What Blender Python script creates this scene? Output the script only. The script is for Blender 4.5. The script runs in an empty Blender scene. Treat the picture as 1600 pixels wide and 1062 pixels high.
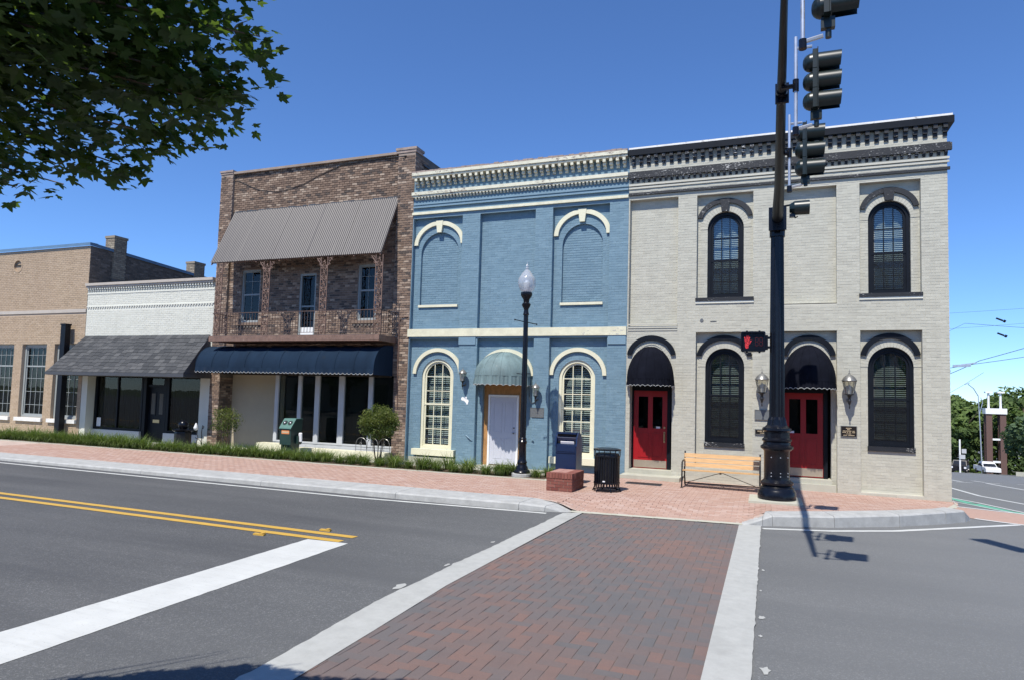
import bpy, math, random
import numpy as np
from mathutils import Vector, Matrix
random.seed(7); RNG = random.Random(11)
PI = math.pi; C = bpy.context.scene.collection; SC = bpy.context.scene
# ------------------------------------------------------------------ camera, sky, sun, exposure
YAW, PITCH, ROLL, FPX = -0.366659845, 0.0627625966, 0.0276038652, 1028.54678
fwd = Vector((math.sin(YAW)*math.cos(PITCH), math.cos(YAW)*math.cos(PITCH), math.sin(PITCH)))
rt = Vector((math.cos(YAW), -math.sin(YAW), 0)); up = rt.cross(fwd)
r_ = rt*math.cos(ROLL)+up*math.sin(ROLL); u_ = -rt*math.sin(ROLL)+up*math.cos(ROLL)
cd = bpy.data.cameras.new('camera'); cam = bpy.data.objects.new('camera', cd); C.objects.link(cam)
m = Matrix((( r_.x, u_.x, -fwd.x, 0), (r_.y, u_.y, -fwd.y, 0), (r_.z, u_.z, -fwd.z, 2.0), (0, 0, 0, 1)))
cam.matrix_world = m
cd.sensor_width = 36; cd.lens = FPX/1600*36; cd.shift_x = -3.15/1600; cd.shift_y = 25.2/1600
cd.clip_start = 0.05; cd.clip_end = 3000
SC.camera = cam
SUN_TO = Vector((-0.082, -0.60, 1.0)).normalized()
W = bpy.data.worlds.new('World'); SC.world = W; W.use_nodes = True
nt = W.node_tree; nt.nodes.clear()
sky = nt.nodes.new('ShaderNodeTexSky'); sky.sky_type = 'NISHITA'; sky.sun_disc = False
sky.sun_elevation = math.asin(SUN_TO.z); sky.sun_rotation = math.radians(187)
sky.altitude = 0; sky.air_density = 0.85; sky.dust_density = 0.0; sky.ozone_density = 10
bg = nt.nodes.new('ShaderNodeBackground'); bg.inputs[1].default_value = 0.122
wo = nt.nodes.new('ShaderNodeOutputWorld')
tint = nt.nodes.new('ShaderNodeMix'); tint.data_type = 'RGBA'; tint.blend_type = 'MULTIPLY'; tint.inputs[0].default_value = 1.0; tint.inputs[7].default_value = (0.87, 0.97, 1.09, 1)
nt.links.new(sky.outputs[0], tint.inputs[6]); nt.links.new(tint.outputs[2], bg.inputs[0]); nt.links.new(bg.outputs[0], wo.inputs[0])
sl = bpy.data.lights.new('sun', 'SUN'); sl.energy = 4.5; sl.angle = math.radians(0.53); sl.color = (1, 0.95, 0.865)
sun = bpy.data.objects.new('sun', sl); C.objects.link(sun); sun.rotation_euler = SUN_TO.to_track_quat('Z', 'Y').to_euler()
sun.location = (0, -20, 40)
vs = SC.view_settings; vs.view_transform = 'Standard'; vs.look = 'None'; vs.exposure = 0.5; vs.gamma = 1; vs.use_curve_mapping = False
SC.cycles.max_bounces = 8; SC.cycles.transparent_max_bounces = 16

# ------------------------------------------------------------------ materials
def nodes(name):
    mt = bpy.data.materials.new(name); mt.use_nodes = True; t = mt.node_tree
    return mt, t, t.nodes['Principled BSDF']
def N(t, ty, **kw):
    n = t.nodes.new(ty)
    for k, v in kw.items():
        if k.startswith('i_'): n.inputs[k[2:].replace('_', ' ')].default_value = v
        else: setattr(n, k, v)
    return n
def rgb(c): return (c[0], c[1], c[2], 1)
def mix(t, fac, a, b, mode='MIX'):
    n = t.nodes.new('ShaderNodeMix'); n.data_type = 'RGBA'; n.blend_type = mode
    for s, v in ((n.inputs[0], fac), (n.inputs[6], a), (n.inputs[7], b)):
        if isinstance(v, bpy.types.NodeSocket): t.links.new(v, s)
        elif isinstance(v, (int, float)): s.default_value = v
        else: s.default_value = rgb(v)
    return n.outputs[2]
def ramp(t, src, p0, p1, v0=0, v1=1):
    n = t.nodes.new('ShaderNodeMapRange'); n.inputs[1].default_value = p0; n.inputs[2].default_value = p1
    n.inputs[3].default_value = v0; n.inputs[4].default_value = v1; t.links.new(src, n.inputs[0]); return n.outputs[0]
def coord(t, scale=(1, 1, 1)):
    g = t.nodes.new('ShaderNodeNewGeometry'); mp = t.nodes.new('ShaderNodeMapping'); mp.inputs['Scale'].default_value = scale
    t.links.new(g.outputs['Position'], mp.inputs[0]); return mp.outputs[0]
def noise(t, scale, detail=4, rough=0.6, sc=(1, 1, 1)):
    n = N(t, 'ShaderNodeTexNoise'); n.inputs['Scale'].default_value = scale; n.inputs['Detail'].default_value = detail
    n.inputs['Roughness'].default_value = rough; t.links.new(coord(t, sc), n.inputs[0]); return n.outputs[0]
def bump(t, b, h, strength, dist, prev=None):
    n = N(t, 'ShaderNodeBump'); n.inputs['Strength'].default_value = strength; n.inputs['Distance'].default_value = dist
    t.links.new(h, n.inputs['Height'])
    if prev is not None: t.links.new(prev, n.inputs['Normal'])
    t.links.new(n.outputs[0], b.inputs['Normal']); return n.outputs[0]
def basic(name, col, rough=0.6, var=0.12, vscale=3.0, bmp=0.0, bscale=60, metal=0.0, spec=0.5, dirt=None, dirt_amt=0.0, bdist=0.01, sc=(1,1,1)):
    mt, t, b = nodes(name)
    c = mix(t, ramp(t, noise(t, vscale, 5, sc=sc), 0.3, 0.7), [x*(1-var) for x in col], [min(1, x*(1+var)) for x in col])
    if dirt is not None:
        c = mix(t, ramp(t, noise(t, vscale*2.3, 8, 0.75, sc), 0.66-dirt_amt, 0.72-dirt_amt*0.6), c, dirt)
    t.links.new(c, b.inputs['Base Color']); b.inputs['Roughness'].default_value = rough
    b.inputs['Metallic'].default_value = metal; b.inputs['Specular IOR Level'].default_value = spec
    if bmp: bump(t, b, noise(t, bscale, 6, 0.7), bmp, bdist)
    return mt
def chipped(name, col, chip, amount=0.08, scale=14, rough=0.55):
    """painted trim with irregular chips that show what lies beneath"""
    mt, t, b = nodes(name)
    n1 = noise(t, scale, 8, 0.72, (1, 1, 1.8)); n2 = noise(t, 1.3, 3, 0.5)
    add = N(t, 'ShaderNodeMath', operation='ADD'); t.links.new(n1, add.inputs[0])
    t.links.new(ramp(t, n2, 0.35, 0.7, -0.08, 0.08), add.inputs[1])
    base = mix(t, ramp(t, noise(t, 4, 5), 0.3, 0.7), [x*0.86 for x in col], [min(1, x*1.08) for x in col])
    c = mix(t, ramp(t, add.outputs[0], 0.66-amount, 0.69-amount), base, chip)
    t.links.new(c, b.inputs['Base Color']); b.inputs['Roughness'].default_value = rough
    bump(t, b, n1, 0.5, 0.01); return mt
def brickmat(name, cols, rough=0.85, spread=1.0, grime=0.25, bmp=0.5, pos_scale=0.6, bscale=45, grimecol=None, spec=0.3, streak=0.22):
    """colour picked per brick through the face attribute 'tone'"""
    mt, t, b = nodes(name)
    a = N(t, 'ShaderNodeAttribute', attribute_name='tone')
    cr = N(t, 'ShaderNodeValToRGB'); e = cr.color_ramp.elements
    while len(e) < len(cols): e.new(0.5)
    for i, c in enumerate(cols): e[i].position = i/(len(cols)-1); e[i].color = rgb(c)
    t.links.new(a.outputs['Fac'], cr.inputs[0])
    g = ramp(t, noise(t, pos_scale, 6, 0.65), 0.35, 0.75, 0, grime)
    c = mix(t, g, cr.outputs[0], grimecol or [x*0.55 for x in cols[len(cols)//2]])
    c = mix(t, ramp(t, noise(t, 25 if bscale < 100 else 110, 5, 0.75), 0.35, 0.7, 0, 0.35 if bscale < 100 else 0.6), c, [x*0.7 for x in cols[0]])
    c = mix(t, ramp(t, noise(t, 2.2, 6, 0.6, (1.6, 1.6, 0.16)), 0.52, 0.78, 0, streak), c, [x*0.5 for x in cols[len(cols)//2]])
    c = mix(t, ramp(t, noise(t, 2.9, 7, 0.7, (1, 1, 1.6)), 0.60, 0.74, 0, streak*0.9), c, [min(1, x*1.35) for x in cols[-1]])
    t.links.new(c, b.inputs['Base Color']); b.inputs['Roughness'].default_value = rough; b.inputs['Specular IOR Level'].default_value = spec
    bump(t, b, noise(t, bscale, 6, 0.75), bmp, 0.008); return mt
def glassmat(name, tint=(0.8, 0.85, 0.84), refl=1.0, rough=0.01):
    mt = bpy.data.materials.new(name); mt.use_nodes = True; t = mt.node_tree; t.nodes.clear()
    o = N(t, 'ShaderNodeOutputMaterial'); tr = N(t, 'ShaderNodeBsdfTransparent'); gl = N(t, 'ShaderNodeBsdfGlossy'); mx = N(t, 'ShaderNodeMixShader')
    tr.inputs[0].default_value = rgb(tint); gl.inputs['Roughness'].default_value = rough; gl.inputs[0].default_value = (1, 1, 1, 1)
    f = N(t, 'ShaderNodeLayerWeight'); f.inputs[0].default_value = 0.5
    pw = N(t, 'ShaderNodeMath', operation='POWER'); pw.inputs[1].default_value = 3.5; t.links.new(f.outputs['Facing'], pw.inputs[0])
    ma = N(t, 'ShaderNodeMath', operation='MULTIPLY_ADD'); ma.inputs[1].default_value = 0.8; ma.inputs[2].default_value = 0.045; t.links.new(pw.outputs[0], ma.inputs[0])
    mm = N(t, 'ShaderNodeMath', operation='MULTIPLY'); mm.use_clamp = True; mm.inputs[1].default_value = refl; t.links.new(ma.outputs[0], mm.inputs[0])
    t.links.new(mm.outputs[0], mx.inputs[0]); t.links.new(tr.outputs[0], mx.inputs[1]); t.links.new(gl.outputs[0], mx.inputs[2])
    bp = N(t, 'ShaderNodeBump'); bp.inputs['Strength'].default_value = 0.06; bp.inputs['Distance'].default_value = 0.02
    t.links.new(noise(t, 1.6, 2), bp.inputs['Height']); t.links.new(bp.outputs[0], gl.inputs['Normal'])
    t.links.new(mx.outputs[0], o.inputs[0]); return mt
def emis(name, col, s):
    mt, t, b = nodes(name); b.inputs['Base Color'].default_value = rgb(col); b.inputs['Emission Color'].default_value = rgb(col)
    b.inputs['Emission Strength'].default_value = s; return mt
def leafmat(name, a, b_, trans=0.35, rough=0.5):
    mt = bpy.data.materials.new(name); mt.use_nodes = True; t = mt.node_tree; t.nodes.clear()
    o = N(t, 'ShaderNodeOutputMaterial'); at = N(t, 'ShaderNodeAttribute', attribute_name='tone')
    c = mix(t, at.outputs['Fac'], a, b_)
    p = N(t, 'ShaderNodeBsdfPrincipled'); t.links.new(c, p.inputs['Base Color']); p.inputs['Roughness'].default_value = rough; p.inputs['Specular IOR Level'].default_value = 0.35
    tl = N(t, 'ShaderNodeBsdfTranslucent'); c2 = mix(t, 0.5, c, (0.25, 0.4, 0.04)); t.links.new(c2, tl.inputs[0])
    mx = N(t, 'ShaderNodeMixShader'); mx.inputs[0].default_value = trans
    t.links.new(p.outputs[0], mx.inputs[1]); t.links.new(tl.outputs[0], mx.inputs[2]); t.links.new(mx.outputs[0], o.inputs[0]); return mt

def asphaltmat():
    mt, t, b = nodes('asphalt')
    v = N(t, 'ShaderNodeTexVoronoi'); v.inputs['Scale'].default_value = 90; t.links.new(coord(t), v.inputs[0])
    big = noise(t, 0.45, 7, 0.62, (0.45, 1.3, 1)); mid = noise(t, 22, 5, 0.7); fine = noise(t, 120, 3, 0.7)
    c = mix(t, ramp(t, big, 0.3, 0.72), (0.066, 0.069, 0.071), (0.104, 0.106, 0.106))
    c = mix(t, ramp(t, fine, 0.38, 0.62), mix(t, 0.3, c, (0.02, 0.02, 0.022)), c)
    c = mix(t, ramp(t, v.outputs['Color'], 0.62, 0.95, 0, 0.5), c, (0.25, 0.25, 0.25))
    c = mix(t, ramp(t, noise(t, 0.5, 6, 0.62, (0.2, 2.0, 1)), 0.44, 0.68, 0, 0.7), c, (0.058, 0.06, 0.063))
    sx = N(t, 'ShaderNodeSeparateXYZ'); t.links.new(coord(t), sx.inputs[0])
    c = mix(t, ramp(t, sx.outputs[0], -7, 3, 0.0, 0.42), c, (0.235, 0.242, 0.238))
    t.links.new(c, b.inputs['Base Color']); b.inputs['Roughness'].default_value = 0.82; b.inputs['Specular IOR Level'].default_value = 0.35
    n = bump(t, b, v.outputs['Distance'], 0.5, 0.006); bump(t, b, mid, 0.35, 0.006, n); return mt
def concretemat(name, col, scale=5, dark=0.75):
    mt, t, b = nodes(name)
    c = mix(t, ramp(t, noise(t, scale, 7, 0.7), 0.3, 0.7), [x*dark for x in col], col)
    c = mix(t, ramp(t, noise(t, 1.1, 5, 0.65), 0.55, 0.75, 0, 0.5), c, [x*0.55 for x in col])
    c = mix(t, ramp(t, noise(t, 150, 3), 0.3, 0.7, 0, 0.3), c, [x*0.6 for x in col])
    t.links.new(c, b.inputs['Base Color']); b.inputs['Roughness'].default_value = 0.85
    bump(t, b, noise(t, 90, 5, 0.7), 0.35, 0.004); return mt
def roadpaint(name, col, wear=0.0, under=(0.11, 0.11, 0.115)):
    mt, t, b = nodes(name)
    c = mix(t, ramp(t, noise(t, 3, 5), 0.3, 0.7), [x*0.88 for x in col], col)
    c = mix(t, ramp(t, noise(t, 45, 6, 0.75), 0.64-wear, 0.74-wear), c, under)
    c = mix(t, ramp(t, noise(t, 5, 7, 0.75, (0.4, 3, 1)), 0.5, 0.75, 0, 0.4), c, [x*0.6 for x in col])
    t.links.new(c, b.inputs['Base Color']); b.inputs['Roughness'].default_value = 0.6
    bump(t, b, noise(t, 120, 4, 0.7), 0.3, 0.004); return mt
MT = {}
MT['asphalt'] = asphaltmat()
MT['bluebrick'] = brickmat('blue painted brick', [(0.142, 0.232, 0.292), (0.158, 0.252, 0.315), (0.17, 0.268, 0.332), (0.186, 0.288, 0.352)], rough=0.6, grime=0.22, bmp=0.35, bscale=30)
MT['bluewall'] = basic('blue painted masonry', (0.158, 0.25, 0.315), 0.6, 0.1, 1.4, 0.35, 25)
MT['greybrick'] = brickmat('warm grey painted brick', [(0.43, 0.42, 0.355), (0.457, 0.447, 0.377), (0.477, 0.467, 0.395), (0.507, 0.497, 0.42)], rough=0.6, grime=0.15, bmp=0.35, bscale=30)
MT['greywall'] = basic('warm grey painted masonry', (0.457, 0.445, 0.377), 0.6, 0.07, 1.4, 0.35, 25)
MT['brownbrick'] = brickmat('brown mixed brick', [(0.080, 0.065, 0.058), (0.16, 0.108, 0.080), (0.235, 0.160, 0.115), (0.29, 0.205, 0.15), (0.46, 0.36, 0.275)], grime=0.22, bmp=0.7, grimecol=(0.12, 0.098, 0.078))
MT['mortar'] = basic('grey mortar', (0.27, 0.215, 0.175), 0.9, 0.15, 3, 0.4, 60)
MT['mortar2'] = basic('old brown mortar', (0.085, 0.06, 0.046), 0.9, 0.2, 3, 0.4, 60)
MT['darkmortar'] = basic('dark mortar', (0.13, 0.115, 0.10), 0.9, 0.2, 3, 0.4, 60)
MT['tanbrick'] = brickmat('tan brick', [(0.38, 0.29, 0.195), (0.43, 0.33, 0.228), (0.46, 0.36, 0.255)], grime=0.35, bmp=0.5, pos_scale=0.35, grimecol=(0.30, 0.21, 0.155))
MT['tanwall'] = basic('tan mortar', (0.44, 0.35, 0.26), 0.9, 0.08, 1, 0.3, 50)
MT['whitebrick'] = brickmat('white painted brick', [(0.60, 0.60, 0.52), (0.63, 0.63, 0.55), (0.66, 0.66, 0.58)], rough=0.6, grime=0.1, bmp=0.3)
MT['whitewall'] = basic('white painted masonry', (0.62, 0.62, 0.54), 0.6, 0.05, 1, 0.3, 40)
MT['cream'] = basic('cream paint', (0.66, 0.635, 0.47), 0.5, 0.06, 3, 0.2, 40, dirt=(0.42, 0.38, 0.30), dirt_amt=0.02)
MT['creamchip'] = chipped('weathered cream paint', (0.62, 0.60, 0.47), (0.23, 0.19, 0.16), 0.085, 9)
MT['creamband'] = chipped('cream band paint', (0.66, 0.635, 0.47), (0.35, 0.34, 0.33), 0.03, 10)
MT['blackchip'] = chipped('chipped black paint', (0.007, 0.009, 0.013), (0.42, 0.42, 0.40), 0.07, 20, 0.6)
MT['blacktrim'] = basic('black gloss paint', (0.006, 0.008, 0.012), 0.45, 0.2, 5, 0.1, 30, spec=0.2)
MT['blackmetal'] = basic('black powder coated metal', (0.005, 0.006, 0.010), 0.25, 0.25, 9, 0.08, 40, spec=0.32)
MT['blackiron'] = basic('black iron', (0.012, 0.012, 0.013), 0.4, 0.2, 9)
MT['brown metal'] = basic('brown painted iron', (0.17, 0.105, 0.078), 0.6, 0.25, 6, 0.2, 40, dirt=(0.32, 0.25, 0.2), dirt_amt=0.05)
MT['rail iron'] = basic('dark brown rail iron', (0.085, 0.055, 0.045), 0.6, 0.2, 6)
MT['coping'] = basic('brownish coping', (0.28, 0.22, 0.19), 0.8, 0.25, 5, 0.3, 30)
MT['whitecoping'] = chipped('white metal coping', (0.72, 0.71, 0.68), (0.35, 0.33, 0.3), 0.03, 8)
MT['concrete'] = concretemat('kerb concrete', (0.44, 0.445, 0.43), 5, 0.66)
MT['palestone'] = concretemat('pale concrete', (0.46, 0.45, 0.37), 4, 0.88)
MT['bandstone'] = concretemat('crosswalk border concrete', (0.42, 0.425, 0.40), 7, 0.8)
MT['whitepaint'] = roadpaint('white road paint', (0.55, 0.56, 0.535), 0.03)
MT['yellowpaint'] = roadpaint('yellow road paint', (0.55, 0.34, 0.06), 0.03)
MT['greenpaint'] = roadpaint('green lane paint', (0.12, 0.38, 0.24), -0.03)
MT['paver'] = brickmat('crosswalk paver', [(0.128, 0.125, 0.127), (0.15, 0.132, 0.128), (0.17, 0.128, 0.118), (0.185, 0.128, 0.112), (0.225, 0.132, 0.105)], rough=0.9, grime=0.45, bmp=0.9, pos_scale=1.4, bscale=120, grimecol=(0.15, 0.135, 0.13))
MT['pinkpaver'] = brickmat('sidewalk paver', [(0.335, 0.205, 0.16), (0.385, 0.25, 0.195), (0.42, 0.29, 0.235), (0.45, 0.335, 0.285)], rough=0.9, grime=0.35, bmp=0.4, pos_scale=0.8, grimecol=(0.42, 0.31, 0.27))
MT['sand'] = basic('jointing sand', (0.15, 0.125, 0.11), 0.95, 0.3, 8, 0.5, 80)
MT['pinksand'] = basic('pale jointing sand', (0.42, 0.33, 0.28), 0.95, 0.15, 3, 0.5, 80)
MT['soil'] = basic('mulch soil', (0.12, 0.085, 0.055), 0.95, 0.4, 14, 1.0, 40, bdist=0.03)
MT['earth'] = basic('earth and grass', (0.07, 0.09, 0.035), 0.95, 0.4, 0.2, 0.6, 3)
MT['glass'] = glassmat('window glass', refl=1.6)
MT['darkglass'] = glassmat('shopfront glass', (0.5, 0.54, 0.53), 0.55)
MT['dark'] = basic('dark interior', (0.012, 0.012, 0.013), 0.9, 0.2)
MT['blind'] = basic('white blind slats', (0.62, 0.63, 0.62), 0.6, 0.05)
MT['greyblind'] = basic('grey blind slats', (0.22, 0.23, 0.22), 0.6, 0.05)
MT['curtain'] = basic('shop curtain', (0.10, 0.10, 0.09), 0.8, 0.25, 3, sc=(6, 1, 0.3))
MT['screen'] = glassmat('insect screen', (0.55, 0.57, 0.57), 0.4, 0.5)
MT['roofing'] = basic('flat roofing', (0.10, 0.10, 0.10), 0.9, 0.2)
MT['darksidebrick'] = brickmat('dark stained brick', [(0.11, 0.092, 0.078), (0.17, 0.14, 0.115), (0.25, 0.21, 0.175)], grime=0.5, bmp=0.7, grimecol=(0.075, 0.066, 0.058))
MT['chimneybrick'] = brickmat('weathered chimney brick', [(0.22, 0.18, 0.14), (0.30, 0.25, 0.185), (0.40, 0.34, 0.25)], grime=0.4, bmp=0.7)
MT['steelblue'] = basic('blue grey flashing', (0.13, 0.22, 0.32), 0.4, 0.1, 2, metal=0.2)
MT['greystone'] = basic('grey stone band', (0.42, 0.38, 0.33), 0.8, 0.1, 2, 0.3, 40)
MT['palewin'] = basic('pale green grey window paint', (0.29, 0.315, 0.31), 0.5, 0.06)
MT['winwhite'] = basic('off white joinery', (0.46, 0.48, 0.50), 0.5, 0.06)
MT['corrug'] = basic('mauve grey painted metal', (0.032, 0.028, 0.032), 0.5, 0.1, 1.5, 0.1, 30, metal=0.0, dirt=(0.065, 0.06, 0.064), dirt_amt=0.02, sc=(3, 1, 0.4))
MT['navy'] = basic('faded navy canvas', (0.010, 0.022, 0.042), 0.9, 0.22, 1.6, 0.25, 12, spec=0.1, dirt=(0.03, 0.027, 0.02), dirt_amt=0.03, sc=(1.3, 1, 0.25))
MT['tealcanvas'] = basic('grey green canvas', (0.13, 0.19, 0.195), 0.75, 0.22, 2.2, 0.25, 12, dirt=(0.24, 0.27, 0.26), dirt_amt=0.05, sc=(2, 2, 0.4))
MT['blackcanvas'] = basic('black canvas', (0.007, 0.008, 0.013), 0.95, 0.25, 3, 0.25, 14, spec=0.05)
MT['palehem'] = basic('pale hem tape', (0.42, 0.43, 0.42), 0.7, 0.1)
MT['shingle'] = brickmat('charcoal shingles', [(0.045, 0.048, 0.052), (0.06, 0.063, 0.066), (0.085, 0.087, 0.09), (0.11, 0.112, 0.113)], grime=0.2, bmp=0.8, bscale=120)
MT['charcoal'] = basic('charcoal fascia', (0.055, 0.06, 0.068), 0.6, 0.1)
MT['reddoor'] = basic('red door paint', (0.31, 0.010, 0.014), 0.32, 0.08, 3)
MT['brass'] = basic('brass', (0.55, 0.42, 0.24), 0.35, 0.1, metal=1.0)
MT['kick'] = basic('kick plate', (0.55, 0.48, 0.38), 0.35, 0.1, metal=0.7)
MT['plywood'] = basic('osb plywood', (0.38, 0.20, 0.075), 0.8, 0.25, 12, 0.3, 40, sc=(1, 1, 0.5))
MT['palelilac'] = basic('pale lilac door paint', (0.50, 0.51, 0.56), 0.4, 0.03)
MT['white'] = basic('white paint', (0.78, 0.78, 0.76), 0.45, 0.05)
MT['beige'] = basic('beige plaster', (0.40, 0.35, 0.26), 0.8, 0.06, 1.2)
MT['wood'] = basic('honey wood slat', (0.56, 0.35, 0.165), 0.45, 0.18, 4, 0.15, 30, sc=(1, 12, 12))
MT['mailblue'] = basic('mailbox blue', (0.008, 0.02, 0.062), 0.3, 0.1, 4)
MT['sticker'] = basic('white sticker', (0.75, 0.76, 0.78), 0.5, 0.08, 25)
MT['boxgreen'] = basic('dark green enamel', (0.016, 0.042, 0.034), 0.45, 0.15, 4)
MT['orange'] = basic('orange label', (0.62, 0.22, 0.07), 0.5, 0.15, 30)
MT['signalgreen'] = basic('dark signal housing', (0.007, 0.015, 0.015), 0.35, 0.15, 6)
MT['steel'] = basic('galvanised steel', (0.52, 0.55, 0.60), 0.35, 0.12, 8, metal=0.6)
mt = glassmat('clear ribbed acrylic', (0.9, 0.93, 0.96), 2.5, 0.1); t = mt.node_tree
pb = N(t, 'ShaderNodeBsdfPrincipled'); pb.inputs['Base Color'].default_value = (0.55, 0.57, 0.6, 1); pb.inputs['Roughness'].default_value = 0.25
m2 = N(t, 'ShaderNodeMixShader'); m2.inputs[0].default_value = 0.42; o_ = [n for n in t.nodes if n.type == 'OUTPUT_MATERIAL'][0]
src = o_.inputs[0].links[0].from_socket; t.links.new(src, m2.inputs[1]); t.links.new(pb.outputs[0], m2.inputs[2]); t.links.new(m2.outputs[0], o_.inputs[0]); MT['acrylic'] = mt
MT['frost'] = basic('frosted inner lens', (0.72, 0.74, 0.76), 0.3, 0.1, 12)
MT['pewter'] = basic('weathered pewter', (0.20, 0.20, 0.19), 0.4, 0.25, 20, metal=0.5)
MT['lampglass'] = glassmat('lantern glass', (0.82, 0.80, 0.74), 2.5, 0.1)
MT['planterbrick'] = brickmat('red planter brick', [(0.17, 0.055, 0.045), (0.22, 0.08, 0.06), (0.28, 0.115, 0.09)], grime=0.2, bmp=0.6)
MT['planttop'] = brickmat('pink brick cap', [(0.36, 0.19, 0.155), (0.42, 0.24, 0.20)], grime=0.2, bmp=0.5)
MT['plaque'] = basic('bronze black plaque', (0.018, 0.014, 0.012), 0.35, 0.1, metal=0.3)
MT['greyplaque'] = basic('grey glass plaque', (0.13, 0.14, 0.145), 0.25, 0.15, 3)
MT['gold'] = basic('gold lettering', (0.50, 0.40, 0.26), 0.4, 0.1)
MT['bark'] = basic('grey brown bark', (0.13, 0.10, 0.075), 0.9, 0.3, 9, 0.8, 30)
MT['maple'] = leafmat('maple leaf', (0.015, 0.036, 0.011), (0.045, 0.086, 0.019), 0.36)
MT['grassleaf'] = leafmat('lily turf blade', (0.035, 0.075, 0.015), (0.19, 0.24, 0.06), 0.3)
MT['shrubleaf'] = leafmat('shrub leaf', (0.03, 0.055, 0.014), (0.17, 0.19, 0.04), 0.3)
MT['farleaf'] = leafmat('distant leaves', (0.028, 0.055, 0.016), (0.12, 0.175, 0.045), 0.2, 0.8)
MT['blueleaf'] = leafmat('blue green leaves', (0.03, 0.058, 0.028), (0.10, 0.15, 0.07), 0.2, 0.8)
MT['redled'] = emis('red led', (0.75, 0.05, 0.06), 0.3)
MT['dimled'] = emis('dim red led', (0.12, 0.012, 0.016), 0.1)
MT['carwhite'] = basic('white car paint', (0.72, 0.72, 0.72), 0.25, 0.02)
MT['carblack'] = basic('black car paint', (0.012, 0.012, 0.014), 0.25, 0.1)
MT['rubber'] = basic('rubber', (0.015, 0.015, 0.015), 0.8, 0.1)
MT['carglass'] = basic('car glass', (0.02, 0.022, 0.025), 0.08, 0.1)
MT['chrome'] = basic('chrome', (0.6, 0.6, 0.6), 0.2, 0.05, metal=1.0)
MT['towerbrick'] = brickmat('tower brick', [(0.13, 0.078, 0.065), (0.155, 0.095, 0.08)], grime=0.2, bmp=0.3)
MT['cable'] = basic('cable', (0.03, 0.03, 0.033), 0.6, 0.1)
MT['patchwhite'] = basic('white filler patch', (0.8, 0.8, 0.8), 0.7, 0.05)

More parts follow.
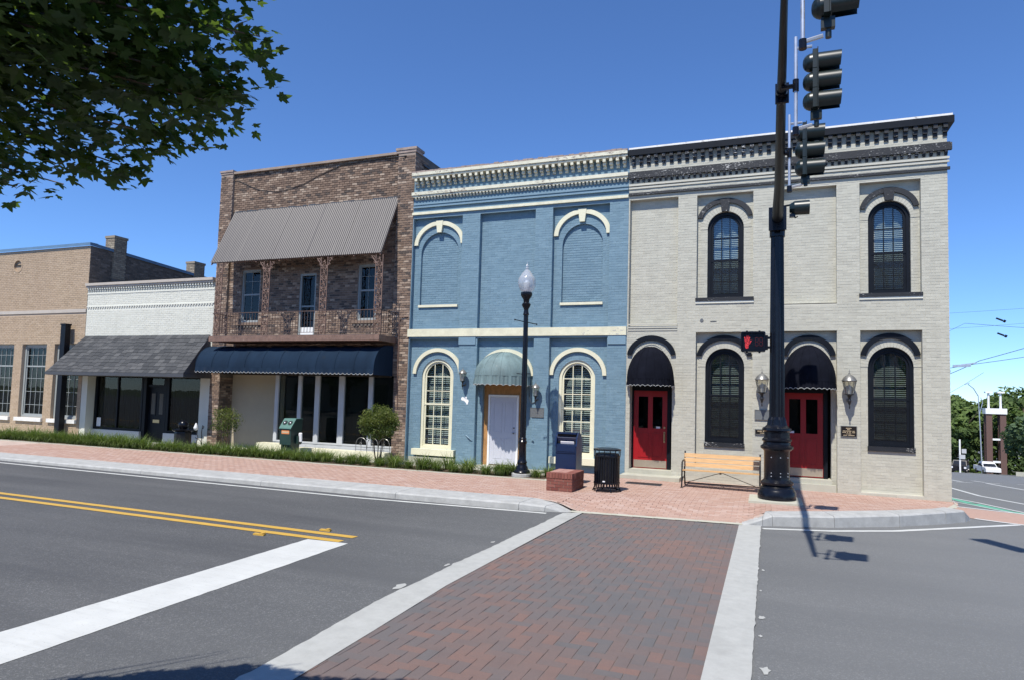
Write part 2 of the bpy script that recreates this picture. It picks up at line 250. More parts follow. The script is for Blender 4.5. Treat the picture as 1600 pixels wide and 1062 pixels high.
# ------------------------------------------------------------------ mesh helpers
WL = {}
def wloc(o): return WL.get(o.name, Vector((0, 0, 0)))
class M:
    def __init__(s): s.v = []; s.f = []; s.t = []
    def add(s, vs, fs, tone=0.5):
        n = len(s.v); s.v.extend(vs); s.f.extend([tuple(i+n for i in f) for f in fs]); s.t.extend([tone]*len(fs)); return s
    def quad(s, a, b, c, d, tone=0.5): return s.add([a, b, c, d], [(0, 1, 2, 3)], tone)
    def box(s, x0, x1, y0, y1, z0, z1, tone=0.5):
        v = [(x, y, z) for z in (z0, z1) for y in (y0, y1) for x in (x0, x1)]
        return s.add(v, [(0, 2, 3, 1), (4, 5, 7, 6), (0, 1, 5, 4), (2, 6, 7, 3), (0, 4, 6, 2), (1, 3, 7, 5)], tone)
    def obox(s, c, ax, ay, az, tone=0.5):
        c = Vector(c); ax = Vector(ax); ay = Vector(ay); az = Vector(az)
        v = [tuple(c+ax*i+ay*j+az*k) for k in (-1, 1) for j in (-1, 1) for i in (-1, 1)]
        return s.add(v, [(0, 2, 3, 1), (4, 5, 7, 6), (0, 1, 5, 4), (2, 6, 7, 3), (0, 4, 6, 2), (1, 3, 7, 5)], tone)
    def brick5(s, x0, x1, yb, yf, z0, z1, tone, j=0.0):
        """brick face proud of the wall: front plus four edges, slightly smaller in front"""
        e = 0.0018; a = RNG.uniform(-j, j); b = RNG.uniform(-j, j)
        v = [(x0, yb, z0), (x1, yb, z0), (x1, yb, z1), (x0, yb, z1), (x0+e, yf+a, z0+e), (x1-e, yf+b, z0+e), (x1-e, yf+b, z1-e), (x0+e, yf+a, z1-e)]
        return s.add(v, [(4, 5, 6, 7), (0, 1, 5, 4), (1, 2, 6, 5), (2, 3, 7, 6), (3, 0, 4, 7)], tone)
    def prism(s, pts, y0, y1, tone=0.5, plane='xz'):
        n = len(pts)
        f = (lambda p, y: (p[0], y, p[1])) if plane == 'xz' else ((lambda p, y: (p[0], p[1], y)) if plane == 'xy' else (lambda p, y: (y, p[0], p[1])))
        v = [f(p, y0) for p in pts]+[f(p, y1) for p in pts]
        fs = [tuple(range(n)), tuple(reversed(range(n, 2*n)))]+[(i, i+n, (i+1) % n+n, (i+1) % n) for i in range(n)]
        return s.add(v, fs, tone)
    def cyl(s, p0, p1, r0, r1=None, n=10, cap=True, tone=0.5):
        if r1 is None: r1 = r0
        p0 = Vector(p0); p1 = Vector(p1); d = (p1-p0).normalized()
        a = d.orthogonal().normalized(); b = d.cross(a)
        v = []
        for p, r in ((p0, r0), (p1, r1)):
            for i in range(n):
                t = 2*PI*i/n; v.append(tuple(p+(a*math.cos(t)+b*math.sin(t))*r))
        fs = [(i, (i+1) % n, (i+1) % n+n, i+n) for i in range(n)]
        if cap: fs += [tuple(reversed(range(n))), tuple(range(n, 2*n))]
        return s.add(v, fs, tone)
    def tube(s, pts, r, n=6, r1=None, tone=0.5):
        pts = [Vector(p) for p in pts]; k = len(pts); v = []; a = None
        for i, p in enumerate(pts):
            d = (pts[min(i+1, k-1)]-pts[max(i-1, 0)]).normalized()
            if a is None: a = d.orthogonal().normalized()
            a = (a-d*a.dot(d)); a = a.normalized() if a.length > 1e-6 else d.orthogonal().normalized(); b = d.cross(a)
            rr = r if r1 is None else r+(r1-r)*i/(k-1)
            for j in range(n):
                t = 2*PI*j/n; v.append(tuple(p+(a*math.cos(t)+b*math.sin(t))*rr))
        fs = [(i*n+j, i*n+(j+1) % n, (i+1)*n+(j+1) % n, (i+1)*n+j) for i in range(k-1) for j in range(n)]
        fs += [tuple(reversed(range(n))), tuple(range((k-1)*n, k*n))]
        return s.add(v, fs, tone)
    def lathe(s, prof, c=(0, 0, 0), n=20, flute=0, tone=0.5):
        v = []; k = len(prof)
        for r, z in prof:
            for i in range(n):
                t = 2*PI*i/n; q = r*(1-(flute if i % 2 else 0)); v.append((c[0]+q*math.cos(t), c[1]+q*math.sin(t), c[2]+z))
        fs = [(i*n+j, i*n+(j+1) % n, (i+1)*n+(j+1) % n, (i+1)*n+j) for i in range(k-1) for j in range(n)]
        fs += [tuple(reversed(range(n))), tuple(range((k-1)*n, k*n))]
        return s.add(v, fs, tone)
    def build(s, name, mat, parent=None, smooth=False, origin=None):
        me = bpy.data.meshes.new(name); v = s.v
        if origin is not None: v = [(a[0]-origin[0], a[1]-origin[1], a[2]-origin[2]) for a in v]
        me.from_pydata(v, [], s.f); me.materials.append(MT[mat] if isinstance(mat, str) else mat)
        at = me.attributes.new('tone', 'FLOAT', 'FACE'); at.data.foreach_set('value', s.t)
        if smooth: me.polygons.foreach_set('use_smooth', [True]*len(me.polygons))
        me.update(); o = bpy.data.objects.new(name, me); C.objects.link(o)
        if smooth:
            try: me.set_sharp_from_angle(angle=math.radians(38))
            except Exception: pass
        if origin is not None: o.location = origin
        if parent is not None: attach(o, parent)
        return o
def attach(o, parent):
    o.parent = parent; o.matrix_parent_inverse = Matrix.Translation(-wloc(parent))
def thing(name, label, cat, loc, group=None):
    o = bpy.data.objects.new(name, None); C.objects.link(o); o.location = loc; o.empty_display_size = 0.2
    o['label'] = label; o['category'] = cat
    if group: o['group'] = group
    WL[o.name] = Vector(loc); return o
def tag(o, label=None, cat=None, group=None, kind=None):
    for k, v in (('label', label), ('category', cat), ('group', group), ('kind', kind)):
        if v: o[k] = v
    return o
def struct(mb, name, mat, **kw): return tag(mb.build(name, mat, **kw), kind='structure')
KIDS = {}
def copy_tree(o, loc, rotz=None, label=None, scale=None):
    """copy of a thing built with its base at the world origin"""
    r = o.copy(); C.objects.link(r); r.location = loc
    if rotz is not None: r.rotation_euler = (0, 0, rotz)
    if scale: r.scale = scale
    if label: r['label'] = label
    def rec(src, dst):
        for ch in list(src.children):
            c = ch.copy(); C.objects.link(c); c.parent = dst; c.matrix_parent_inverse = ch.matrix_parent_inverse.copy(); rec(ch, c)
    rec(o, r); return r

# facade holes: (x0, x1, z0, spring, rise)
def hint(h, z):
    x0, x1, z0, zs, rise = h
    if z < z0 or z > zs+rise: return None
    if z <= zs or rise == 0: return (x0, x1)
    a = (x1-x0)/2; c = (x0+x1)/2; w = a*math.sqrt(max(0, 1-((z-zs)/rise)**2)); return (c-w, c+w)
def htop(h, x):
    x0, x1, z0, zs, rise = h
    if rise == 0: return zs
    a = (x1-x0)/2; c = (x0+x1)/2; return zs+rise*math.sqrt(max(0, 1-((x-c)/a)**2))
def archx(h, n=20):
    x0, x1 = h[0], h[1]
    if h[4] == 0: return [x0, x1]
    a = (x1-x0)/2; c = (x0+x1)/2
    return [c-a*math.cos(PI*i/n) for i in range(n+1)]
def wall(mb, x0, x1, z0, z1, y, holes, tone=0.5):
    xs = {x0, x1}
    for h in holes:
        for x in archx(h):
            if x0 < x < x1: xs.add(x)
    xs = sorted(xs)
    for a, b in zip(xs, xs[1:]):
        if b-a < 1e-5: continue
        mid = (a+b)/2; hs = sorted([h for h in holes if h[0] < mid < h[1]], key=lambda h: h[2])
        za = zb = z0
        for h in hs:
            if h[2] > za+1e-4: mb.quad((a, y, za), (b, y, zb), (b, y, h[2]), (a, y, h[2]), tone)
            za, zb = htop(h, a), htop(h, b)
        if z1 > min(za, zb)+1e-4: mb.quad((a, y, za), (b, y, zb), (b, y, z1), (a, y, z1), tone)
def reveal(mb, h, y0, y1, bottom=True):
    x0, x1, z0, zs, rise = h
    mb.quad((x0, y0, z0), (x0, y1, z0), (x0, y1, zs), (x0, y0, zs)); mb.quad((x1, y0, z0), (x1, y0, zs), (x1, y1, zs), (x1, y1, z0))
    if bottom: mb.quad((x0, y0, z0), (x1, y0, z0), (x1, y1, z0), (x0, y1, z0))
    xs = archx(h)
    for a, b in zip(xs, xs[1:]): mb.quad((a, y0, htop(h, a)), (b, y0, htop(h, b)), (b, y1, htop(h, b)), (a, y1, htop(h, a)))
def arch_poly(h, z0=None, n=20):
    """closed outline of an opening"""
    x0, x1 = h[0], h[1]; zb = h[2] if z0 is None else z0
    if h[4] == 0: return [(x0, zb), (x1, zb), (x1, h[3]), (x0, h[3])]
    return [(x0, zb), (x1, zb)]+[(x, htop(h, x)) for x in reversed(archx(h, n))]
def inset(h, d): 
    r = max(0.0, h[4]-d) if h[4] else 0
    return (h[0]+d, h[1]-d, h[2]+d, h[3] if h[4] else h[3]-d, r)
def frame_ring(mb, h, hi, y0, y1):
    """solid frame between outline h and the inset outline hi"""
    n = 20; o = arch_poly(h, n=n); i = arch_poly(hi, n=n); k = len(o)
    v = [(p[0], y0, p[1]) for p in o]+[(p[0], y0, p[1]) for p in i]+[(p[0], y1, p[1]) for p in o]+[(p[0], y1, p[1]) for p in i]
    fs = []
    for a in range(k):
        b = (a+1) % k
        fs += [(a, b, k+b, k+a), (2*k+a, 3*k+a, 3*k+b, 2*k+b), (k+a, k+b, 3*k+b, 3*k+a), (a, 2*k+a, 2*k+b, b)]
    mb.add(v, fs)
def band_arch(mb, xc, a, zs, rise, th, y0, y1, t0=0.0, t1=PI, n=26, tone=0.5, segs=False):
    """elliptic hood band, outer radii (a, rise), thickness th"""
    for i in range(n):
        ta = t0+(t1-t0)*i/n; tb = t0+(t1-t0)*(i+1)/n
        if segs: tb -= (t1-t0)/n*0.06; tone = RNG.random()
        P = lambda t, k: (xc-(a-k)*math.cos(t), zs+(rise-k)*math.sin(t))
        mb.prism([P(ta, 0), P(tb, 0), P(tb, th), P(ta, th)], y0, y1, tone)
CAMP = Vector((0, 0, 2))
BM = {}
def brick_mesh(key, L, H, D, mat, tone):
    k = (key, round(tone*7))
    if k not in BM:
        q = round(tone*7)/7
        mb = M(); mb.brick5(-L/2, L/2, 0, -D, -H/2, H/2, q)
        me = bpy.data.meshes.new('brick'); me.from_pydata(mb.v, [], mb.f); me.materials.append(MT[mat])
        at = me.attributes.new('tone', 'FLOAT', 'FACE'); at.data.foreach_set('value', mb.t); BM[k] = me
    return BM[k]
def lay_bricks(regs, L, H, J, D, mat, parent, nparts, key, jit=0.0012, extra=None):
    """regs: (x0,x1,z0,z1,y,holes). Bricks in running bond; nearest whole ones are objects, the rest one mesh"""
    full = []; rest = M()
    for (x0, x1, z0, z1, y, holes) in regs:
        r0 = math.ceil((z0-0.001)/H); r1 = math.floor((z1+0.001)/H)
        for r in range(r0, r1):
            za, zb = r*H+J/2, (r+1)*H-J/2; zm = (za+zb)/2
            hs = [(hint(h, za), hint(h, zb), hint(h, zm)) for h in holes]; hs = [(min(i[0] for i in q if i), max(i[1] for i in q if i)) for q in hs if any(q)]
            off = (L/2 if r % 2 else 0)+RNG.uniform(-0.01, 0.01)
            k0 = math.floor((x0-off)/L); k1 = math.ceil((x1-off)/L)
            for k in range(k0, k1):
                a = max(x0, k*L+off)+J/2; b = min(x1, (k+1)*L+off)-J/2
                segs = [(a, b)]
                for h in hs:
                    ns = []
                    for s_ in segs:
                        if h[1] <= s_[0] or h[0] >= s_[1]: ns.append(s_); continue
                        if h[0] > s_[0]: ns.append((s_[0], h[0]))
                        if h[1] < s_[1]: ns.append((h[1], s_[1]))
                    segs = ns
                for (a2, b2) in segs:
                    if b2-a2 < 0.025: continue
                    tone = min(1, max(0, RNG.gauss(0.5, 0.30)))
                    if b2-a2 > L-J-1e-4: full.append(((a2+b2)/2, y, zm, tone))
                    else: rest.brick5(a2, b2, y, y-D, za, zb, tone, jit)
    full.sort(key=lambda q: (q[0]**2+q[1]**2+(q[2]-2)**2))
    for i, (x, y, z, tone) in enumerate(full):
        if i < nparts:
            o = bpy.data.objects.new('brick', brick_mesh(key, L-J, H-J, D, mat, tone)); C.objects.link(o)
            o.location = (x, y+RNG.uniform(-jit, jit), z); attach(o, parent)
        else: rest.brick5(x-(L-J)/2, x+(L-J)/2, y, y-D, z-(H-J)/2, z+(H-J)/2, tone, jit)
    if rest.f: tag(rest.build('brickwork', mat, parent), kind='stuff')

D = 18.2
def road_z(x, y):
    gx = -0.004*max(-40, min(x, 12))
    if y < 24: return gx-0.018*max(y, -6)
    if y <= 32: return gx-0.432-0.018*(y-24)-0.5*0.0577/8*(y-24)**2
    return gx-0.807-0.0757*(min(y, 165)-32)
def sw_z(x, y=18):
    b = -0.06-0.012*min(8, max(0, x+3))
    if x > -1 and y < 17: b = b+(-0.045-b)*min(1, (17-y)/2.5)*min(1, x+1)
    return b
# ------------------------------------------------------------------ ground, road, kerbs, markings
def sheet(xs, ys, zf, dz=0.0):
    mb = M(); nx = len(xs)
    mb.v = [(x, y, zf(x, y)+dz) for y in ys for x in xs]
    mb.f = [(j*nx+i, j*nx+i+1, (j+1)*nx+i+1, (j+1)*nx+i) for j in range(len(ys)-1) for i in range(nx-1)]; mb.t = [0.5]*len(mb.f)
    return mb
def frange(a, b, n): return [a+(b-a)*i/n for i in range(n+1)]
YS = [-60, -30, -6, 0, 6, 12, 18, 24]+frange(25, 32, 7)+[50, 80, 110, 140, 165, 230, 400]
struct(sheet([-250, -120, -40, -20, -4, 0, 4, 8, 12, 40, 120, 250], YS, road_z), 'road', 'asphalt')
struct(sheet([-2500, -250, 250, 2500], [-2500, -60, 24, 165, 2500], lambda x, y: -16 if y > 100 else -6), 'ground', 'earth')

def strip(name, pts, wdt, mat, dz=0.004, rag=0.0, label=None):
    """painted line of width wdt along pts, laid dz above the road"""
    mb = M(); P = [Vector((p[0], p[1])) for p in pts]; fine = []
    for a, b in zip(P, P[1:]):
        n = max(1, int((b-a).length/0.12)) if rag else max(1, int((b-a).length/1.0))
        fine += [a+(b-a)*i/n for i in range(n)]
    fine.append(P[-1]); L = []; k = len(fine)
    for i, p in enumerate(fine):
        d = (fine[min(i+1, k-1)]-fine[max(i-1, 0)]).normalized(); nn = Vector((-d.y, d.x))
        for s_ in (-1, 1):
            q = p+nn*s_*(wdt/2+(RNG.uniform(-rag, rag) if rag else 0)); L.append((q.x, q.y, road_z(q.x, q.y)+dz))
    mb.v = L; mb.f = [(2*i, 2*i+2, 2*i+3, 2*i+1) for i in range(k-1)]; mb.t = [0.5]*len(mb.f)
    return struct(mb, name, mat)
for yy in (8.07, 8.41):
    strip('yellow_line', [(-60, yy), (-5.68, yy+0.02)], 0.15, 'yellowpaint', 0.006, 0.004)
strip('stop_line', [(-5.42, -1.0), (-5.42-0.08, 3.0), (-5.85, 8.0)], 0.66, 'whitepaint', 0.004, 0.006)
strip('edge_line', [(-60, 11.85), (-20, 11.85), (-8, 11.9), (-3.95, 12.25)], 0.12, 'whitepaint', 0.005, 0.006)
strip('edge_line', [(-0.05, 12.88), (1.1, 13.34), (2.25, 14.07), (3.54, 15.28), (4.84, 16.5)], 0.13, 'whitepaint', 0.005, 0.006)
# road studs on the yellow line: two small amber blocks
for sx, sy in ((-6.35, 8.62), (-6.95, 7.86)):
    mb = M(); z = road_z(sx, sy)
    mb.obox((sx, sy, z+0.012), (0.09, 0.008, 0), (-0.008, 0.035, 0), (0, 0, 0.012)); mb.obox((sx+0.05, sy, z+0.03), (0.03, 0, 0), (0, 0.03, 0), (0, 0, 0.008))
    tag(mb.build('road_stud', 'yellowpaint', origin=(sx, sy, z)), 'small amber stud %s double yellow line at the stop bar' % ('on the far side of the' if sy > 8.3 else 'on the near side of the'), 'road stud')
# far road markings
strip('lane_line', [(5.0, 27.5), (5.47, 24.77), (5.70, 22.55), (6.30, 21.04), (7.6, 18.9), (9.5, 16.8)], 0.12, 'whitepaint')
strip('lane_line', [(7.53, 28.9), (7.55, 27.6), (7.79, 25.99), (8.8, 23.5)], 0.12, 'whitepaint')
for a, b in (((6.70, 30.2), (6.76, 28.8)), ((7.60, 31.0), (7.69, 29.6)), ((6.4, 28.2), (7.0, 28.45)), ((7.5, 28.9), (8.05, 29.15)), ((8.7, 29.7), (10.5, 30.3)), ((6.05, 28.1), (6.3, 28.15))):
    strip('lane_dash', [a, b], 0.14, 'whitepaint')
def poly(name, pts, mat, dz):
    mb = M(); mb.add([(x, y, road_z(x, y)+dz) for x, y in pts], [tuple(range(len(pts)))]); return struct(mb, name, mat)
poly('bike_lane_patch', [(4.55, 21.6), (4.75, 21.3), (5.05, 20.3), (4.8, 20.1)], 'greenpaint', 0.004)
poly('bike_lane_patch', [(4.76, 19.95), (5.1, 20.2), (5.5, 19.0), (5.15, 19.05)], 'greenpaint', 0.004)
poly('bike_lane_patch', [(5.22, 19.0), (5.55, 18.95), (5.95, 18.2), (5.6, 18.45)], 'greenpaint', 0.004)
strip('bike_lane_line', [(4.5, 21.9), (5.15, 20.45), (5.66, 18.9), (6.3, 17.9)], 0.09, 'whitepaint', 0.008)
strip('bike_lane_line', [(4.4, 20.6), (4.9, 19.7), (5.2, 19.05), (5.6, 18.4)], 0.07, 'whitepaint', 0.008)
poly('side_crosswalk', [(4.12, 17.0), (4.55, 16.75), (9.5, 14.2), (9.5, 16.7), (5.5, 18.55), (4.2, 19.15)], 'pinkpaver', 0.006)
strip('crosswalk_border', [(4.2, 19.2), (5.56, 18.58), (9.5, 16.72)], 0.13, 'whitepaint', 0.010)
strip('crosswalk_border', [(4.2, 16.95), (4.55, 16.72), (9.5, 14.17)], 0.13, 'whitepaint', 0.010)
# pale kerb at the far side of the side street
mb = M(); pts = [(28.6, 98), (31, 97), (36, 95.5), (60, 90)]
for a, b in zip(pts, pts[1:]):
    za, zb = road_z(*a), road_z(*b)
    mb.add([(a[0], a[1], za), (b[0], b[1], zb), (b[0], b[1], zb+0.5), (a[0], a[1], za+0.5), (a[0]+0.3, a[1]+3, za+0.3), (b[0]+0.3, b[1]+3, zb+0.3)], [(0, 1, 2, 3), (3, 2, 5, 4)])
struct(mb, 'far_pavement', 'palestone')

# brick crosswalk: bedding sheet, herringbone pavers, concrete borders
X0, X1 = -3.31, -0.45
def cw_end(x): return 12.62+(x+3.3)*0.185
mb = M(); xs = frange(X0, X1, 6)
for a, b in zip(xs, xs[1:]):
    for y0, y1 in zip([-1.0, 3, 7], [3, 7, None]):
        ya, yb = (y1 or cw_end(a)), (y1 or cw_end(b))
        mb.add([(a, y0, road_z(a, y0)+0.006), (b, y0, road_z(b, y0)+0.006), (b, yb, road_z(b, yb)+0.006), (a, ya, road_z(a, ya)+0.006)], [(0, 1, 2, 3)])
cwalk = struct(mb, 'crosswalk', 'sand')
Wp = 0.112; Lp = 2*Wp; full = []; rest = M()
tonef = lambda x, y: 0.5+0.22*math.sin(x*1.9+y*0.9+1)+0.2*math.sin(y*1.35-x*0.8)+RNG.gauss(0, 0.25)
for k in range(-8, int(13.5/Wp)):
    for mm in range(-60, 20):
        for hz in (0, 1):
            if hz: x, y, wx, wy = (k+4*mm)*Wp, k*Wp, Lp, Wp
            else: x, y, wx, wy = (k+3+4*mm)*Wp, k*Wp, Wp, Lp
            a, b = max(x, X0), min(x+wx, X1)
            if b-a < 0.02 or y > cw_end(x) or y < -1: continue
            g = 0.0018; tone = min(1, max(0, tonef(x, y)))
            whole = (b-a) > wx-1e-6
            cx, cy = (a+b)/2, y+wy/2; e = cw_end(cx)
            full.append((cx, cy, (b-a)/2-g, min(wy, e-y)/2-g, tone, whole and y+wy < e, hz))
full.sort(key=lambda q: abs(q[1]-4.05)+abs(q[0]+1.8)*0.12 if q[1] > 3.45 else 99)
PM = {}; made = 0
for cx, cy, hx, hy, tone, whole, hz in full:
    if hy < 0.01: continue
    z = road_z(cx, cy)+0.006; h = 0.0045+RNG.uniform(-0.001, 0.001)
    if made < 300 and whole:
        q = round(tone*9)/9
        if q not in PM:
            p = M(); e = 0.0025; a, b = Lp/2-g, Wp/2-g
            p.add([(-a, -b, 0), (a, -b, 0), (a, b, 0), (-a, b, 0), (-a+e, -b+e, 0.0048), (a-e, -b+e, 0.0048), (a-e, b-e, 0.0048), (-a+e, b-e, 0.0048)],
                  [(4, 5, 6, 7), (0, 1, 5, 4), (1, 2, 6, 5), (2, 3, 7, 6), (3, 0, 4, 7)], q)
            me = bpy.data.meshes.new('paver'); me.from_pydata(p.v, [], p.f); me.materials.append(MT['paver'])
            at = me.attributes.new('tone', 'FLOAT', 'FACE'); at.data.foreach_set('value', p.t); PM[q] = me
        o = bpy.data.objects.new('brick', PM[q]); C.objects.link(o)
        o.location = (cx, cy, z+RNG.uniform(-0.001, 0.001)); o.rotation_euler = (RNG.uniform(-0.012, 0.012), RNG.uniform(-0.012, 0.012), (0 if hz else PI/2)+RNG.uniform(-0.008, 0.008))
        o.parent = cwalk; made += 1
    else:
        e = 0.0025; zt = z+h
        rest.add([(cx-hx, cy-hy, z), (cx+hx, cy-hy, z), (cx+hx, cy+hy, z), (cx-hx, cy+hy, z), (cx-hx+e, cy-hy+e, zt), (cx+hx-e, cy-hy+e, zt), (cx+hx-e, cy+hy-e, zt), (cx-hx+e, cy+hy-e, zt)],
                 [(4, 5, 6, 7), (0, 1, 5, 4), (1, 2, 6, 5), (2, 3, 7, 6), (3, 0, 4, 7)], tone)
tag(rest.build('brickwork', 'paver', cwalk), kind='stuff')
def interp(y, tab):
    if y <= tab[0][0]: return tab[0][1]
    for (a, va), (b, vb) in zip(tab, tab[1:]):
        if y <= b: return va+(vb-va)*(y-a)/(b-a)
    return tab[-1][1]
def cborder(ta, tb, ya, yb, seed):
    R = random.Random(seed); mb = M(); n = 130; L = []
    for i in range(n+1):
        t = i/n; y = -1+(ya+1)*t; y2 = -1+(yb+1)*t
        a = interp(y, ta); b = interp(y2, tb)
        if seed == 1: a += 0.008*math.sin(y*3)+R.uniform(-0.007, 0.007)-(0.025*R.random() if R.random() < 0.1 else 0)
        else: b += R.uniform(-0.004, 0.004)+(0.02*R.random() if R.random() < 0.1 else 0)
        L += [(a, y, road_z(a, y)+0.016), (b, y2, road_z(b, y2)+0.016)]
    mb.v = L; mb.f = [(2*i, 2*i+1, 2*i+3, 2*i+2) for i in range(n)]; mb.t = [0.5]*n
    struct(mb, 'crosswalk_border', 'bandstone')
cborder([(-1, -3.25), (3.8, -3.48), (4.84, -3.58), (6.2, -3.66), (12.4, -3.66)], [(-1, -2.95), (4, -3.14), (5.1, -3.2), (6.7, -3.30), (12.8, -3.34)], 12.4, 12.72, 1)
cborder([(-1, -0.45), (13, -0.46)], [(-1, -0.11), (5.5, -0.10), (13, -0.08)], 13.06, 13.13, 2)
# cement smears beside the bands
R = random.Random(5)
for (bx, by, s_) in ((-3.75, 6.45, 0.09), (-3.74, 7.6, 0.06), (0.0, 5.75, 0.07), (-0.03, 7.2, 0.05), (-0.05, 8.3, 0.03), (-0.04, 6.6, 0.03), (-3.78, 9.2, 0.05), (-0.03, 9.4, 0.035)):
    mb = M(); n = 11; pts = []
    for i in range(n):
        t = 2*PI*i/n; rr = s_*R.uniform(0.45, 1.05); pts.append((bx+rr*math.cos(t)*0.7, by+rr*1.5*math.sin(t)))
    mb.add([(x, y, road_z(x, y)+0.006) for x, y in pts], [tuple(range(n))]); struct(mb, 'cement_smear', 'bandstone')

# sidewalk
def swf(x):
    """front edge of the paved area"""
    if x <= -4.55: return 13.12
    if x <= -3.6: return 13.12-0.38*(x+4.55)/0.95
    if x <= -0.3: return 12.74+(x+3.6)*0.12
    if x <= 0.1: return 13.14+(x+0.3)*1.5
    pts = [(0.1, 13.74), (1.2, 14.3), (2.4, 15.15), (3.3, 15.95), (3.62, 16.6), (4.12, 17.6)]
    for (a, ya), (b, yb) in zip(pts, pts[1:]):
        if x <= b: return ya+(yb-ya)*(x-a)/(b-a)
    return 18.0
def sw_at(x, y):
    f = swf(x); b = sw_z(x, y)
    if -3.9 < x < 0.0:
        lo = road_z(x, f)+0.02; t = min(1, max(0, (y-f)/1.5)); t = t*t*(3-2*t)
        w = min(1, (x+3.9)/0.5, (0.0-x)/0.4); w = max(0, w)
        return b+(lo-b)*(1-t)*w
    return b
mb = M(); xs = [-60, -40, -30, -20, -10, -5.5]+frange(-5, -3.2, 9)+frange(-3, -0.6, 4)+frange(-0.4, 4.14, 16); nr = 16
for x in xs:
    f = swf(x)
    for j in range(nr+1):
        y = f+(19.6-f)*j/nr; mb.v.append((x, y, sw_at(x, y)-0.012))
mb.f = [(i*(nr+1)+j, (i+1)*(nr+1)+j, (i+1)*(nr+1)+j+1, i*(nr+1)+j+1) for i in range(len(xs)-1) for j in range(nr)]; mb.t = [0.5]*len(mb.f)
walk = struct(mb, 'sidewalk', 'pinksand')
full = []; Hs, Ls = 0.104, 0.208
for r in range(int(12.6/Hs), int(18.3/Hs)):
    y = r*Hs+Hs/2; off = Ls/2 if r % 2 else 0
    for k in range(int(-24/Ls), int(4.3/Ls)+1):
        x = k*Ls+off+Ls/2
        if y-0.05 < swf(x) or (x < -5.15 and y > 15.98) or x > 4.1: continue
        if y-0.05 < max(swf(x-0.1), swf(x+0.1)): continue
        full.append((x, y))
full.sort(key=lambda q: q[0]**2+q[1]**2+4); rest = M(); PK = []
for i in range(8):
    me = None; p = M(); a, b, e = Ls/2-0.0025, Hs/2-0.0025, 0.004
    p.add([(-a, -b, -0.012), (a, -b, -0.012), (a, b, -0.012), (-a, b, -0.012), (-a+e, -b+e, 0), (a-e, -b+e, 0), (a-e, b-e, 0), (-a+e, b-e, 0)], [(4, 5, 6, 7), (0, 1, 5, 4), (1, 2, 6, 5), (2, 3, 7, 6), (3, 0, 4, 7)], i/7)
    me = bpy.data.meshes.new('paver'); me.from_pydata(p.v, [], p.f); me.materials.append(MT['pinkpaver'])
    at = me.attributes.new('tone', 'FLOAT', 'FACE'); at.data.foreach_set('value', p.t); PK.append(me)
for i, (x, y) in enumerate(full):
    z = sw_at(x, y); tone = min(1, max(0, RNG.gauss(0.5, 0.25)))
    if i < 300:
        o = bpy.data.objects.new('brick', PK[round(tone*7)]); C.objects.link(o); o.location = (x, y, z); o.parent = walk
        o.rotation_euler = (math.atan((sw_at(x, y+0.05)-sw_at(x, y-0.05))/0.1), -math.atan((sw_at(x+0.05, y)-sw_at(x-0.05, y))/0.1), 0)
    else:
        a, b, e = Ls/2-0.0025, Hs/2-0.0025, 0.004
        zz = [sw_at(x+i_*a, y+j_*b) for j_ in (-1, 1) for i_ in (-1, 1)]
        rest.add([(x-a+e, y-b+e, zz[0]), (x+a-e, y-b+e, zz[1]), (x+a-e, y+b-e, zz[3]), (x-a+e, y+b-e, zz[2]), (x-a, y-b, zz[0]-0.012), (x+a, y-b, zz[1]-0.012), (x+a, y+b, zz[3]-0.012), (x-a, y+b, zz[2]-0.012)],
                 [(0, 1, 2, 3), (4, 5, 1, 0), (5, 6, 2, 1), (6, 7, 3, 2), (7, 4, 0, 3)], tone)
tag(rest.build('brickwork', 'pinkpaver', walk), kind='stuff')

def kerb(path, closed=False):
    """path: list of (xf, yf, xb, yb, ztop). one concrete stone per pair"""
    k = struct(M().box(path[0][0], path[0][0]+0.02, path[0][1]+0.2, path[0][1]+0.22, -0.4, -0.3), 'kerb', 'concrete')
    for a, b in zip(path, path[1:]):
        n = max(1, int(abs(b[0]-a[0])/0.9)); mb = M(); L = []
        for i in range(n+1):
            t = i/n; t = min(max(t, 0.004/max(0.3, abs(b[0]-a[0]))), 1-0.004/max(0.3, abs(b[0]-a[0])))
            q = [a[j]+(b[j]-a[j])*t for j in range(5)]; fy = q[1]
            bz = road_z(q[0], fy)-0.03; dx, dy = q[2]-q[0], q[3]-q[1]; l = math.hypot(dx, dy) or 1; ux, uy = dx/l, dy/l
            L += [(q[0], q[1], bz), (q[0]+ux*0.012, q[1]+uy*0.012, q[4]-0.03), (q[0]+ux*0.035, q[1]+uy*0.035, q[4]-0.007), (q[0]+ux*0.07, q[1]+uy*0.07, q[4]), (q[2], q[3], q[4]+0.004), (q[2], q[3], bz)]
        mb.v = L; mb.f = [(i*6+j, (i+1)*6+j, (i+1)*6+j+1, i*6+j+1) for i in range(n) for j in range(5)]+[tuple(range(6)), tuple(reversed(range(n*6, n*6+6)))]
        mb.t = [0.5]*len(mb.f); mb.build('kerbstone', 'concrete', k)
pl = [(-60+3.78*i, 12.23, -60+3.78*i, 13.12, -0.06) for i in range(15)]
pl = [p for p in pl if p[0] < -7.6]+[(-7.3, 12.24, -7.3, 13.12, -0.06), (-4.55, 12.32, -4.5, 13.1, -0.062), (-4.05, 12.45, -3.9, 13.0, -0.1), (-3.62, 12.62, -3.55, 12.8, -0.215)]
kerb(pl)
